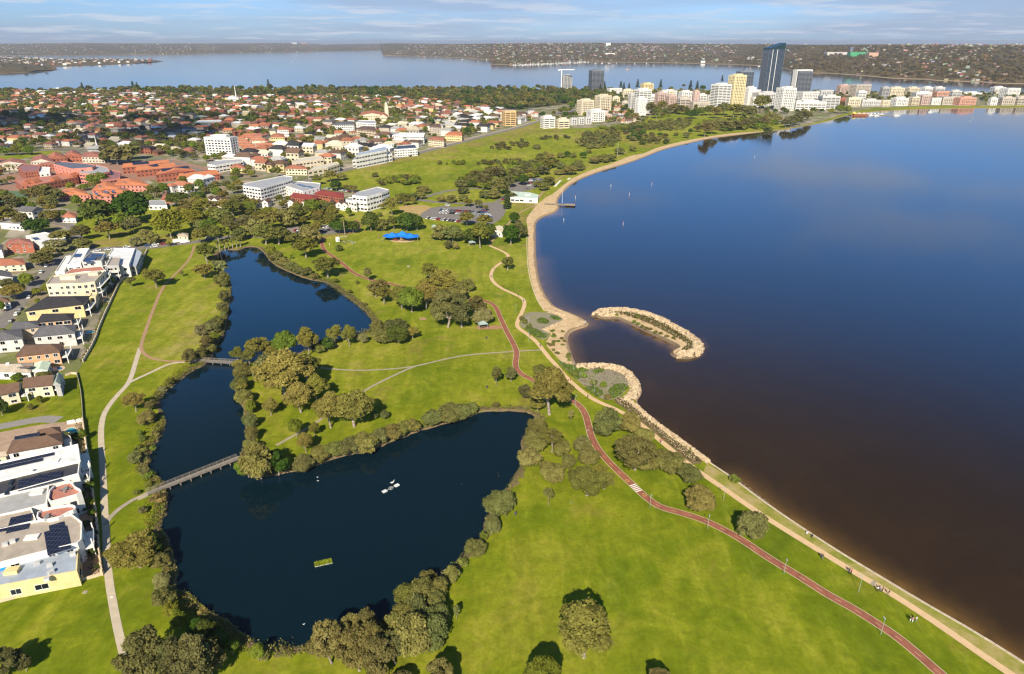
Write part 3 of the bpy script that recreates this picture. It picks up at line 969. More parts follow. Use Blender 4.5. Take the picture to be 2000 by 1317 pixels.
# ---------------- paths and roads
def path(name, px, w, z, mat, label, nsm=3, kerb=None):
 g = chaikin(GG(px), nsm)
 put(name, ribbon_mesh(g, w, z), mat, label)
 if kerb:
  for sgn in (1, -1):
   n = len(g)
   off = []
   for i in range(n):
    a, b = g[max(i - 1, 0)], g[min(i + 1, n - 1)]
    tx, ty = b[0] - a[0], b[1] - a[1]
    L = math.hypot(tx, ty) or 1
    off.append((g[i][0] - ty / L * sgn * (w / 2 + .08), g[i][1] + tx / L * sgn * (w / 2 + .08)))
   put('path_edging', ribbon_mesh(off, 0.15, z + 0.03), kerb)
 return g
PW = path('footpath', [(262, 1390), (252, 1317), (241, 1275), (229, 1225), (221, 1182), (213, 1137), (209, 1087), (207, 1037), (205, 1010), (204, 988), (202, 938), (199, 888), (197, 850), (198, 830), (203, 808), (216, 788), (233, 768), (248, 753), (256, 738), (262, 718), (268, 698), (274, 679)], 1.95, 0.05, M_CONC, 'pale concrete footpath curving up the left lawn')
PB = path('footpath', [(250, 749), (268, 740), (290, 730), (325, 713), (345, 708), (385, 707)], 1.5, 0.065, M_CONC, 'pale path branching to the upper footbridge')
path('footpath', [(206, 1026), (213, 1012), (235, 992), (262, 975), (284, 967)], 1.5, 0.065, M_CONC2, 'brownish path leading to the lower footbridge')
path('footpath', [(387, 704), (345, 707), (310, 704), (290, 698), (280, 690), (275, 679), (278, 665), (286, 643), (293, 621), (303, 596), (311, 575), (323, 555), (338, 540), (356, 523), (371, 505), (377, 490), (380, 480)], 1.6, 0.08, m_flat('brown_path', (0.36, 0.23, 0.13), 0.9, 0.1), 'narrow brown path crossing the upper lawn')
PR = path('cycle_path', [(1925, 1390), (1837, 1317), (1801, 1285), (1751, 1243), (1700, 1210), (1663, 1187), (1613, 1160), (1563, 1127), (1500, 1090), (1450, 1055), (1401, 1028), (1363, 1012), (1326, 1001), (1288, 991), (1263, 973), (1241, 953), (1213, 926), (1188, 902), (1168, 878), (1155, 855), (1149, 830), (1144, 810), (1133, 793), (1113, 779), (1095, 771), (1063, 755), (1038, 741), (1015, 730), (1006, 715), (1008, 700), (1010, 688), (1001, 668), (991, 651), (976, 618), (969, 600), (956, 590), (926, 584), (885, 583), (830, 572), (778, 558), (751, 552), (725, 547), (705, 541), (688, 532), (675, 520), (660, 508), (645, 498), (633, 490), (628, 475), (629, 466)], 2.35, 0.05, M_RED, 'red asphalt cycle path winding through the park', 3, M_KERB)
path('cycle_path', [(629, 467), (634, 462), (655, 459), (684, 457), (698, 450), (703, 438), (694, 430)], 3.0, 0.065, m_flat('worn_red_path', (0.27, 0.15, 0.09), 0.9, 0.1), 'worn reddish path bending past the palm')
PL = path('promenade', [(2080, 1390), (1974, 1317), (1926, 1285), (1851, 1232), (1776, 1182), (1726, 1151), (1675, 1122), (1625, 1091), (1563, 1053), (1500, 1014), (1451, 981), (1413, 954), (1371, 926), (1336, 900), (1313, 880), (1288, 860), (1268, 842), (1245, 824), (1220, 808), (1195, 796), (1170, 786), (1150, 775), (1125, 755), (1108, 740), (1093, 722), (1080, 707), (1073, 700), (1060, 683), (1048, 668), (1030, 653), (1010, 640), (1010, 628), (1020, 610), (1026, 592), (1020, 582), (1000, 573), (976, 562), (962, 550), (958, 538), (963, 525), (976, 515), (990, 507), (994, 500), (986, 493), (956, 480)], 2.1, 0.055, M_LIME, 'limestone coloured promenade following the river', 3)
path('footpath', [(1062, 684), (1030, 685), (1000, 687), (925, 692), (880, 699), (840, 709), (800, 718), (740, 723), (680, 724), (600, 716), (520, 712)], 1.1, 0.04, M_CONC2, 'thin grey path across the middle lawn')
path('footpath', [(810, 716), (785, 726), (752, 742), (722, 757), (700, 772), (665, 795), (630, 817), (600, 837), (570, 853), (540, 870)], 1.2, 0.045, M_CONC2, 'thin worn path running down to the peninsula trees')
path('footpath', [(1044, 402), (1052, 386), (1068, 366), (1093, 347), (1118, 336), (1150, 325), (1190, 313), (1226, 296)], 2.0, 0.05, M_FORE, 'sandy track along the top of the beach')
path('footpath', [(955, 478), (975, 455), (1000, 430), (1020, 412), (1044, 402)], 1.8, 0.05, M_FORE, 'track from the shed to the clubhouse')
ROAD1 = path('road', [(540, 378), (575, 362), (630, 343), (713, 323), (801, 303), (876, 285), (938, 268), (1000, 253), (1053, 237), (1100, 218)], 11, 0.09, M_ASPH, 'long straight grey road beside the far lawn', 1)
path('footpath', [(631, 339), (713, 319.3), (801, 299.6), (876, 281.9), (938, 265.2), (1000, 250.5), (1053, 235)], 3.0, 0.13, M_CONC, 'pale footpath along the house side of the long road', 1)
path('road', [(770, 398), (813, 390), (845, 381), (876, 372), (931, 368), (975, 367)], 6, 0.09, M_ASPH, 'grey service road curving over the far lawn', 2)
path('road', [(700, 398), (745, 400), (790, 392), (813, 390), (860, 396), (960, 400), (985, 388), (1003, 378)], 6, 0.10, M_ASPH, 'service road above the car park', 1)
region('car_park', [(812, 424), (848, 402), (905, 405), (965, 393), (990, 402), (984, 425), (958, 441), (935, 437), (890, 435), (850, 430)], 0.08, M_ASPH, 'asphalt car park between the lawns', 1)
region('car_park', [(545, 462), (560, 444), (650, 438), (658, 452), (600, 460)], 0.08, m_flat('pale_asphalt', (0.26, 0.22, 0.19)), 'small car park above the upper pond', 0)
region('car_park', [(985, 352), (1000, 343), (1060, 350), (1072, 358), (1035, 372), (1012, 377), (990, 372)], 0.08, M_ASPH, 'asphalt car park behind the clubhouse', 0)
path('road', [(700, 449), (650, 455), (600, 457), (545, 462), (480, 462), (430, 464), (376, 474), (330, 479), (287, 485), (230, 484), (178, 488), (132, 499), (113, 508), (88, 532), (58, 567), (25, 607), (0, 636), (-60, 700), (-140, 790)], 7.5, 0.10, M_ASPH, 'grey street running past the upper pond and down the left edge', 2)
path('road', [(58, 569), (20, 577), (-60, 585), (-200, 600)], 6.5, 0.115, M_ASPH, 'side street at the left edge', 1)
path('road', [(178, 486), (150, 466), (142, 440), (90, 434), (20, 428), (-100, 425)], 7, 0.115, M_ASPH, 'street bending behind the dark fig trees', 1)
path('road', [(250, 320), (300, 308), (340, 318), (430, 345), (470, 330)], 7, 0.10, M_ASPH, 'street beside the orange roofed school halls', 1)
path('road', [(180, 300), (120, 290), (40, 300), (-100, 312)], 7, 0.10, M_ASPH, 'street behind the school oval', 1)
# painted marks on the cycle path: dashes, a zebra crossing and two yellow boxes
def along(g, s):
 d = 0
 for a, b in zip(g[:-1], g[1:]):
  L = math.hypot(b[0] - a[0], b[1] - a[1])
  if d + L >= s:
   t = (s - d) / L
   return (a[0] + (b[0] - a[0]) * t, a[1] + (b[1] - a[1]) * t), math.atan2(b[1] - a[1], b[0] - a[0])
  d += L
 return g[-1], 0
def glen(g):
 return sum(math.hypot(b[0] - a[0], b[1] - a[1]) for a, b in zip(g[:-1], g[1:]))
mb = MB()
s = 6.0
while s < glen(PR) * .42:
 p, a = along(PR, s)
 if abs(p[1] - G(1238, 954)[1]) < 6:
  s += 5
  continue
 mb.box((p[0], p[1], 0.055), (1.6, 0.12, 0.012), a)
 s += 5.0
dm = mb.mesh('lane_dash', [m_flat('worn_line_paint', (0.50, 0.34, 0.22))])
struct('lane_dashes', dm)
cx, cy = G(1238, 954)
best = min(range(400), key=lambda i: math.hypot(along(PR, i * .5)[0][0] - cx, along(PR, i * .5)[0][1] - cy)) * .5
p0, a0 = along(PR, best)
for k in range(5):
 pp, aa = along(PR, best + (k - 2) * .85)
 mb = MB()
 mb.box((0, 0, 0), (0.42, 2.2, 0.012), 0)
 struct('crossing_bar', mb.mesh('crossing_bar', [M_WHITE]), None, loc=(pp[0], pp[1], 0.056), rot=a0)
for off, nm in ((-4.2, 0), (4.4, 1)):
 pp, aa = along(PR, best + off)
 mb = MB()
 for q, sz in (((0, .75), (1.3, .14)), ((0, -.05), (1.3, .14)), ((-.6, .35), (.14, .7)), ((.6, .35), (.14, .7))):
  mb.box((q[0], q[1] + (.0 if nm else -.6), 0), (sz[0], sz[1], .012), 0)
 struct('painted_box', mb.mesh('painted_box', [M_YEL]), None, loc=(pp[0], pp[1], 0.057), rot=aa)
p, a = along(PL, 32)
mb = MB()
mb.box((0, 0, 0), (.9, 2.1, .015), 0)
gx, gy = G(1698, 1149)
bb = min(range(300), key=lambda i: math.hypot(along(PL, i * .5)[0][0] - gx, along(PL, i * .5)[0][1] - gy)) * .5
p, a = along(PL, bb)
struct('drain_strip', mb.mesh('drain_strip', [M_CONC2]), 'dark band across the promenade', loc=(p[0], p[1], .06), rot=a)
# ---------------- seawall : coping stones laid end to end
wall_line = resample(chaikin(GG(COAST[:10]), 2), 2.4)
sw = thing('seawall', 'low pale stone seawall between dry grass and brown shallows', 'seawall', (wall_line[0][0], wall_line[0][1], 0), final=True)
cop = MB()
cop.box((0, 0, -0.9), (2.34, 0.62, 1.06), 0)
cop_me = cop.mesh('coping_stone', [m_flat('pale_stone', (0.50, 0.42, 0.31), 0.9, 0.1, 0.2, 0.7)])
o0 = wall_line[0]
for i in range(min(len(wall_line) - 1, 290)):
 a, b = wall_line[i], wall_line[i + 1]
 link('coping_stone', cop_me, sw, ((a[0] + b[0]) / 2 - o0[0], (a[1] + b[1]) / 2 - o0[1], random.uniform(-.02, .02)), math.atan2(b[1] - a[1], b[0] - a[0]))
wl2 = resample(chaikin(GG([(1062, 606), (1049, 588), (1037, 555), (1030, 518), (1029, 480), (1029, 462)]), 2), 2.4)
sw2 = thing('retaining_wall', 'thin pale retaining wall between the lawn and the beach', 'wall', (wl2[0][0], wl2[0][1], 0), final=True)
bl = MB()
bl.box((0, 0, -.1), (2.36, 0.4, 0.5), 0)
bl_me = bl.mesh('wall_block', [M_KERB])
for i in range(len(wl2) - 1):
 a, b = wl2[i], wl2[i + 1]
 link('wall_block', bl_me, sw2, ((a[0] + b[0]) / 2 - wl2[0][0], (a[1] + b[1]) / 2 - wl2[0][1], 0), math.atan2(b[1] - a[1], b[0] - a[0]))
# ---------------- rock armour
M_BED = m_flat('rubble_gap_shade', (.16, .12, .08), 1, 0, .3, .8)  # shade of boulder gaps put into the colour; also colours the toe stones
M_ROCK = material('limestone_rock', lambda t: principled(t, t.ramp(t.noise(t.pos, 0.8, 5, 0.7), [(0.30, (0.20, 0.15, 0.10)), (0.45, (0.46, 0.35, 0.22)), (0.7, (0.64, 0.51, 0.34))]), 0.95, 0.08))
def rock_pile(name, label, lines, n, size, seed):
 """lines = [(polyline, half width, crest height)]"""
 rnd = random.Random(seed)
 mb = MB()
 tot = [glen(l) * w for l, w, h in lines]
 for (l, w, h), tt in zip(lines, tot):
  k = int(n * tt / sum(tot))
  L = glen(l)
  for _ in range(k):
   p, a = along(l, rnd.uniform(0, L))
   q = rnd.uniform(-1, 1)
   x, y = p[0] - math.sin(a) * q * w, p[1] + math.cos(a) * q * w
   s = size * rnd.uniform(.55, 1.35)
   z = -0.55 + (h + .55) * (1 - abs(q) ** 1.6)
   b = len(mb.v)
   mb.blob((x, y, z), s * .62, s * rnd.uniform(.45, .7), s * .42, 0, 5, 3, 0.55, rnd)
 return stuff(name, mb.mesh(name, [M_ROCK]), label, 'rocks')
isl_line = chaikin(GG([(1166, 615), (1172, 610), (1213, 607.5), (1250, 612), (1285, 624), (1322, 644), (1350, 661), (1365, 677), (1358, 689), (1342, 693), (1322, 693)]), 2)
isl_in = chaikin(GG([(1172, 616), (1190, 618), (1208, 616)]), 2)
isl = put('island', sheet(isl_g, 0.35), M_SAND, 'sandy crescent island edged with pale rocks')
put('dark_bed', ribbon_mesh(isl_line, 4.6, 0.38), M_BED)
put('dark_bed', ribbon_mesh(resample(isl_line, 3)[8:-6].tolist(), 3.5, 0.42, False, .42, -1), m_flat('scrub_soil', (.17, .14, .07), 1, 0, .3, .5))
put('island_slope', ribbon_mesh(isl_g if sum(isl_g[i][0] * isl_g[(i + 1) % len(isl_g)][1] - isl_g[(i + 1) % len(isl_g)][0] * isl_g[i][1] for i in range(len(isl_g))) < 0 else isl_g[::-1], 1.6, 0.35, True, -0.8, 1), M_BED)
rock_pile('breakwater_rocks', 'pale limestone boulders armouring the crescent island', [(isl_line, 2.5, 1.5), (isl_in, 1.3, .9)], 900, 1.7, 4)
bulb = chaikin(GG([(1128, 716), (1150, 716.5), (1175, 716), (1200, 718.5), (1220, 725), (1234, 738), (1240, 752), (1241, 766), (1230, 778), (1222, 784)]), 2)
put('dark_bed', ribbon_mesh(bulb, 4.0, 0.07), M_BED)
rock_pile('revetment_rocks', 'pale boulders ringing the grey scrub plot', [(bulb, 1.9, 1.1)], 420, 1.5, 5)
rev = chaikin(GG([(1224, 782), (1236, 788), (1274, 822), (1312, 850), (1350, 877), (1384, 903)]), 2)
rock_pile('revetment_rocks', 'narrow line of pale boulders below the planted embankment', [(rev, 1.0, .6)], 620, .95, 6)
toe = rock_pile('toe_rocks', 'small dark stones at the foot of the seawall', [(chaikin(GG([(1386, 905), (1433, 932), (1502, 984)]), 1), 1.0, -.35)], 160, .5, 7)
toe.data.materials[0] = M_BED
spitr = chaikin(GG([(1062, 645), (1080, 637), (1100, 629), (1108, 622), (1098, 614), (1080, 610)]), 2)
rock_pile('revetment_rocks', 'half buried pale boulders curling round the sandy spit', [(spitr, 1.2, .45)], 260, .9, 8)
# ---------------- the far shore beyond the water
FAR = [(-900, 114), (-300, 111), (38, 108.5), (125, 108), (250, 107), (338, 106), (500, 103), (625, 100.5), (700, 99.5), (744, 98.5), (748, 107.5), (800, 110), (850, 111), (900, 113), (925, 115), (958, 117), (962, 125.5), (1000, 127), (1037, 126), (1138, 121), (1250, 122), (1363, 124), (1476, 128), (1523, 131), (1550, 139), (1588, 142), (1655, 145), (1688, 148), (1751, 153), (1826, 156), (1901, 160), (2000, 163), (2300, 172), (2900, 185)]
RIDGE = [(-900, 86.5), (0, 86), (150, 85), (300, 85.6), (500, 85.2), (560, 84.6), (640, 87.5), (760, 85.2), (900, 86.5), (1000, 85.6), (1160, 84.2), (1300, 85.8), (1500, 87.2), (1600, 88.5), (1750, 87.6), (1850, 87.8), (2000, 88.4), (2900, 90)]
def smooth_noise(n, step, rng):
 k = rng.normal(size=int(n / step) + 4)
 x = np.arange(n) / step
 i = x.astype(int)
 t = x - i
 t = t * t * (3 - 2 * t)
 return k[i] * (1 - t) + k[i + 1] * t
def far_land():
 rng = np.random.default_rng(21)
 az = np.linspace(-48, 52, 1150)
 nx = len(az)
 px = 1000 + FPX * np.tan(np.radians(az)) * 1.0 / (CP)        # on the horizon row, close enough
 fx = np.array([G(p[0], p[1]) for p in FAR])
 faz = np.degrees(np.arctan2(fx[:, 0], fx[:, 1]))
 fr = np.hypot(fx[:, 0], fx[:, 1])
 o = np.argsort(faz)
 r0 = np.interp(az, faz[o], fr[o]) * (1 + 0.006 * smooth_noise(nx, 9, rng))
 rr = r0 * 1.30 + 1300
 ridy = np.interp(px, [p[0] for p in RIDGE], [p[1] for p in RIDGE])
 ca = np.cos(np.radians(az))
 hr = np.array([hgt(r * c, y) for r, c, y in zip(rr, ca, ridy)])
 hr = np.clip(hr, 8, 112)
 T = np.concatenate([[-0.012, 0.0, 0.006, 0.016], np.linspace(0.03, 1.0, 62), [1.08, 1.2, 1.4, 1.7]])
 verts, sand = [], []
 H = np.zeros((len(T), nx))
 low = np.stack([smooth_noise(nx, 40, rng) for _ in T])
 for _ in range(3):
  low = (low + np.roll(low, 1, 0) + np.roll(low, -1, 0)) / 3
 for k, t in enumerate(T):
  r = r0 + (rr - r0) * t
  tt = min(max(t, 0), 1)
  prof = tt ** 0.85 if t <= 1 else max(0, 1 - (t - 1) * 1.5)
  h = hr * prof
  if 0.02 < t < 1.3:
   amp = np.minimum(r / 5000.0, 1.6)
   h = h + amp * (rng.normal(size=nx) * 1.6 + low[k] * 4.0 * min(1, tt * 5)) * (0.5 if t > .98 else 1) + 3.0
   if t > .9:
    h = np.minimum(h, hr + 3)
  if t < 0:
   h = h * 0 - 2.0
  if t > 1.5:
   h = h * 0 - 3
  H[k] = h
  verts.append(np.stack([np.sin(np.radians(az)) * r, ca * r, h], 1))
  sand.append(np.full(nx, 1.0 if t < 0.004 else 0.0))
 V = np.concatenate(verts)
 ny = len(T)
 idx = np.arange(ny * nx).reshape(ny, nx)
 F = np.stack([idx[:-1, :-1], idx[:-1, 1:], idx[1:, 1:], idx[1:, :-1]], -1).reshape(-1, 4)
 me = bpy.data.meshes.new('far_hills')
 me.vertices.add(len(V))
 me.vertices.foreach_set('co', V.astype(np.float32).ravel())
 me.loops.add(F.size)
 me.loops.foreach_set('vertex_index', F.astype(np.int32).ravel())
 me.polygons.add(len(F))
 me.polygons.foreach_set('loop_start', np.arange(0, F.size, 4, dtype=np.int32))
 me.polygons.foreach_set('loop_total', np.full(len(F), 4, np.int32))
 me.update(calc_edges=True)
 a = me.attributes.new('sandy', 'FLOAT', 'POINT')
 a.data.foreach_set('value', np.concatenate(sand).astype(np.float32))
 def hills(t):
  n = t.noise(t.pos, 0.0022, 6, 0.65)
  n2 = t.noise(t.pos, 0.018, 5, 0.75)
  c = t.ramp(n, [(0.34, (0.085, 0.070, 0.026)), (0.5, (0.135, 0.095, 0.038)), (0.62, (0.165, 0.108, 0.048)), (0.75, (0.17, 0.16, 0.05))])
  c = t.mix(t.maprange(n2, 0.35, 0.7, 0.5, 0.0), c, (0.035, 0.038, 0.016))
  c = t.mix(t.maprange(n2, 0.58, 0.72, 0.0, 0.35), c, (0.26, 0.20, 0.12))
  at = t.add('ShaderNodeAttribute', attribute_name='sandy').outputs['Fac']
  c = t.mix(t.maprange(at, 0.45, 0.9), c, (0.42, 0.33, 0.21))
  return principled(t, c, 0.95, 0.05)
 put('far_hills', me, material('far_hills', hills), 'low wooded hills with scattered suburbs across the water')
 return az, r0, rr, H, T
far_az, far_r0, far_rr, FARH, FART = far_land()
def far_point(a_deg, t):
 i = int(np.clip(np.interp(a_deg, far_az, np.arange(len(far_az))), 0, len(far_az) - 1))
 k = int(np.clip(np.interp(t, FART, np.arange(len(FART))), 0, len(FART) - 1))
 r = far_r0[i] + (far_rr[i] - far_r0[i]) * t
 return math.sin(R(a_deg)) * r, math.cos(R(a_deg)) * r, float(FARH[k, i])
def mound(name, px, hmax, label, seed):
 """a low wooded headland with its own relief"""
 rng = np.random.default_rng(seed)
 g = chaikin(GG(px), 1, True)
 q = np.array(g)
 lo, hi = q.min(0), q.max(0)
 step = max((hi - lo).max() / 90, 22)
 xs, ys = np.arange(lo[0], hi[0], step), np.arange(lo[1], hi[1], step)
 X, Y = np.meshgrid(xs, ys)
 pts = np.stack([X.ravel(), Y.ravel()], 1)
 ins = inside(pts, g)
 d = seg_dist(pts, np.array(g + g[:1]))
 dd = np.where(ins, d, -d)
 h = np.clip(hmax * (1 - np.exp(-np.maximum(dd, 0) / 90)), 0, None) + np.where(ins, rng.normal(size=len(pts)) * .8, 0)
 h = np.where(dd < 0, -2.0, h + .4)
 keep = dd > -step * 1.6
 mb = MB()
 ny, nx = X.shape
 mb.v = [(float(a), float(b), float(c)) for a, b, c in zip(pts[:, 0], pts[:, 1], h)]
 kk = keep.reshape(ny, nx)
 for j in range(ny - 1):
  for i in range(nx - 1):
   if kk[j, i] and kk[j, i + 1] and kk[j + 1, i] and kk[j + 1, i + 1]:
    mb.f.append((j * nx + i, j * nx + i + 1, (j + 1) * nx + i + 1, (j + 1) * nx + i))
    mb.m.append(0)
 put(name, mb.mesh(name, [MATS['far_hills']]), MATS['far_hills'], label)
 return g
HEAD = [(-900, 165), (-300, 150), (0, 143.5), (50, 141.5), (103, 139.5), (105, 134.5), (90, 129), (40, 124), (-100, 121), (-900, 124)]
SPIT = [(60, 130), (95, 130), (150, 128.5), (225, 125.5), (300, 122.8), (318, 119.8), (290, 117.6), (225, 116.8), (150, 117.3), (100, 116.8), (60, 114), (0, 113), (-300, 114), (-300, 124), (0, 124)]
head_g = mound('headland', HEAD, 17, 'dark wooded headland at the left edge of the far water', 3)
spit_g = mound('headland', SPIT, 9, 'long thin spit with houses reaching into the far water', 4)
SHL = [(-300, 146), (0, 143.5)]
put('far_beach', ribbon_mesh(GG([(0, 143.9), (25, 142.8), (50, 141.8), (75, 141.2), (100, 140)]), 14, 0.5), M_SAND, 'thin sandy beach under the dark headland')
put('far_beach', ribbon_mesh(GG([(703, 107.7), (725, 108.2), (745, 108.2), (765, 109)]), 40, 0.5), M_SAND, 'thin sand bar off the far shore')
put('far_beach', ribbon_mesh(GG([(920, 125.7), (940, 125.9), (965, 126.2)]), 22, 0.5), M_SAND, 'thin sand bar before the marina')
# ================================================================== BUILDINGS
WALLC = {'white': (0.78, 0.75, 0.68), 'cream': (0.70, 0.60, 0.42), 'yellow': (0.74, 0.58, 0.28), 'sand': (0.58, 0.46, 0.32), 'pink': (0.62, 0.24, 0.18), 'brick': (0.36, 0.12, 0.07), 'orange': (0.66, 0.36, 0.19), 'grey': (0.40, 0.39, 0.37), 'dark': (0.10, 0.10, 0.11), 'beige': (0.55, 0.47, 0.38), 'rose': (0.56, 0.40, 0.33), 'salmon': (0.62, 0.33, 0.23), 'lgrey': (0.58, 0.56, 0.52)}
ROOFC = {'terracotta': (0.40, 0.155, 0.090), 'orange': (0.53, 0.195, 0.09), 'dusty red': (0.32, 0.135, 0.10), 'brown': (0.155, 0.095, 0.065), 'charcoal': (0.045, 0.042, 0.045), 'grey': (0.135, 0.13, 0.135), 'white': (0.80, 0.79, 0.76), 'cream': (0.66, 0.58, 0.42), 'pale grey': (0.40, 0.39, 0.37), 'blue grey': (0.36, 0.41, 0.48), 'maroon': (0.26, 0.055, 0.045), 'beige': (0.44, 0.37, 0.29), 'pale green': (0.58, 0.68, 0.52), 'green grey': (0.33, 0.38, 0.33)}
OCC = []
def area2(q):
 return sum(q[i][0] * q[(i + 1) % len(q)][1] - q[(i + 1) % len(q)][0] * q[i][1] for i in range(len(q)))
def ccw(q):
 return list(q) if area2(q) > 0 else list(q)[::-1]
def inset(q, d):
 """move every edge of a ccw polygon inwards by d"""
 n = len(q)
 out = []
 for i in range(n):
  a, b, c = q[i - 1], q[i], q[(i + 1) % n]
  u = Vector((b[0] - a[0], b[1] - a[1])).normalized()
  v = Vector((c[0] - b[0], c[1] - b[1])).normalized()
  n1, n2 = Vector((-u.y, u.x)), Vector((-v.y, v.x))
  k = (n1 + n2)
  den = 1 + n1.dot(n2)
  if den < 0.25:
   den = 0.25
  p = Vector(b[:2]) + k * (d / den)
  out.append((p.x, p.y))
 return out
def roof_shape(mb, q, z, rise, kind, m=0, thick=0.28):
 """roof over a ccw quad; z = eave height"""
 if kind in ('hip', 'gable'):
  L01 = math.hypot(q[1][0] - q[0][0], q[1][1] - q[0][1])
  L12 = math.hypot(q[2][0] - q[1][0], q[2][1] - q[1][1])
  if L01 < L12:
   q = q[1:] + q[:1]
   L01, L12 = L12, L01
  mA = ((q[3][0] + q[0][0]) / 2, (q[3][1] + q[0][1]) / 2)
  mB = ((q[1][0] + q[2][0]) / 2, (q[1][1] + q[2][1]) / 2)
  ins = (L12 / 2) * 0.9 if kind == 'hip' else 0.0
  ins = min(ins, L01 * .42)
  ux, uy = (mB[0] - mA[0]) / max(L01, .1), (mB[1] - mA[1]) / max(L01, .1)
  r0 = (mA[0] + ux * ins, mA[1] + uy * ins, z + rise)
  r1 = (mB[0] - ux * ins, mB[1] - uy * ins, z + rise)
  mb.prism(q, z - thick, z, m)
  mb.v = mb.v
  b = len(mb.v)
  mb.v += [(p[0], p[1], z + .001) for p in q] + [r0, r1]
  mb.face((b, b + 1, b + 5, b + 4), m)
  mb.face((b + 2, b + 3, b + 4, b + 5), m)
  mb.face((b + 1, b + 2, b + 5), m if kind == 'hip' else 1)
  mb.face((b + 3, b, b + 4), m if kind == 'hip' else 1)
  mb.prism(q, z - thick - .01, z - thick, m)
 elif kind == 'skillion':
  b = len(mb.v)
  mb.v += [(q[0][0], q[0][1], z), (q[1][0], q[1][1], z), (q[2][0], q[2][1], z + rise), (q[3][0], q[3][1], z + rise)]
  mb.v += [(p[0], p[1], v[2] - .3) for p, v in zip(q, mb.v[b:b + 4])]
  mb.face((b, b + 1, b + 2, b + 3), m)
  for i in range(4):
   j = (i + 1) % 4
   mb.face((b + 4 + i, b + 4 + j, b + j, b + i), m)
 else:
  mb.prism(q, z - .35, z, m)
def win_box(mb, p, u, w, h, z, out=0.06, frame=True):
 """a framed window on a wall: p = foot point on the wall, u = wall direction; m0 frame, m1 glass"""
 nx, ny = u[1], -u[0]
 def bx(w0, h0, z0, o0, o1, m):
  pl = [(p[0] + u[0] * s * w0 / 2 + nx * o, p[1] + u[1] * s * w0 / 2 + ny * o) for s, o in ((-1, o0), (1, o0), (1, o1), (-1, o1))]
  mb.prism(pl, z0, z0 + h0, m, bottom=True)
 if frame:
  bx(w + .24, h + .24, z - .12, -.05, out, 0)
  bx(w, h, z, out - .02, out + .025, 1)
  bx(.07, h, z, out, out + .05, 0)
  bx(w + .5, .10, z - .2, -.05, out + .12, 0)
 else:
  bx(w, h, z, -.05, out, 1)
def solar(parent, origin, c, ux, nw, nh, z, tilt=.25):
 """dark panel array on a low frame"""
 mb = MB()
 L, W = nw * 1.05, nh * 1.75
 a = math.atan2(ux[1], ux[0])
 vx, vy = -ux[1], ux[0]
 def pt(i, j, k):
  x, y = (i - .5) * L, (j - .5) * W
  return (c[0] + ux[0] * x + vx * y - origin[0], c[1] + ux[1] * x + vy * y - origin[1], z + .25 + j * tilt * W + k)
 a0, a1, a2, a3 = pt(0, 0, 0), pt(1, 0, 0), pt(1, 1, 0), pt(0, 1, 0)
 lo = [(q[0], q[1], q[2] - .1) for q in (a0, a1, a2, a3)]
 b = len(mb.v)
 mb.v += [a0, a1, a2, a3] + lo
 mb.face((b, b + 1, b + 2, b + 3), 0)
 for i in range(4):
  j = (i + 1) % 4
  mb.face((b + 4 + i, b + 4 + j, b + j, b + i), 1)
 mb.face((b + 7, b + 6, b + 5, b + 4), 1)
 link('solar_array', mb.mesh('solar_array', [m_solar(), m_flat('panel_frame', (.2, .2, .21))]), parent)
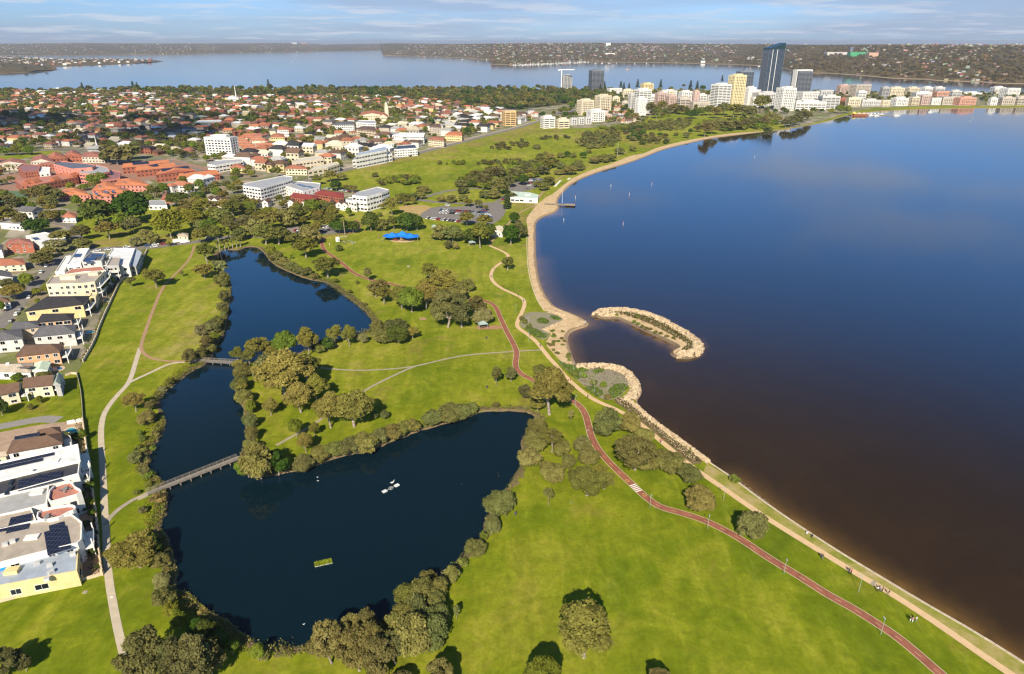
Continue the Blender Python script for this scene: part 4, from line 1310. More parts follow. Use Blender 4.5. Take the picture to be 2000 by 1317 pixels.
def building(name, desc, px, h, roof, rc, wc, rise=2.0, cat='house', storeys=2, eave=0.5, wins='parts', winw=1.5, gap=3.6, group=None, sol=None, base=0.0, extras=(), final=True, world=None, parapet=0.6, skip_edges=(), balc=False):
 """px: corners of the roof edge, seen in the photograph, at height h"""
 q = ccw(world if world else GG(px, h))
 cx, cy = sum(p[0] for p in q) / len(q), sum(p[1] for p in q) / len(q)
 o = (cx, cy, 0)
 OCC.append((cx, cy, max(math.hypot(p[0] - cx, p[1] - cy) for p in q) * .85))
 loc = [(p[0] - cx, p[1] - cy) for p in q]
 t = thing(name, desc, cat, (cx, cy, base), group=group, final=final)
 wq = inset(loc, eave) if roof != 'flat' else loc
 ins_ok = area2(wq) > 0
 if not ins_ok:
  wq = loc
 W, Rc = WALLC.get(wc, wc), ROOFC.get(rc, rc)
 mb = MB()
 top = h - (.25 if roof != 'flat' else 0)
 mb.prism(wq, -.2, top, 0)
 link('wall', mb.mesh('wall', [m_paint()]), t, color=W)
 mb = MB()
 if roof == 'flat':
  ring = inset(loc, .3)
  n = len(loc)
  mb2 = MB()
  for i in range(n):
   j = (i + 1) % n
   mb2.prism([loc[i], loc[j], ring[j], ring[i]], h + .002, h + parapet, 0)
  link('parapet', mb2.mesh('parapet', [m_paint()]), t, color=[min(.85, c * 1.08) for c in W])
  mb.prism(ring, h - .1, h + .12, 0)
  rfo = link('roof', mb.mesh('roof', [m_paint('metal')]), t, color=Rc)
 else:
  roof_shape(mb, loc, h, rise, roof)
  rfo = link('roof', mb.mesh('roof', [m_paint('tile'), m_paint('tile')]), t, color=Rc)
  if roof == 'gable':
   # gable wall triangles
   L01 = math.hypot(loc[1][0] - loc[0][0], loc[1][1] - loc[0][1])
   L12 = math.hypot(loc[2][0] - loc[1][0], loc[2][1] - loc[1][1])
   qq = loc if L01 >= L12 else loc[1:] + loc[:1]
   g = MB()
   for a, b in ((qq[1], qq[2]), (qq[3], qq[0])):
    ox, oy = (b[1] - a[1]), -(b[0] - a[0])
    L = math.hypot(ox, oy)
    ox, oy = ox / L * .04, oy / L * .04
    m = ((a[0] + b[0]) / 2 + ox, (a[1] + b[1]) / 2 + oy)
    g.tri((a[0] + ox, a[1] + oy, h - .3), (b[0] + ox, b[1] + oy, h - .3), (m[0], m[1], h + rise - .15))
   link('gable', g.mesh('gable', [m_paint()]), t, color=W)
 # windows on the walls that face the camera side
 if wins:
  sh = (h - .3) / storeys
  n = len(wq)
  joined = MB()
  shared = {}
  count = 0
  for i in range(n):
   if i in skip_edges:
    continue
   a, b = wq[i], wq[(i + 1) % n]
   L = math.hypot(b[0] - a[0], b[1] - a[1])
   if L < 2.6:
    continue
   u = ((b[0] - a[0]) / L, (b[1] - a[1]) / L)
   nn = (u[1], -u[0])
   mid = ((a[0] + b[0]) / 2 + cx, (a[1] + b[1]) / 2 + cy)
   if nn[0] * mid[0] + nn[1] * mid[1] > 0:      # faces away from the park
    continue
   k = max(1, int(L / gap))
   for s_ in range(storeys):
    for c_ in range(k):
     tt = (c_ + .5) / k
     ww = min(winw * random.choice((.8, 1, 1, 1.3)), L / k * .8)
     hh = min(sh * .5, 1.5) * random.choice((.8, 1, 1))
     zz = s_ * sh + sh * .32
     p = (a[0] + (b[0] - a[0]) * tt, a[1] + (b[1] - a[1]) * tt)
     if wins == 'parts' and random.random() < .82:
      ww = round(ww, 1)
      m2 = MB()
      win_box(m2, (0, 0), (1, 0), ww, hh, 0)
      key = (ww, round(hh, 1))
      if key not in shared:
       pane = MB()
       pane.box((0, -.075, .05), (ww - .02, .02, hh - .1))
       shared[key] = (m2.mesh('window', [m_flat('window_frame', (.70, .68, .62)), m_glass()]), pane.mesh('pane', [m_glass()]))
      wo = link('window', shared[key][0], t, (p[0], p[1], zz), math.atan2(u[1], u[0]))
      link('pane', shared[key][1], wo)
     elif wins == 'joined':
      win_box(joined, p, u, ww, hh, zz, frame=False)
     count += 1
  if joined.f:
   stuff('windows', joined.mesh('windows', [m_paint(), m_glass()]), None, None, t, color=W)
 if sol:
  for (spx, nw, nh, tl) in sol:
   c = G(spx[0], spx[1], h + .5)
   L = math.hypot(q[1][0] - q[0][0], q[1][1] - q[0][1])
   e = max(range(len(q)), key=lambda i: math.hypot(q[(i + 1) % len(q)][0] - q[i][0], q[(i + 1) % len(q)][1] - q[i][1]))
   dx, dy = q[(e + 1) % len(q)][0] - q[e][0], q[(e + 1) % len(q)][1] - q[e][1]
   L = math.hypot(dx, dy)
   dx, dy = dx / L, dy / L
   if dy < 0 or (abs(dy) < .1 and dx < 0):
    dx, dy = -dx, -dy
   zz = h + .12
   if roof in ('hip', 'gable'):
    zz = h + rise * .35
   solar(rfo, (cx, cy), c, (dx, dy), nw, nh, zz, tl)
 if balc:
  balcony(t, q, h, storeys)
 for e in extras:
  kind, spx = e[0], e[1]
  c = G(spx[0], spx[1], h + .4)
  p = (c[0] - cx, c[1] - cy)
  mb = MB()
  if kind == 'ac':
   mb.box((p[0], p[1], h + .1), (1.3, 1.0, .9), random.uniform(0, 1))
   link('air_conditioner', mb.mesh('air_conditioner', [m_flat('ac_grey', (.5, .5, .48))]), rfo)
  elif kind == 'chimney':
   mb.box((p[0], p[1], h - .5), (1.2, 1.2, rise + 1.0), .3)
   link('chimney', mb.mesh('chimney', [m_paint()]), rfo, color=W)
  elif kind == 'skylight':
   mb.box((p[0], p[1], h + .1), (e[2], e[3], .5), e[4])
   link('skylight', mb.mesh('skylight', [m_glass()]), rfo)
  elif kind == 'plant':
   mb.box((p[0], p[1], h + .1), (e[2], e[3], e[4]), e[5])
   link('roof_room', mb.mesh('roof_room', [m_paint()]), rfo, color=W)
 return t, q
def terrace(parent_t, q_px, h, color, label=None):
 pass
def wall_run(name, desc, pts, w, h, mat, cat='wall', final=True, post=None, ph=0, every=3):
 p0 = pts[0]
 t = thing(name, desc, cat, (p0[0], p0[1], 0), final=final)
 me = ribbon_wall([(p[0] - p0[0], p[1] - p0[1]) for p in pts], w, h)
 me.materials.append(mat)
 link('wall_panel', me, t)
 if post:
  r = resample([(p[0] - p0[0], p[1] - p0[1]) for p in pts], every)
  mb = MB()
  mb.box((0, 0, -.1), (post, post, ph + .1))
  pm = mb.mesh('pillar', [mat])
  for p in r:
   link('pillar', pm, t, (p[0], p[1], 0))
 return t
def ribbon_wall(pts, w, h):
 mb = MB()
 n = len(pts)
 L, Rr = [], []
 for i in range(n):
  a, b = pts[max(i - 1, 0)], pts[min(i + 1, n - 1)]
  tx, ty = b[0] - a[0], b[1] - a[1]
  d = math.hypot(tx, ty) or 1
  L.append((pts[i][0] - ty / d * w / 2, pts[i][1] + tx / d * w / 2))
  Rr.append((pts[i][0] + ty / d * w / 2, pts[i][1] - tx / d * w / 2))
 for i in range(n - 1):
  b = len(mb.v)
  mb.v += [(*L[i], -.1), (*L[i + 1], -.1), (*Rr[i + 1], -.1), (*Rr[i], -.1), (*L[i], h), (*L[i + 1], h), (*Rr[i + 1], h), (*Rr[i], h)]
  for f in ((4, 7, 6, 5), (0, 4, 5, 1), (2, 6, 7, 3), (0, 3, 7, 4), (1, 5, 6, 2)):
   mb.face(tuple(b + k for k in f))
 return mb.mesh('wall_panel', [])
def balcony(t, q, h, storeys, deep=2.2):
 """projecting balconies with slabs, posts, rail and dark openings on the side facing the park"""
 cx, cy = t.location[0], t.location[1]
 n = len(q)
 best = max(range(n), key=lambda i: (q[i][0] + q[(i + 1) % n][0]) / 2 if math.hypot(q[(i + 1) % n][0] - q[i][0], q[(i + 1) % n][1] - q[i][1]) > 3 else -1e9)
 a, b = q[best], q[(best + 1) % n]
 a, b = (a[0] - cx, a[1] - cy), (b[0] - cx, b[1] - cy)
 L = math.hypot(b[0] - a[0], b[1] - a[1])
 u = ((b[0] - a[0]) / L, (b[1] - a[1]) / L)
 nn = (u[1], -u[0])
 ang = math.atan2(u[1], u[0])
 sh = (h - .3) / storeys
 m = ((a[0] + b[0]) / 2, (a[1] + b[1]) / 2)
 for s_ in range(storeys):
  z = s_ * sh
  mb = MB()
  win_box(mb, (m[0] - nn[0] * .5, m[1] - nn[1] * .5), u, L * .8, sh * .72, z + .1, .12, False)
  link('glass_door', mb.mesh('glass_door', [m_paint(), m_glass()]), t)
  if s_:
   mb = MB()
   mb.box((m[0] + nn[0] * deep / 2, m[1] + nn[1] * deep / 2, z), (L * .96, deep, .25), ang)
   link('balcony_slab', mb.mesh('balcony_slab', [m_paint()]), t, color=WALLC['white'])
   mb = MB()
   mb.box((m[0] + nn[0] * deep, m[1] + nn[1] * deep, z + 1.1), (L * .96, .08, .1), ang)
   k = max(3, int(L / .8))
   for i in range(k + 1):
    x = -L * .48 + L * .96 * i / k
    mb.box((m[0] + nn[0] * deep + u[0] * x, m[1] + nn[1] * deep + u[1] * x, z + .25), (.06, .06, .9), ang)
   link('balustrade', mb.mesh('balustrade', [M_WHITE]), t)
 for s in (-1, 1):
  mb = MB()
  x = s * L * .46
  mb.box((m[0] + nn[0] * (deep - .2) + u[0] * x, m[1] + nn[1] * (deep - .2) + u[1] * x, 0), (.3, .3, h - .4), ang)
  link('column', mb.mesh('column', [M_WHITE]), t)
# ---------------- the row of houses along the left lawn, front to back
B = building
b1, _ = B('flat_roofed_house', 'low blue-grey flat roofed building with yellow walls, nearest at the lower left', [(-70, 1122), (0, 1103), (154, 1066), (151, 1117), (0, 1146), (-70, 1160)], 4.6, 'flat', 'blue grey', 'yellow', storeys=1, wins='parts', winw=2.2, gap=5.0, parapet=.35, extras=[('ac', (97, 1105)), ('ac', (100, 1118)), ('ac', (72, 1102)), ('ac', (92, 1132)), ('plant', (24, 1116), 3.2, 2.2, 1.0, .2), ('ac', (143, 1083))])
mb = MB()
for k, (a, b) in enumerate([((2, 1099), (12, 1095)), ((4, 1110), (12, 1107))]):
 c = G(a[0], a[1], 5)
 mb.box((c[0], c[1], 4.8), (2.2, 1.4, .25), .3)
thing('tarpaulin', 'bright blue tarpaulin sheets lying on the blue-grey flat roof', 'tarpaulin', (0, 0, 0), mb.mesh('tarpaulin', [m_flat('blue_tarp', (.02, .25, .70))]), final=True)
B('flat_roofed_house', 'long pinkish flat roofed house with two black solar arrays and a white end wall', [(-70, 1060), (0, 1034), (72, 1020), (140, 1006), (161, 1022), (160, 1056), (152, 1063), (45, 1090), (-70, 1120)], 6.4, 'flat', 'beige', 'white', storeys=2, winw=1.4, parapet=.5, sol=[((113, 1040), 9, 2, .05), ((112, 1055), 11, 3, .05)], extras=[('ac', (25, 1058)), ('ac', (10, 1064)), ('plant', (62, 1049), 3.4, 2.0, .5, .2)], balc=True)
B('flat_roofed_house', 'flat roofed house with a square blue-black solar array beside a pink terrace', [(-70, 1030), (0, 1008), (62, 995), (72, 1020), (0, 1036), (-70, 1062)], 6.3, 'flat', 'beige', 'white', storeys=2, sol=[((38, 1022), 5, 4, .05), ((10, 1033), 6, 1, .05)])
# curved pink terraces, each with its parapet
def terrace_house(desc, px, h, floor_col, wc='white', furn=None):
 q = ccw(chaikin(GG(px, h), 1, True))
 cx, cy = sum(p[0] for p in q) / len(q), sum(p[1] for p in q) / len(q)
 loc = [(p[0] - cx, p[1] - cy) for p in q]
 t = thing('terrace_house', desc, 'house', (cx, cy, 0), final=True)
 OCC.append((cx, cy, 8))
 mb = MB()
 mb.prism(loc, -.1, h, 0)
 link('wall', mb.mesh('wall', [m_paint()]), t, color=WALLC[wc])
 mb = MB()
 ring = inset(loc, .3)
 for i in range(len(loc)):
  j = (i + 1) % len(loc)
  mb.prism([loc[i], loc[j], ring[j], ring[i]], h + .002, h + .85, 0)
 link('parapet', mb.mesh('parapet', [m_paint()]), t, color=WALLC[wc])
 mb = MB()
 mb.prism(ring, h - .1, h + .06, 0)
 link('terrace_floor', mb.mesh('terrace_floor', [m_paint('tile')]), t, color=floor_col)
 mb = MB()
 for i in range(len(loc)):
  a, b = loc[i], loc[(i + 1) % len(loc)]
  L = math.hypot(b[0] - a[0], b[1] - a[1])
  if L > 1.6:
   u = ((b[0] - a[0]) / L, (b[1] - a[1]) / L)
   win_box(mb, ((a[0] + b[0]) / 2, (a[1] + b[1]) / 2), u, L * .6, 1.6, .9, frame=False)
   win_box(mb, ((a[0] + b[0]) / 2, (a[1] + b[1]) / 2), u, L * .6, 1.4, 3.8, frame=False)
 stuff('windows', mb.mesh('windows', [m_paint(), m_glass()]), None, None, t)
 if furn:
  c = G(furn[0], furn[1], h)
  f = thing('garden_table', 'round grey table with chairs on the pink terrace ' + furn[2], 'table', (c[0], c[1], h + .06), final=True)
  mb = MB()
  mb.tube((0, 0, .68), (0, 0, .74), .8, .8, 12)
  mb.tube((0, 0, 0), (0, 0, .7), .06, .06, 6)
  link('table_top', mb.mesh('table_top', [m_flat('slate', (.22, .22, .22))]), f)
  for k in range(4):
   a = k * 1.57 + .4
   mb = MB()
   mb.box((1.25 * math.cos(a), 1.25 * math.sin(a), .4), (.5, .5, .06), a)
   mb.box((1.48 * math.cos(a), 1.48 * math.sin(a), .46), (.06, .5, .45), a)
   for sx in (-.2, .2):
    for sy in (-.2, .2):
     mb.box((1.25 * math.cos(a) + sx, 1.25 * math.sin(a) + sy, 0), (.05, .05, .4))
   ch = link('chair', mb.mesh('chair', [m_flat('slate', (.22, .22, .22))]), None, (c[0], c[1], h + .06))
   ch['category'] = 'chair'
   ch['group'] = 'terrace chairs'
   THINGS.append((ch, 'grey garden chair round the terrace table', c[0] + math.cos(a), c[1] + math.sin(a), False))
 return t
PINK = (0.46, 0.20, 0.15)
terrace_house('white house end with a curved pink roof terrace, lower of the two', [(72, 1019), (75, 1001), (108, 993), (140, 989), (150, 993), (148, 1000), (131, 1006), (110, 1020)], 6.5, PINK, furn=(92, 1014, 'lower down'))
terrace_house('white house end with a bulging pink roof terrace, upper of the two', [(93, 986), (98, 955), (136, 942), (143, 947), (148, 955), (159, 960), (161, 967), (120, 979)], 6.5, PINK, furn=(128, 959, 'higher up'))
B('flat_roofed_house', 'pale ribbed metal roofed house with white parapet beside the upper pink terrace', [(-70, 985), (0, 972), (97, 950), (92, 987), (0, 1010), (-70, 1028)], 6.2, 'flat', 'pale grey', 'white', extras=[('plant', (72, 962), 3.5, 2.0, .6, .25), ('skylight', (104, 955), 1.4, .8, .2)])
B('glass_roofed_house', 'long dark slate and glass roofed house between white parapets', [(-70, 955), (0, 941), (150, 905), (157, 905), (154, 928), (143, 931), (0, 970), (-70, 985)], 6.6, 'flat', 'charcoal', 'white', sol=[((60, 944), 6, 3, .12), ((100, 934), 5, 3, .12)], extras=[('skylight', (76, 932), 1.0, 2.8, .25), ('skylight', (22, 942), 1.0, 2.8, .25), ('skylight', (18, 958), 1.2, 4.0, .25)], balc=True)
B('white_roofed_house', 'long white flat roofed house with two thin dark solar strips', [(-70, 915), (0, 905), (75, 888), (153, 870), (158, 903), (100, 917), (0, 940), (-70, 955)], 6.8, 'flat', 'white', 'white', sol=[((45, 899), 16, 1, .06), ((33, 908), 13, 1, .06)], extras=[('plant', (105, 900), 3.0, 2.0, .4, .25), ('plant', (55, 922), 3.0, 1.2, .8, .25)], balc=True)
B('brown_roofed_house', 'white walled house with a brown tiled hip roof beside a round pool', [(12, 886), (24, 860), (120, 845), (123, 866)], 5.8, 'hip', 'brown', 'white', rise=2.0, sol=[((54, 855), 7, 1, .25)], balc=True)
B('brown_roofed_annex', 'small brown roofed wing behind the round pool', [(68, 856), (74, 840), (117, 833), (121, 846)], 5.0, 'hip', 'brown', 'white', rise=1.6)
B('small_shed', 'tan roofed outbuilding at the left edge near the slate roof', [(-30, 896), (-28, 888), (12, 883), (14, 890)], 4.0, 'gable', 'beige', 'cream', rise=1.0, storeys=1)
# villas with big arched balconies
for dsc, q, dx in (('cream villa with a brown gable roof and an arched balcony, right of the pair', [(44, 758), (52, 738), (110, 731), (103, 752)], 0), ('cream villa with a brown gable roof and an arched balcony, left of the pair', [(-20, 776), (-12, 752), (45, 748), (37, 764)], 1)):
 t_, q_ = B('villa', dsc, q, 5.2, 'gable', 'brown', 'cream', rise=2.2, wins='parts', winw=1.8, gap=3.4, storeys=2, balc=True)
 e = max(q_, key=lambda p: p[0])
B('villa_wing', 'blue-grey sided balcony wing at the end of the right cream villa', [(103, 752), (110, 731), (122, 734), (119, 752)], 5.4, 'gable', 'green grey', 'grey', rise=1.4, winw=2.4, gap=2.6)
B('bungalow', 'low beige roofed white bungalow with a dark solar square', [(-40, 725), (-38, 712), (66, 708), (60, 727)], 3.9, 'hip', 'beige', 'white', rise=1.6, storeys=1, sol=[((52, 720), 5, 2, .25)], extras=[('chimney', (17, 716))])
B('pergola_roof', 'pale green metal gable roof beside the long blue pool', [(61, 726), (68, 709), (100, 707), (93, 724)], 3.6, 'gable', 'pale green', 'white', rise=1.0, storeys=1)
B('orange_house', 'orange walled two storey house with a brown hip roof', [(28, 697), (48, 673), (126, 671), (117, 687)], 6.2, 'hip', 'brown', 'orange', rise=2.0, winw=1.5, gap=3.0, balc=True)
B('grey_house', 'long pale grey house with a slate grey hip roof', [(62, 658), (80, 636), (150, 634), (147, 650)], 6.6, 'hip', 'grey', 'lgrey', rise=2.2, winw=1.6, gap=3.4, balc=True)
B('grey_house', 'grey rendered wing with a slate roof at the left edge', [(-40, 668), (-20, 648), (42, 642), (45, 661)], 6.4, 'hip', 'grey', 'lgrey', rise=2.0, winw=1.8, gap=5)
B('grey_house', 'slate roofed link between the two grey wings', [(20, 646), (26, 629), (72, 626), (78, 638)], 6.0, 'hip', 'grey', 'sand', rise=1.6)
B('brown_house', 'small tan house with a dark hip roof and deep balcony', [(70, 630), (82, 613), (146, 612), (140, 624)], 6.2, 'hip', 'charcoal', 'orange', rise=1.8, winw=2.6, gap=3.2, balc=True)
B('yellow_house', 'big yellow two storey house with a dark charcoal hip roof', [(46, 608), (92, 579), (176, 578), (163, 594)], 7.2, 'hip', 'charcoal', 'yellow', rise=2.6, winw=2.0, gap=4.6, balc=True)
B('cream_apartments', 'cream three storey apartment house with stepped terraces', [(90, 557), (103, 541), (150, 535), (205, 531), (185, 552), (160, 555)], 9.5, 'flat', 'beige', 'cream', storeys=3, winw=1.4, gap=3.0, extras=[('plant', (135, 544), 8, 3, 2.0, .1), ('plant', (185, 535), 5, 4, 1.4, .1)], balc=True)
B('yellow_annex', 'bright yellow canopy roof beside the cream apartments', [(175, 581), (178, 573), (191, 574), (187, 583)], 5.0, 'flat', 'cream', 'yellow', storeys=2)
B('orange_roofed_house', 'white house with a long bright orange tiled roof', [(124, 537), (140, 526), (198, 521), (206, 529), (165, 531)], 9.8, 'flat', 'orange', 'white', storeys=3, parapet=.2, balc=True)
B('white_house', 'white modern house with a dark grey roof room and blue solar panels', [(160, 512), (178, 493), (206, 495), (198, 511)], 9.0, 'flat', 'grey', 'lgrey', storeys=3, sol=[((176, 508), 9, 3, .12), ((184, 500), 6, 2, .12), ((198, 500), 5, 3, .12)], winw=2.2, gap=3, balc=True)
B('white_house', 'white modern house with a long white metal roof and one solar square', [(130, 519), (151, 488), (175, 486), (158, 516)], 8.0, 'flat', 'white', 'white', storeys=2, sol=[((152, 499), 7, 2, .1)], winw=2)
B('white_house', 'low white walled entry block beside the street corner', [(108, 533), (128, 502), (140, 501), (126, 532)], 6.0, 'flat', 'white', 'white', storeys=2)
B('white_house', 'white house with a very broad white roof next to the fence', [(210, 502), (222, 486), (264, 487), (252, 519), (235, 520)], 7.5, 'flat', 'white', 'white', storeys=2, winw=2)
B('grey_skillion', 'sloping dark grey metal roof beside the broad white roof', [(253, 519), (266, 520), (278, 496), (266, 489)], 6.0, 'skillion', 'blue grey', 'grey', rise=1.0, storeys=2)
B('grey_flat_house', 'boxy grey balcony house with a beige flat roof', [(208, 521), (218, 503), (235, 504), (232, 520)], 9.0, 'flat', 'beige', 'grey', storeys=3, winw=2.2, gap=3, balc=True)
B('white_roofed_hall', 'low white roofed building with scattered solar panels above the street', [(50, 462), (88, 455), (129, 466), (86, 484)], 4.5, 'flat', 'white', 'white', storeys=1, sol=[((70, 466), 7, 2, .1), ((97, 471), 6, 2, .1)])
B('brick_flats', 'red brick two storey flats with a dusty red hip roof', [(9, 476), (20, 467), (58, 467), (66, 476)], 6.5, 'hip', 'dusty red', 'brick', rise=1.8, winw=1.4)
B('street_house', 'cream house with patchy orange roofs at the street corner', [(-30, 520), (-20, 505), (45, 505), (50, 516)], 4.5, 'hip', 'terracotta', 'cream', rise=1.8)
B('street_house', 'white gabled house at the left edge below the orange roofs', [(-30, 545), (-25, 531), (20, 531), (26, 542)], 6.0, 'gable', 'grey', 'white', rise=1.6)
B('street_house', 'grey roofed white house at the left edge beyond the brick flats', [(-30, 488), (-20, 478), (6, 478), (4, 487)], 6.0, 'hip', 'grey', 'white', rise=1.5)
B('street_house', 'red roofed cottage at the corner of the side street', [(-25, 590), (-20, 582), (16, 582), (22, 590)], 4.0, 'hip', 'brown', 'white', rise=1.6)
B('street_house', 'dark flat roofed house near the round tree and the court', [(0, 437), (18, 430), (50, 430), (45, 441)], 4.0, 'flat', 'pale grey', 'white', storeys=1)
B('street_house', 'orange roofed white bungalow by the dark fig trees', [(118, 424), (128, 416), (150, 417), (148, 425)], 4.5, 'hip', 'terracotta', 'white', rise=2)
# ---------------- the red school
S = lambda dsc, px, h, roof, rc, wc, **k: B('school_block', dsc, px, h, roof, rc, wc, cat='school building', wins=k.pop('wins', 'joined'), **k)
S('long orange roofed school wing with white edged dormer gables', [(40, 362), (75, 361), (152, 346), (125, 338), (95, 345), (28, 352)], 7, 'flat', 'orange', 'brick', storeys=2, parapet=.3)
for i, (x, y) in enumerate([(57, 358), (71, 356), (109, 352), (145, 344)]):
 c = G(x, y, 7)
 c0 = G(x, y + 6, 7)
 w = 5.4
 q = [(c[0] - w / 2, c[1] - 6), (c[0] + w / 2, c[1] - 6), (c[0] + w / 2, c[1] + 4), (c[0] - w / 2, c[1] + 4)]
 B('school_gable', 'small red gable projecting from the long orange roofed school wing', None, 7.6, 'gable', 'orange', 'brick', cat='school building', world=q, rise=2.8, storeys=2, wins='joined', winw=1.8, gap=4, final=False, group='gables along the orange roofed school wing')
S('pink flat roofed school hall with a black roof court', [(104, 321), (118, 316), (165, 320), (187, 324), (180, 328), (140, 331)], 13, 'flat', 'grey', 'pink', storeys=4, gap=9)
S('pink stepped school block with ribbon windows', [(148, 330), (188, 323), (210, 328), (215, 336), (186, 342), (155, 339)], 10.5, 'flat', 'pale grey', 'pink', storeys=3, gap=3.2, winw=2.8)
S('pink lower school block ending in white bands', [(186, 343), (214, 332), (236, 337), (234, 349), (200, 354)], 7, 'flat', 'pink', 'pink', storeys=2, gap=3, winw=2.6) if False else S('pink lower school block ending in white bands', [(186, 343), (214, 332), (236, 337), (234, 349), (200, 354)], 7, 'flat', 'dusty red', 'pink', storeys=2, gap=3, winw=2.6)
S('brown brick school block with a skylit flat roof', [(34, 327), (45, 321), (80, 324), (76, 334), (48, 337)], 9, 'flat', 'dusty red', 'brick', storeys=3, gap=2.4, winw=.9)
S('white panelled school entrance block', [(74, 332), (80, 327), (98, 328), (97, 337), (77, 339)], 8, 'flat', 'white', 'white', storeys=2)
S('dusty red gabled school house at the left end of the oval', [(-12, 322), (5, 315), (48, 313), (52, 320)], 6.5, 'gable', 'dusty red', 'beige', rise=3, storeys=2)
S('red gabled school house with two white edged gables', [(58, 316), (66, 306), (100, 307), (108, 318)], 7, 'gable', 'dusty red', 'beige', rise=3.4, storeys=2)
S('red roofed school range with a big brick gable in the middle', [(86, 312), (94, 303), (124, 301), (132, 309)], 7, 'gable', 'terracotta', 'brick', rise=3.6, storeys=2)
S('pointed red roofed school house beside the conical grey roof', [(124, 304), (130, 298), (156, 298), (160, 304)], 7.5, 'gable', 'dusty red', 'brick', rise=3.4, storeys=2)
S('long dull red school range right of the pointed gables', [(158, 306), (165, 298), (202, 298), (204, 307)], 7, 'hip', 'dusty red', 'beige', rise=2.6, storeys=2)
S('red roofed link building beneath the pointed school gables', [(72, 322), (88, 316), (116, 316), (108, 322)], 6, 'hip', 'dusty red', 'brick', rise=2, storeys=2)
O = [('orange roofed school hall with black solar panels, farthest left of the four', [(237, 328), (246, 321), (325, 313), (333, 320), (262, 332)], 7),
     ('orange roofed school hall with black solar panels, second of the four', [(264, 334), (270, 326), (338, 318), (345, 326)], 7),
     ('orange roofed school hall with white portal frames and solar panels', [(302, 342), (314, 332), (366, 323), (382, 333)], 8),
     ('orange roofed school hall with a white flat surround, nearest the tower', [(344, 350), (358, 338), (415, 333), (430, 340)], 6)]
for dsc, px, h in O:
 q = px if len(px) == 4 else [px[0], px[1], px[2], px[3]]
 cxx = sum(p[0] for p in q) / 4
 cyy = sum(p[1] for p in q) / 4
 S(dsc, q, h, 'gable', 'orange', 'brick', rise=2.6, storeys=2, sol=[((cxx - 10, cyy + 1), 15, 4, .22), ((cxx + 14, cyy - 2), 14, 4, .22)])
for dsc, px, h in [('orange hip roofed school block with solar strips beside the ragged trees', [(112, 378), (128, 368), (162, 370), (178, 382)], 6), ('orange roofed school block in the middle of the lower group', [(178, 372), (190, 360), (222, 357), (238, 368)], 6), ('red and orange school block with two dark solar squares', [(222, 362), (232, 350), (270, 350), (294, 362)], 6.5), ('orange roofed school block above the dark fig trees', [(180, 384), (186, 376), (210, 373), (218, 382)], 6), ('flat red school block between the lower roofs', [(205, 380), (215, 370), (250, 368), (255, 376)], 5)]:
 cxx = sum(p[0] for p in px) / 4
 cyy = sum(p[1] for p in px) / 4
 S(dsc, px, h, 'hip', 'orange', 'pink', rise=2.2, storeys=2, sol=[((cxx - 8, cyy + 2), 10, 2, .2), ((cxx + 8, cyy - 2), 8, 2, .2)])
B('chapel', 'little red house with a white edged gable by the fig trees', [(314, 388), (318, 381), (334, 380), (337, 388)], 4, 'gable', 'dusty red', 'brick', rise=2.5, storeys=1)
B('school_canteen', 'pale flat roofed courtyard building behind the fig trees', [(290, 402), (292, 392), (322, 392), (326, 402)], 3.5, 'flat', 'pale grey', 'white', storeys=1, parapet=.2)
mb = MB()
for k in range(16):
 a0, a1 = k * math.pi / 8, (k + 1) * math.pi / 8
 mb.tri((13 * math.cos(a0), 13 * math.sin(a0), 6), (13 * math.cos(a1), 13 * math.sin(a1), 6), (0, 0, 9.5))
mb.prism([(11.5 * math.cos(k * math.pi / 8), 11.5 * math.sin(k * math.pi / 8)) for k in range(16)], 0, 6)
ch = G(192, 298)
t = thing('school_chapel', 'low conical grey roofed chapel with a thin white spire behind the school', 'chapel', (ch[0], ch[1], 0), final=True)
link('roof', mb.mesh('roof', [m_flat('grey_roof', (.34, .34, .32))]), t)
mb = MB()
mb.path([(0, 0, 9), (0, 0, 22)], [.9, .08], 6)
link('spire', mb.mesh('spire', [M_WHITE]), t)
OCC.append((ch[0], ch[1], 12))
# ---------------- pale blocks round the road bend
def slab(dsc, px, h, st, wc='white', rc='pale grey', name='apartment_block', cat='apartment block', gap=3.0, winw=1.9, roof='flat', rise=1.5, **k):
 return B(name, dsc, px, h, roof, rc, wc, cat=cat, storeys=st, wins='joined', gap=gap, winw=winw, rise=rise, **k)
slab('long five storey white apartment block with a grey roof, by the pond trees', [(474, 364), (476, 360), (555, 344), (571, 346), (571, 351), (520, 366), (508, 369)], 15, 5, gap=3.2, winw=2.5, wc='white')
slab('bright white four storey block with dark roof panels, right of the long block', [(557, 364), (580, 355), (626, 359), (624, 367), (592, 375)], 11, 4, gap=5, winw=1.2, rc='pale grey', sol=[((590, 362), 14, 2, .05), ((606, 365), 10, 2, .05)])
slab('red brick flats with a maroon roof, nearest the white gabled row', [(566, 384), (574, 376), (622, 382), (618, 391)], 8, 2, 'brick', 'maroon', roof='hip', rise=1.5, gap=2.6, winw=1.2)
slab('maroon roofed brick flats behind the nearer pair', [(614, 378), (622, 370), (672, 377), (672, 387)], 8, 2, 'brick', 'maroon', roof='hip', rise=1.5)
slab('modern white and green glass office with a large flat overhanging roof', [(688, 383), (700, 376), (738, 366), (760, 372), (745, 378), (716, 386)], 12, 3, gap=3.2, winw=2.7, rc='pale grey')
slab('low white wing of the modern office', [(675, 391), (681, 386), (700, 388), (696, 396)], 8, 2)
slab('long low white and dark modern block below the eight storey tower', [(405, 322), (420, 314), (472, 311), (475, 315), (420, 324)], 8, 2, gap=4, winw=3.4)
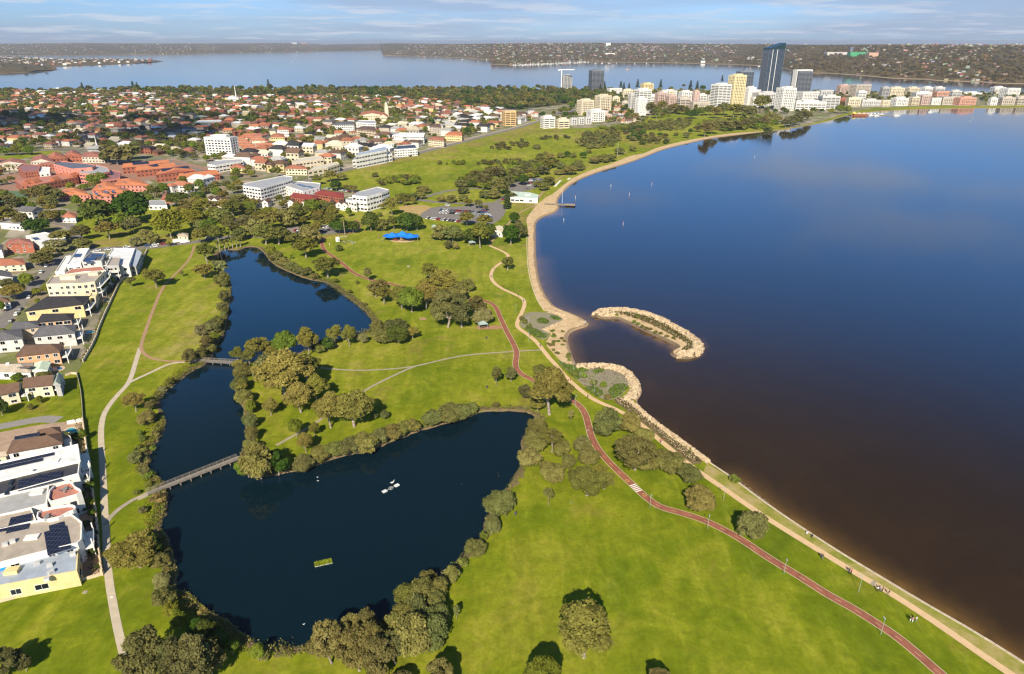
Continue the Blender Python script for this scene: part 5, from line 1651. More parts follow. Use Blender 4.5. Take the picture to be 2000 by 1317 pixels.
slab('yellow walled house with an orange roof below the long modern block', [(448, 327), (456, 322), (476, 322), (478, 328)], 6, 2, 'yellow', 'terracotta', roof='hip', rise=2)
slab('cream three storey house with an orange hip roof right of the terrace rows', [(528, 268), (532, 262), (555, 262), (556, 268)], 11, 3, 'yellow', 'terracotta', roof='hip', rise=2.2)
slab('white three storey house with an orange hip roof at the top of the terrace rows', [(540, 253), (544, 248), (563, 248), (564, 254)], 12, 3, 'white', 'terracotta', roof='hip', rise=2)
slab('low terracotta roofed villa by the road bend', [(556, 329), (566, 323), (594, 324), (600, 330)], 7, 2, 'cream', 'terracotta', roof='hip', rise=2)
slab('white balcony block with three stepped bays on the road', [(601, 335), (612, 327), (658, 317), (663, 321), (640, 328)], 8, 2, 'cream', 'cream', gap=5.5, winw=4)
slab('cream balcony block behind the stepped bays', [(570, 319), (580, 311), (625, 305), (632, 311)], 9, 2, 'cream', 'cream', gap=4, winw=2.5)
slab('long curved white framed apartment block stepping along the road', [(695, 305), (700, 300), (752, 287), (758, 290), (755, 294)], 14, 3, 'white', 'blue grey', gap=4.5, winw=3.8)
slab('lower stepped balconies of the curved white block', [(688, 314), (696, 306), (757, 294), (766, 302)], 8, 2, 'white', 'lgrey' if 'lgrey' in ROOFC else 'pale grey', gap=4.5, winw=3.8)
slab('white and grey modern houses right of the curved white block', [(770, 293), (778, 285), (810, 283), (815, 290)], 9, 3, 'white', 'charcoal')
slab('white glass fronted house above the road', [(766, 265), (780, 260), (830, 261), (828, 267)], 10, 3, 'white', 'white')
slab('terracotta roofed cream house beside the road', [(835, 272), (845, 267), (866, 268), (868, 275)], 9, 3, 'cream', 'terracotta', roof='hip')
slab('round cornered orange roofed house by the road', [(868, 264), (878, 257), (902, 258), (903, 265)], 8, 2, 'yellow', 'orange', roof='hip')
slab('white four storey apartments among the suburb trees', [(695, 240), (700, 236), (733, 236), (734, 242)], 12, 4)
slab('grey roofed white apartments left of the white four storey ones', [(645, 244), (660, 238), (690, 237), (692, 243)], 12, 4, 'white', 'grey', roof='hip')
slab('pale tan apartments with dark balconies near the church', [(694, 252), (706, 247), (733, 248), (735, 256)], 13, 4, 'sand', 'brown', roof='hip')
slab('cream terraced house above the road trees', [(838, 247), (845, 243), (860, 243), (862, 249)], 12, 4, 'beige', 'brown', roof='hip')
slab('long cream two storey flats left of the tower block', [(380, 240), (386, 236), (432, 235), (434, 239)], 7, 2, 'cream', 'white')
slab('small white gabled row of cottages beyond the pond trees', [(399, 400), (404, 392), (448, 395), (446, 403)], 4.5, 1, 'white', 'brown', roof='gable')
for i, (x, y) in enumerate([(412, 399), (425, 400), (438, 401), (452, 402), (466, 401), (480, 402), (494, 403), (508, 403), (522, 404), (572, 404), (599, 405), (612, 405), (648, 407), (665, 408), (676, 409)]):
 c = G(x, y)
 q = [(c[0] - 3, c[1] - 5), (c[0] + 3, c[1] - 5), (c[0] + 3, c[1] + 5), (c[0] - 3, c[1] + 5)]
 B('townhouse', 'small white gabled townhouse with a brown roof', None, 4.6, 'gable', 'brown', 'white', world=q, rise=2.2, storeys=2, wins='joined', winw=1.1, gap=2.6, final=False, group='white gabled townhouses beyond the pond')
# church with a bell tower, mast
slab('long salmon roofed church hall', [(700, 226), (708, 219), (752, 220), (754, 226)], 8, 2, 'cream', 'terracotta', roof='gable', rise=4, name='church_hall', cat='church')
slab('cream church front with a tall nave', [(739, 228), (746, 222), (757, 223), (758, 229)], 10, 2, 'cream', 'terracotta', roof='gable', rise=4, name='church', cat='church')
c = G(756, 236)
t = thing('bell_tower', 'slim cream bell tower rising beside the church', 'bell tower', (c[0], c[1], 0), final=True)
mb = MB(); mb.box((0, 0, 0), (6, 6, 24), .3); mb.box((0, 0, 24), (4.5, 4.5, 4), .3)
link('shaft', mb.mesh('shaft', [m_paint()]), t, color=WALLC['cream'])
mb = MB(); b = 0
mb.v = [(-2.6, -2.6, 28), (2.6, -2.6, 28), (2.6, 2.6, 28), (-2.6, 2.6, 28), (0, 0, 32)]
for f in ((0, 1, 4), (1, 2, 4), (2, 3, 4), (3, 0, 4)):
 mb.face(f)
link('cap', mb.mesh('cap', [m_paint()]), t, color=WALLC['cream'])
c = G(462, 196)
t = thing('white_mast', 'tall thin white obelisk standing over the suburb before the far woods', 'mast', (c[0], c[1], 0), final=True)
mb = MB(); mb.path([(0, 0, 0), (0, 0, hgt(c[1], 168))], [1.6, .5], 6)
link('shaft', mb.mesh('shaft', [M_WHITE]), t)
slab('white gabled church under the tall white obelisk', [(443, 192), (447, 189), (463, 189), (465, 193)], 9, 2, 'white', 'white', name='church', cat='church', roof='gable', rise=3)
# ---------------- waterside pavilions
clubt, _ = B('clubhouse', 'beach clubhouse with a pale green roof beside the jetty', [(997, 386), (999, 374), (1034, 376), (1052, 381), (1050, 388)], 4.2, 'flat', 'pale green', 'white', cat='clubhouse', storeys=1, gap=3.5, winw=3, wins='parts', parapet=.1, extras=[('ac', (1017, 377)), ('plant', (1030, 380), 5, 3, .6, .1)])
B('shed', 'pale walled pavilion with a cream metal roof between the dark trees', [(958, 452), (962, 444), (987, 444), (983, 455)], 3.6, 'gable', 'cream', 'white', cat='pavilion', storeys=1, rise=1.4, winw=1.2)
B('kiosk', 'small cream kiosk under the fig trees by the car row', [(345, 460), (348, 455), (368, 456), (368, 462)], 3.2, 'hip', 'beige', 'cream', cat='kiosk', storeys=1, rise=1.3, winw=.8)
# ================================================================== TOWERS AND SUBURB
def tower(dsc, xl, xr, yb, yt, wc, style='grid', depth=.7, rot=None, name='apartment_tower', cat='apartment tower', pent=True, floor=3.1, storeys=None, rnd=random, top=None):
 """xl..xr, yb, yt: extent in the photograph. Body, floor bands, piers and a roof room."""
 xc = (xl + xr) / 2
 x, y = G(xc, yb)
 wpx = (xr - xl) / ppm(x, y)
 rot = rnd.uniform(.15, .5) if rot is None else rot
 w = wpx / (math.cos(rot) + depth * math.sin(abs(rot)))
 d = w * depth
 h = hgt(y, yt)
 y += d / 2
 t = thing(name, dsc, cat, (x, y, 0), rot=rot, final=True)
 OCC.append((x, y, max(w, d) * .7))
 W = WALLC.get(wc, wc)
 hb = h - (2.6 if pent else 0)
 mb = MB()
 mb.box((0, 0, -.2), (w - .8, d - .8, hb + .2))
 glassy = style in ('glass', 'dark')
 link('core', mb.mesh('core', [m_glass_blue() if style == 'glass' else m_glass()]), t)
 n = max(2, int(round(hb / floor)))
 fh = hb / n
 mb = MB()
 bh = {'grid': .42, 'glass': .22, 'dark': .30, 'bands': .48, 'solid': .58}[style] * fh
 for k in range(n + 1):
  z = min(k * fh, hb - bh) if k else 0
  mb.box((0, 0, z + .01), (w + (.5 if style == 'bands' else 0), d + (.5 if style == 'bands' else 0), bh if k < n else bh + .5))
 c2 = W if style != 'glass' else (.05, .07, .10)
 o = link('floor_bands', mb.mesh('floor_bands', [m_paint()]), t, color=c2)
 o['kind'] = 'stuff'
 mb = MB()
 for sx, L, dd in ((0, w, d), (1, d, w)):
  npier = max(2, int(L / {'grid': 4.2, 'glass': 3.0, 'dark': 6, 'bands': 9, 'solid': 3.4}[style]))
  for i in range(npier + 1):
   p = -L / 2 + L * i / npier
   pw = {'grid': 1.3, 'glass': .35, 'dark': .5, 'bands': 1.0, 'solid': 2.0}[style] * (1.5 if i % 3 == 0 and style == 'grid' else 1)
   p = min(max(p, -L / 2 + pw / 2), L / 2 - pw / 2)
   for s in (-1, 1):
    if sx == 0:
     mb.box((p, s * (dd / 2 - .12), .02), (pw, .42, hb - .01))
    else:
     mb.box((s * (dd / 2 - .12), p, .02), (.42, pw, hb - .015))
 o = link('piers', mb.mesh('piers', [m_paint()]), t, color=W if style != 'glass' else (.22, .25, .30))
 o['kind'] = 'stuff'
 if pent:
  mb = MB()
  mb.box((w * .05, 0, hb + .4), (w * .5, d * .5, h - hb))
  mb.box((-w * .3, d * .1, hb + .4), (w * .15, d * .3, (h - hb) * .6))
  link('roof_room', mb.mesh('roof_room', [m_paint()]), t, color=[c * .95 for c in W])
 mb = MB()
 mb.box((0, 0, hb + .3), (w - .5, d - .5, .25))
 link('roof', mb.mesh('roof', [m_paint()]), t, color=(.42, .41, .39))
 return t, (w, d, h, hb)
T = tower
T('white eight storey tower block with dark balconies, alone in the suburb', 401, 462, 304, 265, 'white', 'grid', depth=.45, rot=-.22)
T('half built grey tower wrapped in scaffold beside the crane', 1096, 1117, 178, 146, 'grey', 'grid', rot=.2)
T('black tower with pale floor lines standing alone by the far water', 1150, 1179, 180, 136, (.16, .17, .19), 'bands', rot=.3)
T('yellow ochre tower half hidden behind white apartments', 1252, 1276, 184, 162, 'yellow', 'grid', rot=.3)
T('cream block with a maroon roof at the left of the tower cluster', 1127, 1160, 225, 194, 'cream', 'grid', rot=.45)
T('cream tower with a raised lift core, behind the glassy white block', 1162, 1194, 219, 185, 'cream', 'grid', rot=.5)
T('white and pale glass block in front of the cream tower', 1146, 1182, 238, 214, 'white', 'grid', rot=.4)
T('white stepped balcony apartments at the end of the long road', 1056, 1084, 251, 226, 'white', 'bands', rot=.35)
T('smaller white balcony wing right of the stepped apartments', 1086, 1112, 251, 231, 'cream', 'bands', rot=.3)
for i, (a, b, yb, yt) in enumerate([(1113, 1127, 245, 231), (1127, 1141, 244, 230), (1141, 1155, 243, 229)]):
 T('grey roofed terrace block, %s of three, right of the stepped apartments' % ('left', 'middle', 'right')[i], a, b, yb, yt, 'lgrey', 'grid', rot=.4, pent=False)
T('slim white tower wing on the left of the tall white tower', 1227, 1242, 218, 182, 'lgrey', 'grid', rot=.4)
T('tall white apartment tower with a stepped top', 1238, 1271, 222, 173, 'white', 'bands', rot=.4)
T('white lower tower in front of the tall stepped white one', 1240, 1262, 226, 190, 'white', 'solid', rot=.4)
T('rose beige apartment slab right of the tall white tower', 1279, 1301, 210, 180, 'rose', 'grid', rot=.4)
T('second rose beige slab stepped in front of the first', 1300, 1320, 216, 185, 'rose', 'grid', rot=.4)
T('beige balcony block in the middle of the tower cluster', 1322, 1349, 211, 190, 'beige', 'bands', rot=.3)
T('white block behind the beige balcony block', 1326, 1351, 204, 177, 'white', 'grid', rot=.3)
T('rose walled narrow tower with a white side', 1352, 1364, 211, 176, 'rose', 'solid', rot=.3)
T('white balcony tower joined to the narrow rose tower', 1362, 1379, 209, 183, 'white', 'bands', rot=.3)
T('broad white tower with stacked balconies left of the yellow tower', 1388, 1426, 215, 163, 'white', 'bands', rot=.45)
T('tall pale yellow apartment tower', 1420, 1453, 211, 145, (.80, .66, .36), 'grid', rot=.4)
T('dark tower with white balcony corners behind the yellow tower', 1437, 1468, 190, 138, (.18, .20, .23), 'dark', rot=.2)
T('plain white tower right of the yellow tower', 1453, 1474, 209, 169, 'white', 'solid', rot=.4)
T('white podium block under the tall blue glass tower', 1472, 1520, 211, 180, 'lgrey', 'grid', rot=.2)
tt, (tw, td, th, thb) = T('tallest tower, dark blue glass with a slanting crown', 1485, 1522, 186, 97, (.12, .15, .19), 'glass', rot=.22, pent=False)
mb = MB()
b_ = [(-tw / 2, -td / 2), (tw / 2, -td / 2), (tw / 2, td / 2), (-tw / 2, td / 2)]
yy = tt.location[1]
hl, hr_ = hgt(yy, 94.5), hgt(yy, 84)
mb.v = [(p[0], p[1], thb - .1) for p in b_] + [(b_[0][0], b_[0][1], hl), (b_[1][0], b_[1][1], hr_), (b_[2][0], b_[2][1], hr_), (b_[3][0], b_[3][1], hl)]
for f in ((0, 1, 5, 4), (1, 2, 6, 5), (2, 3, 7, 6), (3, 0, 4, 7), (4, 5, 6, 7)):
 mb.face(f)
link('slanted_crown', mb.mesh('slanted_crown', [m_flat('green_glass', (.012, .035, .042), .35, .2)]), tt)
for sx in (-.28, .02):
 mb = MB()
 mb.box((tw * sx, -td / 2 - .35, 0), (1.1, .5, thb))
 link('white_fin', mb.mesh('white_fin', [M_WHITE]), tt)
T('white tower with many small windows right of the tall glass tower', 1516, 1552, 217, 170, 'white', 'grid', rot=.35)
tt, (tw, td, th, thb) = T('dark balcony tower under a white portal frame', 1547, 1583, 187, 140, (.16, .17, .19), 'bands', rot=.25, pent=False)
mb = MB()
for p in ((-tw / 2 - .6), (tw / 2 + .6)):
 mb.box((p, 0, 0), (1.8, td * .6, thb + 2))
mb.box((0, 0, thb + 2), (tw + 3, td * .6, 2.2))
link('portal_frame', mb.mesh('portal_frame', [M_WHITE]), tt)
T('wide low white office with dark window bands near the river bend', 1549, 1613, 216, 197, 'white', 'bands', depth=.5, rot=.1)
LOWR = [
 ('white apartments behind the wide low office', 1558, 1600, 200, 180, 'white', 'grid'), ('white stepped apartments with a lift tower beside them', 1596, 1626, 198, 177, 'lgrey', 'grid'),
 ('grey and white glass apartments above the round green tree', 1602, 1638, 213, 186, 'lgrey', 'bands'), ('brown and white balcony block at the back of the low row', 1635, 1660, 186, 165, 'rose', 'grid'),
 ('dark red block right of the grey glass apartments', 1635, 1656, 206, 191, 'brick', 'grid'), ('pale block with a brown stair tower at the back', 1661, 1701, 190, 166, 'beige', 'grid'),
 ('narrow white block with a curved crown', 1672, 1689, 203, 177, 'white', 'bands'), ('long white four storey block before the green trees', 1680, 1720, 208, 194, 'lgrey', 'grid'),
 ('low cream block left of the long white one', 1655, 1680, 208, 190, 'cream', 'grid'), ('grey block with dark balconies standing alone at the back', 1719, 1735, 193, 169, 'grey', 'bands'),
 ('cream and white block behind the street trees', 1736, 1764, 191, 170, 'cream', 'grid'), ('small brown roofed white block on the shore road', 1720, 1738, 208, 196, 'cream', 'grid'),
 ('pale green and white block at the back', 1770, 1797, 185, 170, 'cream', 'grid'), ('white block with a pale vault at the back', 1800, 1821, 187, 169, 'white', 'bands'),
 ('white block with bluish windows at the back, right of the vaulted one', 1822, 1844, 187, 169, 'lgrey', 'bands'), ('white waterfront block with glass balconies', 1743, 1775, 207, 190, 'white', 'grid'),
 ('cream waterfront block with deep balconies', 1775, 1796, 206, 190, 'cream', 'bands'), ('white block with square balconies behind the waterfront', 1786, 1818, 196, 179, 'white', 'bands'),
 ('dark red and cream waterfront block', 1796, 1815, 205, 187, 'rose', 'grid'), ('salmon pink block behind the waterfront', 1823, 1853, 196, 179, 'salmon', 'grid'),
 ('white cubic waterfront block', 1817, 1837, 205, 192, 'white', 'grid'), ('beige waterfront block with grey roof', 1838, 1866, 205, 190, 'beige', 'grid'),
 ('white and blue glass block behind the waterfront', 1854, 1877, 194, 176, 'lgrey', 'bands'), ('long salmon pink waterfront block', 1867, 1907, 206, 189, 'salmon', 'grid'),
 ('low white waterfront house beyond the salmon block', 1932, 1947, 206, 190, 'white', 'grid'), ('white block with a raised corner near the right edge, at the back', 1938, 1962, 186, 169, 'white', 'bands'),
 ('broad white stepped block near the right edge', 1957, 1993, 192, 173, 'white', 'grid'), ('grey white waterfront block near the right edge', 1954, 1981, 206, 189, 'beige', 'grid'),
 ('last waterfront block cut by the right edge', 1981, 2008, 206, 188, 'beige', 'bands'), ('long low white building with a flat roof behind the street trees', 1880, 1920, 186, 180, 'white', 'bands'),
 ('low white hall between the towers and the far water', 1186, 1215, 184, 173, 'white', 'grid'), ('small cream block left of the yellow ochre tower', 1216, 1236, 190, 174, 'cream', 'grid'),
 ('low white roofed block behind the rose slabs', 1290, 1322, 192, 176, 'white', 'bands'), ('white block before the dark corner tower', 1466, 1486, 212, 190, 'white', 'bands'),
 ('slim white block between the tall white tower and the rose slabs', 1268, 1280, 205, 184, 'white', 'bands'), ('narrow cream block behind the second rose slab', 1304, 1316, 200, 178, 'cream', 'grid'), ('slim pale block left of the broad white tower', 1379, 1390, 208, 186, 'lgrey', 'grid'), ('white block in the gap behind the plain white tower', 1474, 1484, 196, 176, 'white', 'grid'), ('cream block behind the cream towers at the wood edge', 1196, 1210, 203, 188, 'cream', 'grid'), ('pale block just left of the tall white tower wing', 1214, 1227, 214, 197, 'beige', 'bands'),
 ('low beige flats beneath the broad white tower', 1350, 1388, 214, 200, 'beige', 'grid'), ('small tan block beneath the tall white tower', 1160, 1195, 232, 221, 'rose', 'grid'),
]
for (dsc, a, b, yb, yt, wc, st) in LOWR:
 T(dsc, a, b, yb, yt, wc, st, depth=.55, rot=random.uniform(.05, .35), name='apartment_block', cat='apartment block', pent=random.random() < .6)
T('ochre seven storey block at the upper end of the suburb by the road', 980, 1008, 246, 217, (.66, .45, .2), 'bands', rot=.4, pent=False)
# across the water
for i, (a, b, yb, yt, dsc) in enumerate([(1458, 1463, 123, 111, 'narrow white tower across the water, leftmost of the far ones'), (1465, 1472, 123, 110, 'white tower across the water left of the tall glass tower'), (1525, 1529, 118, 108, 'slim white tower across the water just right of the tall glass tower'), (1541, 1553, 119, 103, 'pale green and white tower across the water'), (1561, 1573, 119, 102, 'stepped white tower across the water'), (1574, 1583, 119, 97, 'tallest slim white tower across the water')]):
 a2 = (a + b) / 2
 x, y = G(a2, yb)
 r = math.hypot(x, y)
 w = (b - a) / ppm(x, y) * .8
 # the far ground rises: stand on it
 azd = math.degrees(math.atan2(x, y))
 i2 = int(np.interp(azd, far_az, np.arange(len(far_az))))
 tt_ = (r - far_r0[i2]) / (far_rr[i2] - far_r0[i2])
 tt_ = max(tt_ * .8, .04)
 fx_, fy_, fz_ = far_point(azd, tt_)
 h = hgt(fy_, yt) - fz_
 t = thing('far_tower', dsc, 'tower', (fx_, fy_, fz_ - 2), rot=.3, final=True)
 w = (b - a) / ppm(fx_, fy_) * .8
 mb = MB(); mb.box((0, 0, 0), (w, w * .6, h))
 link('wall', mb.mesh('wall', [m_paint()]), t, color=WALLC['white'])
 mb = MB()
 for k in range(int(h / 3.4)):
  mb.box((0, 0, 2 + k * 3.4), (w + .2, w * .6 + .2, 1.3))
 o = link('windows', mb.mesh('windows', [m_glass()]), t)
 o['kind'] = 'stuff'
def far_block(dsc, xl, xr, yb, yt, col, name='far_building', cat='building', frac=None):
 xc = (xl + xr) / 2
 x, y = G(xc, yb)
 azd = math.degrees(math.atan2(x, y))
 i2 = int(np.interp(azd, far_az, np.arange(len(far_az))))
 # march until the hillside projects to row yb
 best = None
 for k in range(3, 66):
  t_ = FART[k]
  fx_, fy_, fz_ = far_point(azd, t_)
  e = abs(P(fx_, fy_, fz_)[1] - yb)
  if best is None or e < best[0]:
   best = (e, fx_, fy_, fz_)
 _, fx_, fy_, fz_ = best
 w = (xr - xl) / ppm(fx_, fy_)
 h = max(hgt(fy_, yt) - fz_, 5)
 mb = MB()
 mb.box((0, 0, -6), (w, min(w, 40), h + 6))
 return thing(name, dsc, cat, (fx_, fy_, fz_), mb.mesh(name, [m_paint()]), color=col, final=True)
far_block('long green clad hospital block on the far hillside', 1657, 1693, 111, 102, (.07, .33, .14), 'hospital', 'building')
far_block('dark slab tower above the green clad block', 1658, 1664, 103, 92, (.14, .16, .2))
far_block('pale salmon building right of the green clad block', 1693, 1711, 112, 103, (.56, .35, .25))
far_block('white and red low building left of the green clad block', 1612, 1655, 109, 102, (.55, .50, .46))
far_block('white university block on the far shore hillside', 1183, 1192, 90, 84, WALLC['white'])
far_block('white silos far off at the port on the left horizon', 570, 581, 86, 83.2, (.5, .5, .48))
far_block('red port cranes and stacks far off on the left horizon', 588, 600, 86, 83.8, (.42, .22, .18))
far_block('white terraces on the far hillside above the marina', 1182, 1200, 107, 104, WALLC['white'])
far_block('white club building on the far shore', 1368, 1376, 125, 119, WALLC['white'])
# crane beside the half built tower
c = G(1096, 179)
t = thing('tower_crane', 'white tower crane with a long jib above the half built tower', 'crane', (c[0], c[1], 0), final=True)
zt = hgt(c[1], 137)
mb = MB(); mb.box((0, 0, 0), (2.2, 2.2, zt))
link('mast', mb.mesh('mast', [M_WHITE]), t)
mb = MB(); mb.box((14, 0, zt), (42, 1.8, 1.8)); mb.box((-7, 0, zt - 1.5), (6, 2.4, 2.4))
link('jib', mb.mesh('jib', [M_WHITE]), t)
# ---------------- the suburb: rows of houses on streets
RC_W = [('terracotta', .24), ('orange', .09), ('dusty red', .17), ('brown', .15), ('charcoal', .10), ('grey', .11), ('white', .09), ('cream', .05)]
WC_W = [('white', .14), ('cream', .20), ('yellow', .06), ('sand', .22), ('brick', .16), ('beige', .22)]
def wchoice(lst, rnd):
 r = rnd.random() * sum(w for _, w in lst)
 for k, w in lst:
  r -= w
  if r <= 0:
   return k
 return lst[-1][0]
HP = {}
def house_proto(v):
 if v in HP:
  return HP[v]
 rnd = random.Random(100 + v)
 w, d = rnd.uniform(13, 18), rnd.uniform(9, 12)
 st = 1 if v % 3 else 2
 h = 3.2 * st + .2
 parts = []
 kind = 'hip' if v % 4 else 'gable'
 base = [(-w / 2, -d / 2), (w / 2, -d / 2), (w / 2, d / 2), (-w / 2, d / 2)]
 wing = None
 if v % 2:
  ww, wd = w * .42, d * .6
  sx = rnd.choice((-1, 1))
  x0 = sx * (w / 2 - ww / 2)
  wing = [(x0 - ww / 2, -d / 2 - wd), (x0 + ww / 2, -d / 2 - wd), (x0 + ww / 2, -d / 2 + 1.5), (x0 - ww / 2, -d / 2 + 1.5)]
 wl, rf, wn = MB(), MB(), MB()
 wl.prism(inset(base, .5), -.3, h - .2)
 roof_shape(rf, base, h, 2.4, kind)
 if wing:
  wl.prism(inset(wing, .45), -.3, h - .25)
  roof_shape(rf, wing, h - .03, 1.9, kind)
 for q in [base] + ([wing] if wing else []):
  qi = inset(q, .5)
  for i in (0, 1, 3):
   a, b = qi[i], qi[(i + 1) % 4]
   L = math.hypot(b[0] - a[0], b[1] - a[1])
   u = ((b[0] - a[0]) / L, (b[1] - a[1]) / L)
   k = max(1, int(L / 3.6))
   for s_ in range(st):
    for c_ in range(k):
     t_ = (c_ + .5) / k
     win_box(wn, (a[0] + (b[0] - a[0]) * t_, a[1] + (b[1] - a[1]) * t_), u, rnd.choice((1.4, 1.9, 2.4)), 1.3, 1.0 + s_ * 3.1, .06, False)
 HP[v] = (wl.mesh('wall', [m_paint()]), rf.mesh('roof', [m_paint('tile'), m_paint('tile')]), wn.mesh('windows', [m_paint(), m_glass()]), wl, rf, h)
 return HP[v]
def suburb():
 rnd = random.Random(42)
 ang = R(-17)
 ca, sa = math.cos(ang), math.sin(ang)
 mainp = GG([(-900, 184), (150, 178), (480, 189), (740, 190), (860, 199), (960, 217), (1045, 234), (1000, 247), (938, 262), (876, 279), (801, 297), (713, 317), (630, 336), (600, 347), (560, 340), (480, 345), (440, 335), (395, 390), (120, 402), (120, 430), (-30, 470), (-900, 445)])
 holes = [GG([(-220, 325), (0, 320), (60, 345), (0, 385), (-120, 410), (130, 405), (300, 405), (340, 380), (445, 350), (440, 330), (340, 306), (200, 292), (115, 290), (60, 292), (0, 300), (-220, 312)]),
             GG([(640, 232), (640, 215), (760, 212), (800, 232), (800, 246), (740, 246)]),
             GG([(390, 312), (390, 270), (475, 270), (490, 320)])]
 q = np.array(mainp)
 spots = []
 lo, hi = q.min(0) - 50, q.max(0) + 50
 cxm, cym = (lo + hi) / 2
 N = 90
 for j in range(-N, N):
  for i in range(-N, N):
   # blocks: two rows back to back, then a street
   v = (j // 2) * 62 + (j % 2) * 24
   u = i * 20.5 + (i // 8) * 11
   x = cxm + u * ca - v * sa + rnd.uniform(-1.5, 1.5)
   y = cym + u * sa + v * ca + rnd.uniform(-2, 2)
   if lo[0] < x < hi[0] and lo[1] < y < hi[1]:
    spots.append((x, y, ang + (math.pi if j % 2 else 0) + rnd.uniform(-.05, .05)))
 A = np.array([(s[0], s[1]) for s in spots])
 ok = inside(A, mainp)
 for h in holes:
  ok &= ~inside(A, h)
 px_ok = np.array([-260 < P(x, y)[0] < 1120 for x, y in A])
 ok &= px_ok
 for ox, oy, r in OCC:
  ok &= np.hypot(A[:, 0] - ox, A[:, 1] - oy) > r + 7
 rd = np.array(ROAD1)
 ok &= seg_dist(A, rd) > 14
 sel = [s for s, k in zip(spots, ok) if k]
 # a third of the lots are hidden by trees or open
 sel = [s for s in sel if rnd.random() < .74]
 sel.sort(key=lambda s: s[1])
 esp = np.array(ROAD1)
 dd = seg_dist(np.array([(s[0], s[1]) for s in sel]), esp)
 lab = []
 for k, (x, y, a) in enumerate(sel):
  espl = dd[k] < 170
  v = rnd.randrange(10)
  if espl:
   v = rnd.choice((0, 3, 6, 9))
  rc = wchoice([('white', .22), ('charcoal', .2), ('terracotta', .22), ('pale grey', .14), ('brown', .12), ('cream', .1)], rnd) if espl else wchoice(RC_W, rnd)
  wc = wchoice([('white', .5), ('cream', .3), ('yellow', .1), ('beige', .1)], rnd) if espl else wchoice(WC_W, rnd)
  sc = rnd.uniform(.9, 1.15) * (1.12 if espl else 1)
  lab.append((x, y, a, v, rc, wc, sc, rnd.uniform(.68, 1.08), rnd.uniform(1.0, 1.35) if espl else 1.0))
 for (x, y, a, v, rc, wc, sc, kk, zs) in lab[:270]:
  wl, rf, wn, _, _, h = house_proto(v)
  st = 'two storey' if v % 3 == 0 else 'single storey'
  t = thing('house', '%s house with %s roof and %s walls' % (st, rc, wc), 'house', (x, y, 0), group='houses of the suburb', rot=a, scale=(sc, sc, sc * zs))
  link('wall', wl, t, color=[c * (.75 + .25 * kk) * .85 for c in WALLC[wc]])
  link('roof', rf, t, color=[c * kk for c in ROOFC[rc]])
  o = link('windows', wn, t)
  o['kind'] = 'stuff'
 # beyond the nearest 290 the houses share one mesh
 V, F, Cc = [], [], []
 for (x, y, a, v, rc, wc, sc, kk, zs) in lab[270:]:
  _, _, _, wl, rf, h = house_proto(v)
  ca_, sa_ = math.cos(a) * sc, math.sin(a) * sc
  for mbb, col in ((wl, [c * .78 for c in WALLC[wc]]), (rf, [c * kk for c in ROOFC[rc]])):
   b = len(V)
   V += [(p[0] * ca_ - p[1] * sa_ + x, p[0] * sa_ + p[1] * ca_ + y, p[2] * sc) for p in mbb.v]
   F += [tuple(b + i for i in f) for f in mbb.f]
   Cc += [(*col, 1)] * len(mbb.v)
 me = bpy.data.meshes.new('distant_houses')
 me.from_pydata(V, [], F)
 me.materials.append(m_paint_attr())
 at = me.attributes.new('col', 'FLOAT_COLOR', 'POINT')
 at.data.foreach_set('color', np.array(Cc, np.float32).ravel())
 stuff('distant_houses', me, 'rows of distant houses with orange and white roofs beyond the nearer suburb', 'houses')
 # streets between the blocks
 mb = MB()
 for j in range(-N // 2, N // 2):
  v = j * 62 + 43
  prev = None
  for i in range(-90, 91):
   u = i * 22
   x, y = cxm + u * ca - v * sa, cym + u * sa + v * ca
   okp = bool(inside([(x, y)], mainp)[0]) and not any(bool(inside([(x, y)], h)[0]) for h in holes)
   okp = okp and -260 < P(x, y)[0] < 1120 if okp else False
   if okp and prev:
    x0, y0 = prev
    mb.quad((x0 + sa * 3.5, y0 - ca * 3.5, .12), (x + sa * 3.5, y - ca * 3.5, .12), (x - sa * 3.5, y + ca * 3.5, .12), (x0 - sa * 3.5, y0 + ca * 3.5, .12))
   prev = (x, y) if okp else None
 put('suburb_streets', mb.mesh('suburb_streets', []), M_ASPH, 'grey streets between the rows of houses')
 return mainp, holes, sel
SUBP, SUBH, HOUSES = suburb()
HXY = np.array([(s[0], s[1]) for s in HOUSES])
_r = random.Random(9)
for px_, py_ in ((1188, 226), (1200, 229), (1212, 231), (1224, 234), (1206, 236), (1218, 240), (1192, 235), (1180, 222), (1228, 243), (1240, 238), (1196, 222), (1210, 224), (1222, 227), (1036, 222), (1022, 226), (1012, 232), (1046, 228), (1030, 232), (1118, 224), (1170, 205), (1180, 199), (1205, 206), (1216, 212), (1205, 216)):
 hx, hy = G(px_, py_)
 wc_, rc_ = _r.choice(['cream', 'white', 'beige', 'rose']), _r.choice(['terracotta', 'brown', 'grey', 'dusty red'])
 v_ = _r.randrange(10)
 wl, rf, wn, _, _, _h = house_proto(v_)
 t = thing('house', 'low house with %s roof and %s walls' % (rc_, wc_), 'house', (hx, hy, 0), group='low houses among the towers', rot=_r.uniform(-.4, .4), scale=(.9, .9, 1))
 link('wall', wl, t, color=[c * .85 for c in WALLC[wc_]])
 link('roof', rf, t, color=ROOFC[rc_])
 link('windows', wn, t)['kind'] = 'stuff'
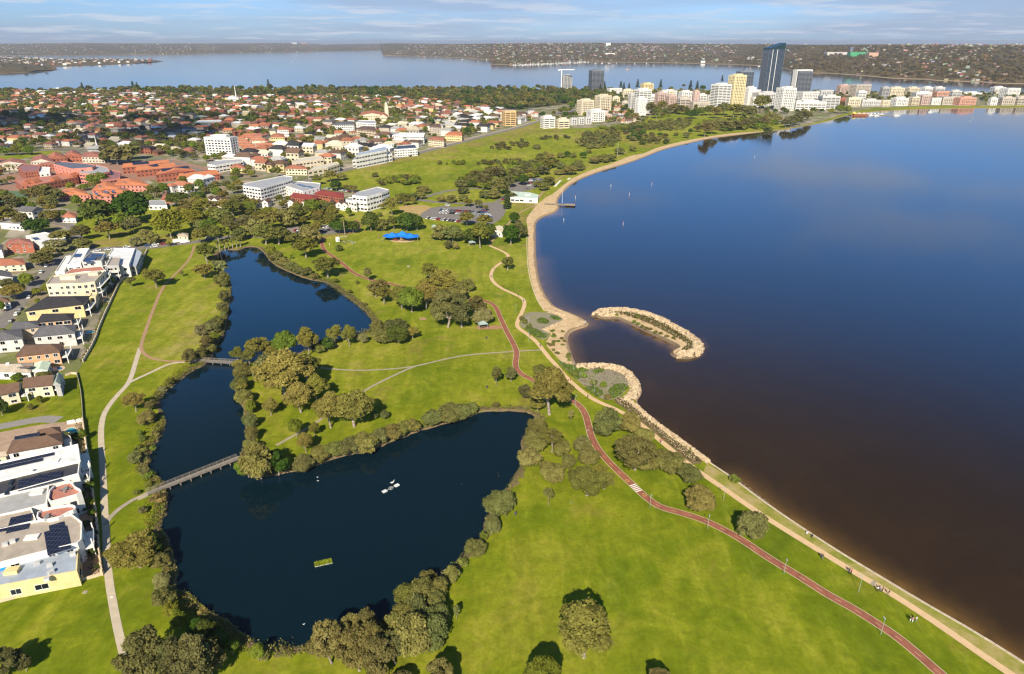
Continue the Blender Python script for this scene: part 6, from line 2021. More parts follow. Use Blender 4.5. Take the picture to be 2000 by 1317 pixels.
# rows of small orange roofed terraces right of the eight storey tower
for r_ in range(6):
 for s_ in (0, 1):
  x, y = 466 + r_ * 6.5 + s_ * 27, 279 + r_ * 5.0 - s_ * 7
  c = G(x, y)
  q = [(c[0] - 11, c[1] - 4), (c[0] + 9, c[1] - 1), (c[0] + 8, c[1] + 5), (c[0] - 12, c[1] + 2)]
  B('terrace_row', 'orange roofed terrace row', None, 6, 'gable', 'terracotta', 'cream', world=q, rise=2, storeys=2, wins='joined', final=False, group='orange roofed terraces beside the white tower block', cat='terrace')
# specks of houses over the far hills, spit and headland
def far_houses():
 rng = np.random.default_rng(77)
 V, F, Cc = [], [], []
 cols = [WALLC['white'], WALLC['cream'], WALLC['beige'], (.55, .42, .33), ROOFC['terracotta'], (.62, .6, .56), WALLC['rose']]
 def add(x, y, z, w, d, h, a, col):
  b = len(V)
  ca, sa = math.cos(a), math.sin(a)
  for zz in (z - 4, z + h):
   for sx, sy in ((-1, -1), (1, -1), (1, 1), (-1, 1)):
    px_, py_ = sx * w / 2, sy * d / 2
    V.append((x + px_ * ca - py_ * sa, y + px_ * sa + py_ * ca, zz))
    Cc.append((*col, 1))
  for f in ((0, 1, 5, 4), (1, 2, 6, 5), (2, 3, 7, 6), (3, 0, 4, 7), (4, 5, 6, 7)):
   F.append(tuple(b + k for k in f))
 n = 0
 dens = smooth_noise(400, 6, rng)
 while n < 2700:
  az = rng.uniform(-40, 38)
  t_ = rng.uniform(.03, 1.0) ** rng.choice([.6, 1.0, 1.5])
  d_ = dens[int((az + 40) * 4.5)] + smooth_like(az * 3 + t_ * 9)
  lim = .0 if az < 17 else (1.3 if t_ < .55 else .9)
  if d_ < lim - 1.1:
   continue
  x, y, z = far_point(az, t_)
  s = rng.uniform(7, 19)
  col = tuple(c * rng.uniform(.4, .75) for c in cols[int(rng.integers(len(cols)))])
  add(x, y, z, s, rng.uniform(8, 13), rng.uniform(3.5, 6.5), rng.uniform(0, 3), col)
  n += 1
 for g, k, zb in ((spit_g, 230, 7.5), (head_g, 26, 13)):
  q = np.array(g)
  lo, hi = q.min(0), q.max(0)
  c = 0
  while c < k:
   p = lo + (hi - lo) * rng.uniform(0, 1, 2)
   if inside([p], g)[0] and seg_dist(np.array([p]), q)[0] > 12 and (zb < 10 or True):
    add(p[0], p[1], zb, rng.uniform(9, 20), rng.uniform(9, 14), rng.uniform(4, 7), rng.uniform(0, 3), cols[int(rng.integers(len(cols)))])
    c += 1
 me = bpy.data.meshes.new('far_houses')
 me.from_pydata(V, [], F)
 me.materials.append(m_paint_attr())
 at = me.attributes.new('col', 'FLOAT_COLOR', 'POINT')
 at.data.foreach_set('color', np.array(Cc, np.float32).ravel())
 stuff('far_houses', me, 'countless pale houses scattered over the hills across the water', 'houses')
def smooth_like(x):
 return math.sin(x * .7) * .6 + math.sin(x * 1.9 + 1.3) * .4
far_houses()
# ================================================================== TREES
# x y width height kind (pixels of the photograph, foot of the trunk)
TREES = '''
300 1335 100 105 r;380 1345 95 105 r;345 1325 80 90 r;415 1318 60 62 r;12 1322 75 58 r;52 1312 30 35 r;
275 1108 85 62 g;236 1102 52 46 g;303 1092 50 50 d;318 1112 38 34 r;320 1148 40 42 B;326 1180 42 38 b;337 1207 38 34 y;352 1228 42 38 y;388 1240 38 40 d;405 1256 48 46 d;432 1270 42 44 d;455 1279 30 44 y;505 1290 34 42 y;
648 1296 78 88 r;668 1282 60 74 r;730 1290 66 78 r;690 1266 58 66 r;716 1256 56 68 r;702 1310 80 84 r;748 1318 72 88 r;772 1296 56 76 r;802 1272 82 98 b;838 1262 66 90 b;790 1232 56 66 b;852 1228 50 66 b;795 1196 46 100 g;826 1188 60 80 b;812 1222 60 72 b;772 1244 56 70 b;850 1195 44 50 b;852 1170 46 56 b;838 1146 34 40 b;
884 1136 28 36 b;930 1083 38 32 b;962 1040 30 34 b;974 1000 56 44 b;905 1105 22 16 s;945 1055 20 16 s;
862 1352 60 64 r;780 1352 52 42 r;1060 1356 78 80 y;1290 1350 52 46 r;1140 1284 106 108 g;892 1210 16 28 c;
1465 1046 58 50 b;1365 994 56 44 b;1346 940 42 34 b;1305 918 54 40 b;1240 918 82 74 r;1264 918 44 38 b;1186 850 56 52 b;1230 846 46 46 b;1258 862 32 26 b;
1146 968 76 60 g;1122 950 30 36 g;1180 955 40 36 g;1071 987 22 36 c;1116 984 9 8 s;1137 884 36 36 b;1115 824 14 24 c;1077 938 48 38 b;1046 852 42 36 r;1046 878 46 38 b;1034 910 44 40 b;1078 884 40 52 g;1098 892 30 38 b;1110 915 26 28 b;1150 905 40 34 b;1168 940 34 36 g;
1073 810 84 98 g;1025 778 30 30 r;1055 730 26 20 b;1050 802 32 26 g;969 753 22 38 c;998 746 22 30 r;
560 776 100 96 g;530 745 74 62 B;600 750 60 64 g;588 806 60 62 g;620 786 48 56 g;530 812 28 36 g;646 836 54 72 g;692 834 76 76 g;752 819 18 22 b;733 818 14 22 b;580 854 34 50 y;598 884 30 44 g;615 852 22 34 g;510 934 72 78 b;545 928 48 64 d;486 932 46 46 y;
595 917 40 28 b;626 899 38 28 b;652 892 34 32 b;684 886 42 32 b;716 881 44 38 b;742 868 36 32 b;768 857 40 32 b;787 850 30 26 b;805 843 32 28 b;845 828 40 30 b;874 823 48 34 b;897 816 38 28 b;918 808 30 22 b;
474 737 34 26 b;470 762 30 26 b;480 787 32 28 b;493 808 28 28 y;490 836 26 30 b;493 862 26 30 r;492 884 26 28 b;500 905 26 24 b;
266 804 40 40 g;289 829 32 28 b;296 802 24 22 r;279 862 16 12 s;275 852 12 15 s;281 1002 20 30 B;268 966 15 10 s;300 880 14 10 s;290 905 12 9 s;
465 706 26 28 g;488 712 28 32 g;505 702 46 46 g;556 694 60 50 y;604 694 42 66 g;553 738 84 52 B;655 674 28 48 g;683 676 30 54 g;640 684 30 26 d;708 670 26 22 B;745 668 46 32 b;778 670 52 36 d;806 662 30 24 g;775 648 42 26 b;736 644 24 20 b;530 700 34 30 g;625 690 24 20 s;
840 552 32 40 g;805 610 66 54 y;785 604 44 48 g;832 604 50 54 g;862 582 72 52 g;890 590 46 40 b;875 640 58 78 r;902 640 50 76 r;942 634 44 44 B;930 620 40 46 r;915 570 24 28 b;
720 550 16 28 c;735 582 32 34 r;750 594 32 36 g;745 567 26 22 r;
640 543 50 44 g;598 504 48 42 g;606 478 44 34 b;575 482 36 28 g;620 461 20 28 g;662 491 14 14 s;664 457 36 30 d;690 456 28 26 d;725 452 42 40 d;746 452 24 26 b;795 452 44 38 d;815 450 30 32 d;770 449 32 28 g;862 468 34 30 b;885 472 38 32 b;878 486 22 14 r;890 488 13 20 b;845 467 8 12 s;922 477 42 34 d;938 485 38 54 g;955 470 32 40 d;946 446 30 28 g;912 442 32 30 g;998 478 38 48 d;1014 466 30 34 r;1005 438 22 28 d;992 528 26 28 g;766 422 30 38 g;682 424 16 24 y;742 424 12 10 y;
540 510 26 20 b;556 520 22 18 b;572 528 22 18 b;585 536 20 16 b;600 538 22 16 b;616 546 18 14 s;530 500 26 22 y;570 506 8 9 s;
405 514 38 42 g;400 544 38 30 g;432 532 30 32 B;436 562 26 32 b;438 592 24 26 r;437 616 24 28 r;396 656 30 30 B;415 650 34 26 b;426 640 24 24 b;404 682 28 28 r;372 711 36 30 r;396 700 26 24 r;420 668 20 20 y;416 690 18 18 r;
306 562 42 40 g;257 562 22 22 c;356 541 9 13 c;698 555 9 7 s;
195 442 76 58 d;262 438 78 66 d;240 448 40 34 y;335 466 66 60 y;376 442 46 36 y;350 404 50 30 d;72 457 46 32 d;160 470 34 32 r;215 468 44 38 g;262 456 40 34 r;266 482 26 30 B;301 476 26 22 b;286 470 28 24 b;120 474 38 24 b;163 487 34 20 b;112 492 50 26 B;
545 478 50 38 g;520 478 44 42 g;502 460 40 34 b;530 452 48 44 g;560 444 44 38 b;588 434 40 36 g;612 424 42 38 y;640 422 26 26 b;620 440 28 24 g;484 452 40 34 r;456 424 44 36 g;432 436 38 30 b;410 456 36 32 y;470 404 34 26 r;392 456 28 26 b;400 420 40 34 g;372 416 38 30 r;352 432 30 28 g;558 470 26 22 b;
428 478 32 40 g;408 470 30 34 g;450 452 32 26 r;470 470 28 26 b;600 462 28 24 b;
76 399 34 38 r;94 398 36 40 r;112 397 30 30 r;66 424 24 34 y;44 406 26 22 y;20 418 44 40 r;10 440 50 36 g;44 442 30 28 r;95 433 30 24 b;108 436 30 26 g;
198 362 40 26 y;184 362 30 24 y;230 322 52 28 r;212 318 34 24 d;260 312 40 24 r;12 304 28 18 y;36 303 30 18 y;58 303 26 18 y;20 340 14 20 p;30 341 14 18 p;10 342 14 18 p;
300 478 8 6 s;330 480 10 8 s;
95 574 24 22 y;72 579 20 18 y;75 594 14 12 y;55 560 34 28 y;30 585 44 26 g;18 566 30 22 r;88 520 44 24 r;95 505 30 22 g;104 576 18 16 d;200 572 30 22 y;215 560 26 24 d;222 540 16 24 d;190 560 20 18 d;5 610 20 24 y;6 660 30 20 y;
80 788 18 16 y;53 783 18 14 y;60 801 14 12 s;36 745 28 14 y;88 740 26 16 b;5 812 34 40 d;140 870 22 30 p;150 862 18 24 d;165 860 20 26 y;160 905 16 18 b;168 925 22 20 b;172 950 26 22 d;158 975 24 18 y;178 960 20 22 y;176 990 22 18 y;165 1000 18 14 d;182 1010 20 18 y;165 1092 14 24 y;182 1085 18 24 d;176 1062 20 18 y;186 1050 16 20 d;192 1110 8 30 d;170 1030 20 12 r;
733 346 12 9 b;
657 373 28 22 d;646 356 30 24 g;668 352 20 14 b;620 362 22 22 g;
691 376 16 16 r;676 372 14 12 r;826 379 24 14 b;841 377 7 7 s;859 322 9 9 b;872 322 6 5 s;
902 366 24 16 b;905 379 22 14 b;918 360 22 18 r;930 352 24 22 r;945 366 34 30 r;960 356 36 32 r;975 352 30 28 r;974 380 36 34 r;992 366 30 24 r;1008 352 30 26 r;1022 362 26 22 d;1000 392 22 16 r;948 388 24 14 b;965 388 26 16 b;915 404 20 16 g;882 396 22 16 b;862 395 16 14 b;905 394 18 14 b;935 408 16 20 r;948 412 12 12 r;
790 394 24 16 g;805 392 22 14 b;820 389 22 12 b;780 393 16 14 b;
1062 372 22 16 b;1050 366 18 14 b;1072 362 26 18 b;1038 345 24 18 r;1060 342 26 16 r;1090 342 16 12 b;1112 342 28 20 b;1126 334 22 16 b;1138 332 10 10 b;1160 320 22 16 b;1178 318 24 16 b;1192 316 22 14 b;1210 302 17 15 b;1236 296 13 11 b;1139 310 14 14 d;1095 309 14 11 b;1108 307 15 12 d;1120 308 12 10 b;1056 312 17 13 b;1075 312 18 12 b;1048 292 15 10 b;1066 303 10 8 b;1130 322 16 10 b;1150 300 12 8 b;
1070 330 26 20 g;1056 322 22 18 g;1084 328 24 18 g;1096 330 18 14 b;1042 326 24 16 b;1020 330 24 14 b;1010 322 22 12 b;1030 338 26 18 r;1012 340 24 18 r;
1376 268 22 34 r;1390 262 24 26 r;1362 258 18 14 r;1348 262 10 14 d;1340 270 12 12 b;1320 266 10 8 b;1365 254 12 10 r;
1398 232 24 24 g;1412 226 28 26 r;1432 230 30 28 g;1448 226 26 22 r;1462 236 30 30 r;1480 222 24 38 g;1494 214 20 28 g;1472 250 26 24 r;1454 252 24 22 r;1492 246 24 20 r;1436 254 26 20 r;1418 256 28 20 r;1404 248 26 18 b;1506 240 26 22 b;1384 226 26 20 g;1366 226 26 16 y;1350 232 28 18 d;1334 224 24 18 r;1318 222 26 18 r;1500 260 18 12 b;1520 238 14 12 b;
1534 250 20 22 r;1545 248 22 24 r;1557 245 22 26 r;1568 240 20 26 r;1578 236 16 20 r;1528 222 12 14 r;
1640 222 24 18 y;1655 222 18 16 y;1622 222 14 10 y;
1282 232 20 26 g;1270 226 22 28 r;1292 220 20 24 g;1302 214 16 20 d;1240 236 16 14 g;
1212 178 9 14 n;1228 180 8 18 n;1218 176 7 12 n;1245 172 8 16 n;1290 172 8 14 n;1348 176 9 18 n;1361 177 9 16 n;1372 178 12 12 d;1180 178 9 14 n;1172 182 8 16 n;1335 172 8 8 g;1410 160 6 8 n;
163 180 9 12 n;262 180 10 14 n;270 180 9 12 n;525 172 8 9 n;
990 408 18 46 n;
'''
LOG = []
BRIDGE_ENDS = GG([(288, 967), (465, 897), (386, 706), (468, 711), (300, 965)])
for ln in TREES.replace('\n', '').split(';'):
 p = ln.split()
 if len(p) < 5:
  continue
 px, py, pw, ph = map(float, p[:4])
 kd = p[4]
 x, y = G(px, py)
 w = pw / ppm(x, y) * {'g': 1.16, 'r': 1.18, 'b': 1.24 if ph < 46 else 1.15, 'd': 1.08}.get(kd, 1.0)
 h = hgt(y + w * .15, py - ph)
 # a crown seen from above hides its own height: never flatter than this
 h = max(h, w * {'g': .62, 'r': .62, 'b': .52, 'B': .45, 'd': .55, 'y': .6, 's': .5, 'c': 1.0, 'n': 2.0, 'p': 1.2}[kd])
 h = min(h, w * {'g': 1.25, 'r': 1.2, 'b': .95, 'B': .8, 'd': 1.0, 'y': 1.25, 's': 1.2, 'c': 2.2, 'n': 3.6, 'p': 2.6}[kd])
 lod = 0 if py > 560 else (1 if py > 330 or kd in 'p' else 2)
 if lod == 2 and pw < 40 and kd not in 'n':
  lod = 1
 tree(x, y, w, h, kd, lod, solo=(py < 470 and lod > 0))
 LOG.append((x, y, w / 2))
def scatter(px_poly, n, kinds, wr, hr, seed, mind=.75, holes=(), avoid=None):
 rnd = random.Random(seed)
 g = GG(px_poly)
 q = np.array(g)
 lo, hi = q.min(0), q.max(0)
 out = []
 cell = {}
 tries = 0
 tot = sum(w for _, w in kinds)
 while len(out) < n and tries < n * 60:
  tries += 1
  x, y = rnd.uniform(lo[0], hi[0]), rnd.uniform(lo[1], hi[1])
  if not inside([(x, y)], g)[0]:
   continue
  if any(inside([(x, y)], h)[0] for h in holes):
   continue
  w = rnd.uniform(*wr)
  if avoid is not None and len(avoid) and np.min(np.hypot(avoid[:, 0] - x, avoid[:, 1] - y) - avoid[:, 2]) < w * .35:
   continue
  bad = False
  for (a, b, c) in out[-400:] if len(out) > 1500 else out:
   if abs(a - x) < 12 and math.hypot(a - x, b - y) < (w + c[0]) * .5 * mind:
    bad = True
    break
  if bad:
   continue
  k = wchoice(kinds, rnd)
  out.append((x, y, (w, w * rnd.uniform(*hr), k)))
 return out
AV = np.array([(s[0], s[1], 7.5) for s in HOUSES] + [(a, b, r) for a, b, r in OCC])
KIND_SUB = [('g', .34), ('y', .20), ('d', .08), ('b', .24), ('r', .14), ('p', .01)]
sub_px = [(-200, 183), (150, 178), (480, 190), (740, 190), (860, 199), (960, 217), (1045, 234), (1000, 247), (938, 262), (876, 279), (801, 297), (713, 317), (630, 336), (600, 347), (560, 345), (520, 352), (470, 350), (470, 395), (395, 395), (330, 405), (120, 405), (130, 428), (-30, 470), (-300, 445)]
sc1 = scatter(sub_px, 3300, KIND_SUB, (6, 14), (.55, .95), 9, .5, holes=[GG([(-220, 325), (0, 320), (60, 345), (0, 385), (-120, 400), (40, 384), (160, 360), (300, 368), (440, 342), (340, 306), (200, 292), (115, 290), (60, 297), (0, 304), (-220, 314)])], avoid=AV)
sc1.sort(key=lambda s: s[1])
rd1 = np.array(ROAD1)
sc1 = [s for s in sc1 if seg_dist(np.array([(s[0], s[1])]), rd1)[0] > 8]
from collections import Counter
cnt = Counter(NTREE)
keep, rest = [], []
lim = {'g': 285, 'y': 150, 'd': 150, 'b': 290, 'r': 270, 'p': 60}
for s in sc1:
 k = s[2][2]
 if cnt[k] < lim[k] and len(keep) < 340:
  cnt[k] += 1
  keep.append(s)
 else:
  rest.append(s)
for x, y, (w, h, k) in keep:
 tree(x, y, w, h, k, 1, solo=True)
def field(name, label, lst, **kw):
 lst = [s for s in lst]
 return tree_field(name, label, [(s[0], s[1]) for s in lst], [s[2][0] for s in lst], [s[2][1] for s in lst], [s[2][2] if s[2][2] != 'p' else 'g' for s in lst], **kw)
field('suburb_trees', 'mass of garden and street trees among the distant houses', rest, seed=4)
# the wooded strip on the far side of the suburb
strip = scatter([(-400, 183), (120, 178.5), (250, 176), (600, 175.6), (1000, 175.6), (1190, 176), (1215, 200), (1110, 202), (1020, 214), (960, 216), (860, 197), (740, 189), (480, 187), (240, 182)], 950, [('r', .4), ('g', .25), ('d', .25), ('y', .05), ('b', .1)], (11, 20), (.62, .85), 12, .45, holes=[GG([(985, 186), (1003, 180), (1020, 182), (1010, 187)]), GG([(820, 184), (880, 182), (890, 186), (830, 188)])], avoid=np.array([(a, b, r) for a, b, r in OCC]))
field('far_woods', 'continuous dark woodland strip between the suburb and the far water', strip, seed=5)
tw = scatter([(1053, 232), (1110, 205), (1140, 183), (1300, 178), (1500, 180), (1720, 183), (2000, 184), (2100, 190), (2100, 200), (1700, 204), (1600, 222), (1500, 225), (1420, 220), (1330, 222), (1250, 240), (1180, 240), (1080, 246)], 900, [('g', .35), ('r', .2), ('d', .25), ('y', .2)], (7, 13), (.6, 1.0), 15, .6, avoid=np.array([(a, b, r * .8) for a, b, r in OCC]))
field('tower_gardens', 'street and garden trees between the apartment towers', tw, seed=6)
# clumps on the far lawn
CL = [([(1238, 244), (1300, 236), (1348, 236), (1352, 250), (1330, 256), (1260, 256), (1238, 252)], 90, [('r', .5), ('b', .5)], (7, 10)),
      ([(1125, 272), (1150, 262), (1210, 258), (1215, 275), (1190, 288), (1150, 292), (1126, 284)], 70, [('b', .7), ('r', .3)], (8, 12)),
      ([(1212, 250), (1245, 246), (1260, 262), (1290, 268), (1316, 272), (1310, 282), (1255, 284), (1225, 272)], 55, [('d', .4), ('r', .4), ('b', .2)], (8, 12)),
      ([(1055, 270), (1110, 268), (1112, 273), (1058, 274)], 14, [('b', 1)], (6, 9)),
      ([(1000, 282), (1018, 276), (1036, 288), (1020, 292)], 9, [('b', 1)], (6, 9)),
      ([(958, 288), (985, 280), (1003, 282), (1000, 293), (962, 293)], 14, [('b', 1)], (6, 9)),
      ([(928, 320), (1000, 316), (1002, 322), (930, 324)], 12, [('b', 1)], (6, 9)),
      ([(742, 360), (765, 352), (790, 350), (815, 350), (816, 362), (790, 362), (765, 358), (745, 364)], 22, [('b', 1)], (7, 10)),
      ([(885, 320), (912, 316), (914, 323), (886, 324)], 5, [('b', 1)], (5, 8)),
      ([(1168, 252), (1225, 246), (1232, 252), (1180, 258)], 22, [('b', .7), ('r', .3)], (6, 9)),
      ([(890, 362), (930, 338), (985, 328), (1030, 322), (1085, 318), (1080, 332), (1040, 350), (1000, 362), (960, 372), (920, 372)], 60, [('r', .6), ('b', .3), ('d', .1)], (8, 13)),
      ([(1110, 200), (1150, 196), (1210, 200), (1235, 214), (1200, 216), (1110, 206)], 30, [('g', .5), ('r', .3), ('y', .2)], (9, 14)),
      ([(1360, 240), (1480, 232), (1525, 246), (1500, 254), (1400, 258), (1366, 254)], 70, [('r', .6), ('g', .2), ('b', .2)], (8, 13))]
for i, (poly, n, kk, wr) in enumerate(CL):
 lst = scatter(poly, n, kk, wr, (.5, .75), 30 + i, .6)
 for x, y, (w, h, k) in lst:
  if NTREE.get(k, 0) < 298:
   tree(x, y, w, h, k, 1 if y < 900 else 2, solo=True)
  else:
   tree(x, y, w, h, 'r' if NTREE.get('r', 0) < 298 else 'y', 2, solo=True)
# park trees around the head of the upper pond
hd = scatter([(390, 440), (380, 395), (470, 405), (560, 418), (640, 412), (655, 430), (640, 446), (560, 452), (545, 470), (480, 452), (420, 476), (388, 480)], 60, [('g', .4), ('b', .2), ('y', .2), ('r', .2)], (8, 14), (.6, .9), 61, .6, holes=[pond0_g], avoid=np.array([(a, b, r * .8) for a, b, r in LOG] + [(a, b, r) for a, b, r in OCC]))
for x, y, (w, h, k) in hd:
 if NTREE.get(k, 0) < 298:
  tree(x, y, w, h, k, 1, solo=True)
for px, py in ((430, 492), (440, 490), (447, 487), (455, 486), (463, 484), (470, 482), (424, 488), (448, 472), (462, 468), (500, 420), (480, 408)):
 x, y = G(px, py)
 tree(x, y, 6.5, 7.5, 'p', 1)
x, y = G(674, 460)
tree(x, y, 6, 14, 'p', 0)
sk = scatter([(440, 392), (480, 396), (560, 392), (640, 398), (700, 402), (760, 400), (800, 392), (810, 402), (760, 412), (690, 418), (600, 416), (500, 414), (440, 410)], 46, [('g', .4), ('y', .3), ('r', .3)], (6, 11), (.7, 1.0), 71, .6, avoid=np.array([(a, b, r * .6) for a, b, r in OCC]))
sk += scatter([(470, 330), (560, 300), (690, 270), (760, 285), (700, 312), (600, 338), (540, 350), (470, 350)], 60, [('g', .4), ('y', .4), ('r', .2)], (5, 9), (.7, 1.0), 72, .6, avoid=np.array([(a, b, r * .7) for a, b, r in OCC]))
for x, y, (w, h, k) in sk:
 if NTREE.get(k, 0) < 298:
  tree(x, y, w, h, k, 1, solo=True)
# far-shore forest to the right and trees over the spit and headland
def far_forest():
 rng = np.random.default_rng(5)
 pts, W, H, K, Z = [], [], [], [], []
 while len(pts) < 3400:
  az = rng.uniform(-3, 38)
  t_ = rng.uniform(.035, .9) ** 1.25
  if az < 17 and rng.uniform() < .6:
   continue
  x, y, z = far_point(az, t_)
  pts.append((x, y))
  s = rng.uniform(14, 26)
  W.append(s)
  H.append(s * rng.uniform(.5, .8))
  K.append('r' if rng.uniform() < .8 else 'g')
  Z.append(z - 4)
 n1 = len(pts)
 for g, k, zb in ((head_g, 420, 12), (spit_g, 260, 5)):
  q = np.array(g)
  lo, hi = q.min(0), q.max(0)
  c = 0
  while c < k:
   p = lo + (hi - lo) * rng.uniform(0, 1, 2)
   if inside([p], g)[0]:
    d = seg_dist(np.array([p]), q)[0]
    if d < 14:
     continue
    pts.append(tuple(p)); s = rng.uniform(12, 22); W.append(s); H.append(s * .6); K.append('r' if zb > 9 else 'g'); Z.append(zb * (1 - math.exp(-d / 90)))
    c += 1
 tree_field('far_forest', 'brown-green forest covering the far bank behind the towers', pts, W, H, K, zs=Z, seed=8, kmul=(1.0, .80, .95), thin=3)
far_forest()
rnd = random.Random(19)
for (i0, i1, side_, kk, lo_, hi_) in ((5, 24, 1.8, 'bBg', 2, 5.5), (26, 52, 1.6, 'bgr', 2, 7), (72, 96, 3.0, 'bgrs', 1.6, 5.5), (96, len(POND1), 2.2, 'brgB', 1.5, 5)):
 a = resample(chaikin(GG(POND1[i0:i1]), 1), 5.5)
 for i in range(1, len(a) - 1):
  if rnd.random() < .32:
   dx, dy = a[i + 1] - a[i - 1]
   L = math.hypot(dx, dy)
   o_ = rnd.uniform(.2, side_ + 1.5)
   w = rnd.uniform(lo_, hi_)
   if any(math.hypot(a[i][0] - q[0], a[i][1] - q[1]) < 5 for q in BRIDGE_ENDS):
    continue
   tree(a[i][0] - dy / L * o_, a[i][1] + dx / L * o_, w, w * rnd.uniform(.5, .85), rnd.choice(kk), 1, solo=True)
# ---------------- reeds, marsh and low scrub (uncountable)
def reed_bed(label, px, dens, h, pal, seed, w=.30, name='reeds', cat='reeds', z=0.0):
 rng = np.random.default_rng(seed)
 g = chaikin(GG(px), 1, True)
 q = np.array(g)
 lo, hi = q.min(0), q.max(0)
 area = abs(area2(g)) / 2
 n = int(area * dens * ((hi - lo).prod() / max(area, 1)))
 p = lo + (hi - lo) * rng.uniform(0, 1, (n, 2))
 p = p[inside(p, g)]
 k = len(p)
 cl = np.sin(p[:, 0] * 1.1) * np.cos(p[:, 1] * .9) + .5 * np.sin(p[:, 0] * .37 + p[:, 1] * .5)
 C = np.column_stack([p, z + h * rng.uniform(.2, 1.0, k) * (1 + .25 * cl)])
 N = rng.normal(size=(k, 3)) * .7 + np.array([0, -.2, .9])
 S = w * rng.uniform(.6, 1.4, k)
 pal = np.array(pal)
 ci = np.clip(((cl + 1.5) / 3 * len(pal)).astype(int) + rng.integers(-1, 2, k), 0, len(pal) - 1)
 me = quads_mesh(name, leaf_quads(C, N, S, rng), [m_leaf_attr()], rng.uniform(0, 1, k), pal[ci] * rng.uniform(.85, 1.15, (k, 1)))
 stuff(name, me, label, cat)
BKP = [(.16, .15, .05), (.12, .12, .04), (.20, .17, .06), (.10, .13, .03)]
MARSH = [(.20, .22, .015), (.17, .19, .012), (.20, .14, .04), (.14, .17, .012), (.21, .22, .02)]
reed_bed('yellow-green marsh plants fringing the arm below the upper footbridge', [(383, 712), (374, 722), (352, 738), (337, 752), (318, 766), (308, 778), (303, 790), (309, 800), (297, 795), (292, 780), (300, 765), (320, 748), (345, 725), (365, 712)], 5, .8, MARSH, 1)
reed_bed('rounded marsh patch by the blue shade under the bank trees', [(312, 810), (324, 822), (318, 838), (309, 852), (297, 870), (288, 882), (276, 878), (272, 862), (282, 850), (285, 830), (300, 815)], 5, .8, MARSH, 2)
reed_bed('marsh patch just above the lower footbridge', [(276, 928), (296, 925), (312, 938), (320, 955), (300, 966), (283, 962), (278, 945)], 5, .8, MARSH, 3)
reed_bed('marsh patch just below the lower footbridge', [(282, 975), (322, 968), (325, 990), (318, 1008), (303, 1028), (292, 1040), (280, 1025), (280, 1000)], 5, .8, MARSH, 4)
reed_bed('marsh strip along the left bank of the lower pond', [(303, 1035), (322, 1046), (332, 1065), (336, 1095), (342, 1117), (336, 1136), (322, 1120), (316, 1090), (306, 1060)], 5, .8, MARSH, 5)
reed_bed('marsh strip curling along the lower left corner of the pond', [(342, 1155), (368, 1158), (393, 1183), (413, 1201), (443, 1212), (463, 1232), (490, 1256), (480, 1268), (445, 1250), (420, 1236), (390, 1216), (362, 1190), (345, 1175)], 5, .8, MARSH, 6)
reed_bed('marsh strip on the bottom bank of the lower pond', [(500, 1262), (530, 1266), (575, 1265), (615, 1262), (616, 1278), (575, 1283), (530, 1286), (500, 1284)], 5, .8, MARSH, 7)
reed_bed('reeds along the upper right bank of the upper pond', [(618, 545), (640, 549), (662, 562), (682, 577), (702, 592), (720, 607), (734, 625), (742, 640), (732, 646), (728, 632), (712, 612), (695, 597), (675, 582), (655, 568), (636, 556), (618, 551)], 4, .8, [(.14, .13, .04), (.17, .13, .06), (.12, .14, .03)], 8)
def bank_scrub(label, i0, i1, wd, dens, hh, seed, pts=None, pal=None):
 """low growth following an edge"""
 rng = np.random.default_rng(seed)
 a = resample(pts or chaikin(GG(POND1[i0:i1]), 2), .35)
 t_ = np.gradient(a, axis=0)
 t_ /= np.linalg.norm(t_, axis=1, keepdims=True)
 nrm = np.stack([-t_[:, 1], t_[:, 0]], 1)
 k = rng.integers(0, len(a), int(len(a) * .35 * wd * dens))
 off = rng.uniform(-.7, wd, len(k)) if wd > 0 else -rng.uniform(.2, -wd, len(k)) * (.55 + .45 * np.sin(k * .045) * np.sin(k * .013 + 2))
 p = a[k] + nrm[k] * off[:, None]
 cl = np.sin(p[:, 0] * .9) * np.cos(p[:, 1] * 1.1)
 bump_ = np.clip(np.sin(k * .11 + seed) * np.sin(k * .047 + 1) * np.sin(k * .019 + 2) * 2.6 + .25, .12, 2.2)
 C = np.column_stack([p, hh * rng.uniform(.05, 1, len(k)) * (.6 + .4 * cl + bump_)])
 pal = np.array(pal or BKP)
 ci = np.clip(((cl + 1) * 2).astype(int), 0, 3)
 me = quads_mesh('bank_scrub', leaf_quads(C, rng.normal(size=(len(k), 3)) * .8 + np.array([0, -.3, .8]), .30 * rng.uniform(.6, 1.4, len(k)), rng), [m_leaf_attr()], rng.uniform(0, 1, len(k)), pal[ci] * rng.uniform(.8, 1.2, (len(k), 1)))
 stuff('bank_scrub', me, label, 'scrub')
FK = [(.05, .075, .015), (.09, .12, .02), (.12, .10, .03), (.06, .06, .02)]
bank_scrub('hedges and shrubs inside the pillared fence of the upper lawn', 0, 0, -3.2, -4, 1.3, 51, GG([(286, 491), (271, 520), (249, 541), (235, 547), (220, 580), (194, 636), (184, 668), (161, 708)]), FK)
bank_scrub('garden shrubs behind the cream pillared wall', 0, 0, -3.0, -5, 1.8, 52, GG([(161, 826), (168, 875), (174, 926), (182, 976), (189, 1026), (192, 1075), (198, 1120)]), FK)
bank_scrub('low scrub along the right bank of the upper pond', 5, 24, 2.4, 10, 1.0, 41)
bank_scrub('low scrub along the peninsula banks', 25, 52, 2.4, 10, 1.0, 42)
bank_scrub('low scrub along the right bank of the lower pond', 52, 72, 1.6, 8, .7, 43)
bank_scrub('low scrub along the bottom and left banks of the lower pond', 72, 96, 3.0, 10, 1.0, 44)
bank_scrub('low scrub along the left banks of the upper arms', 96, len(POND1), 2.6, 10, 1.0, 45)
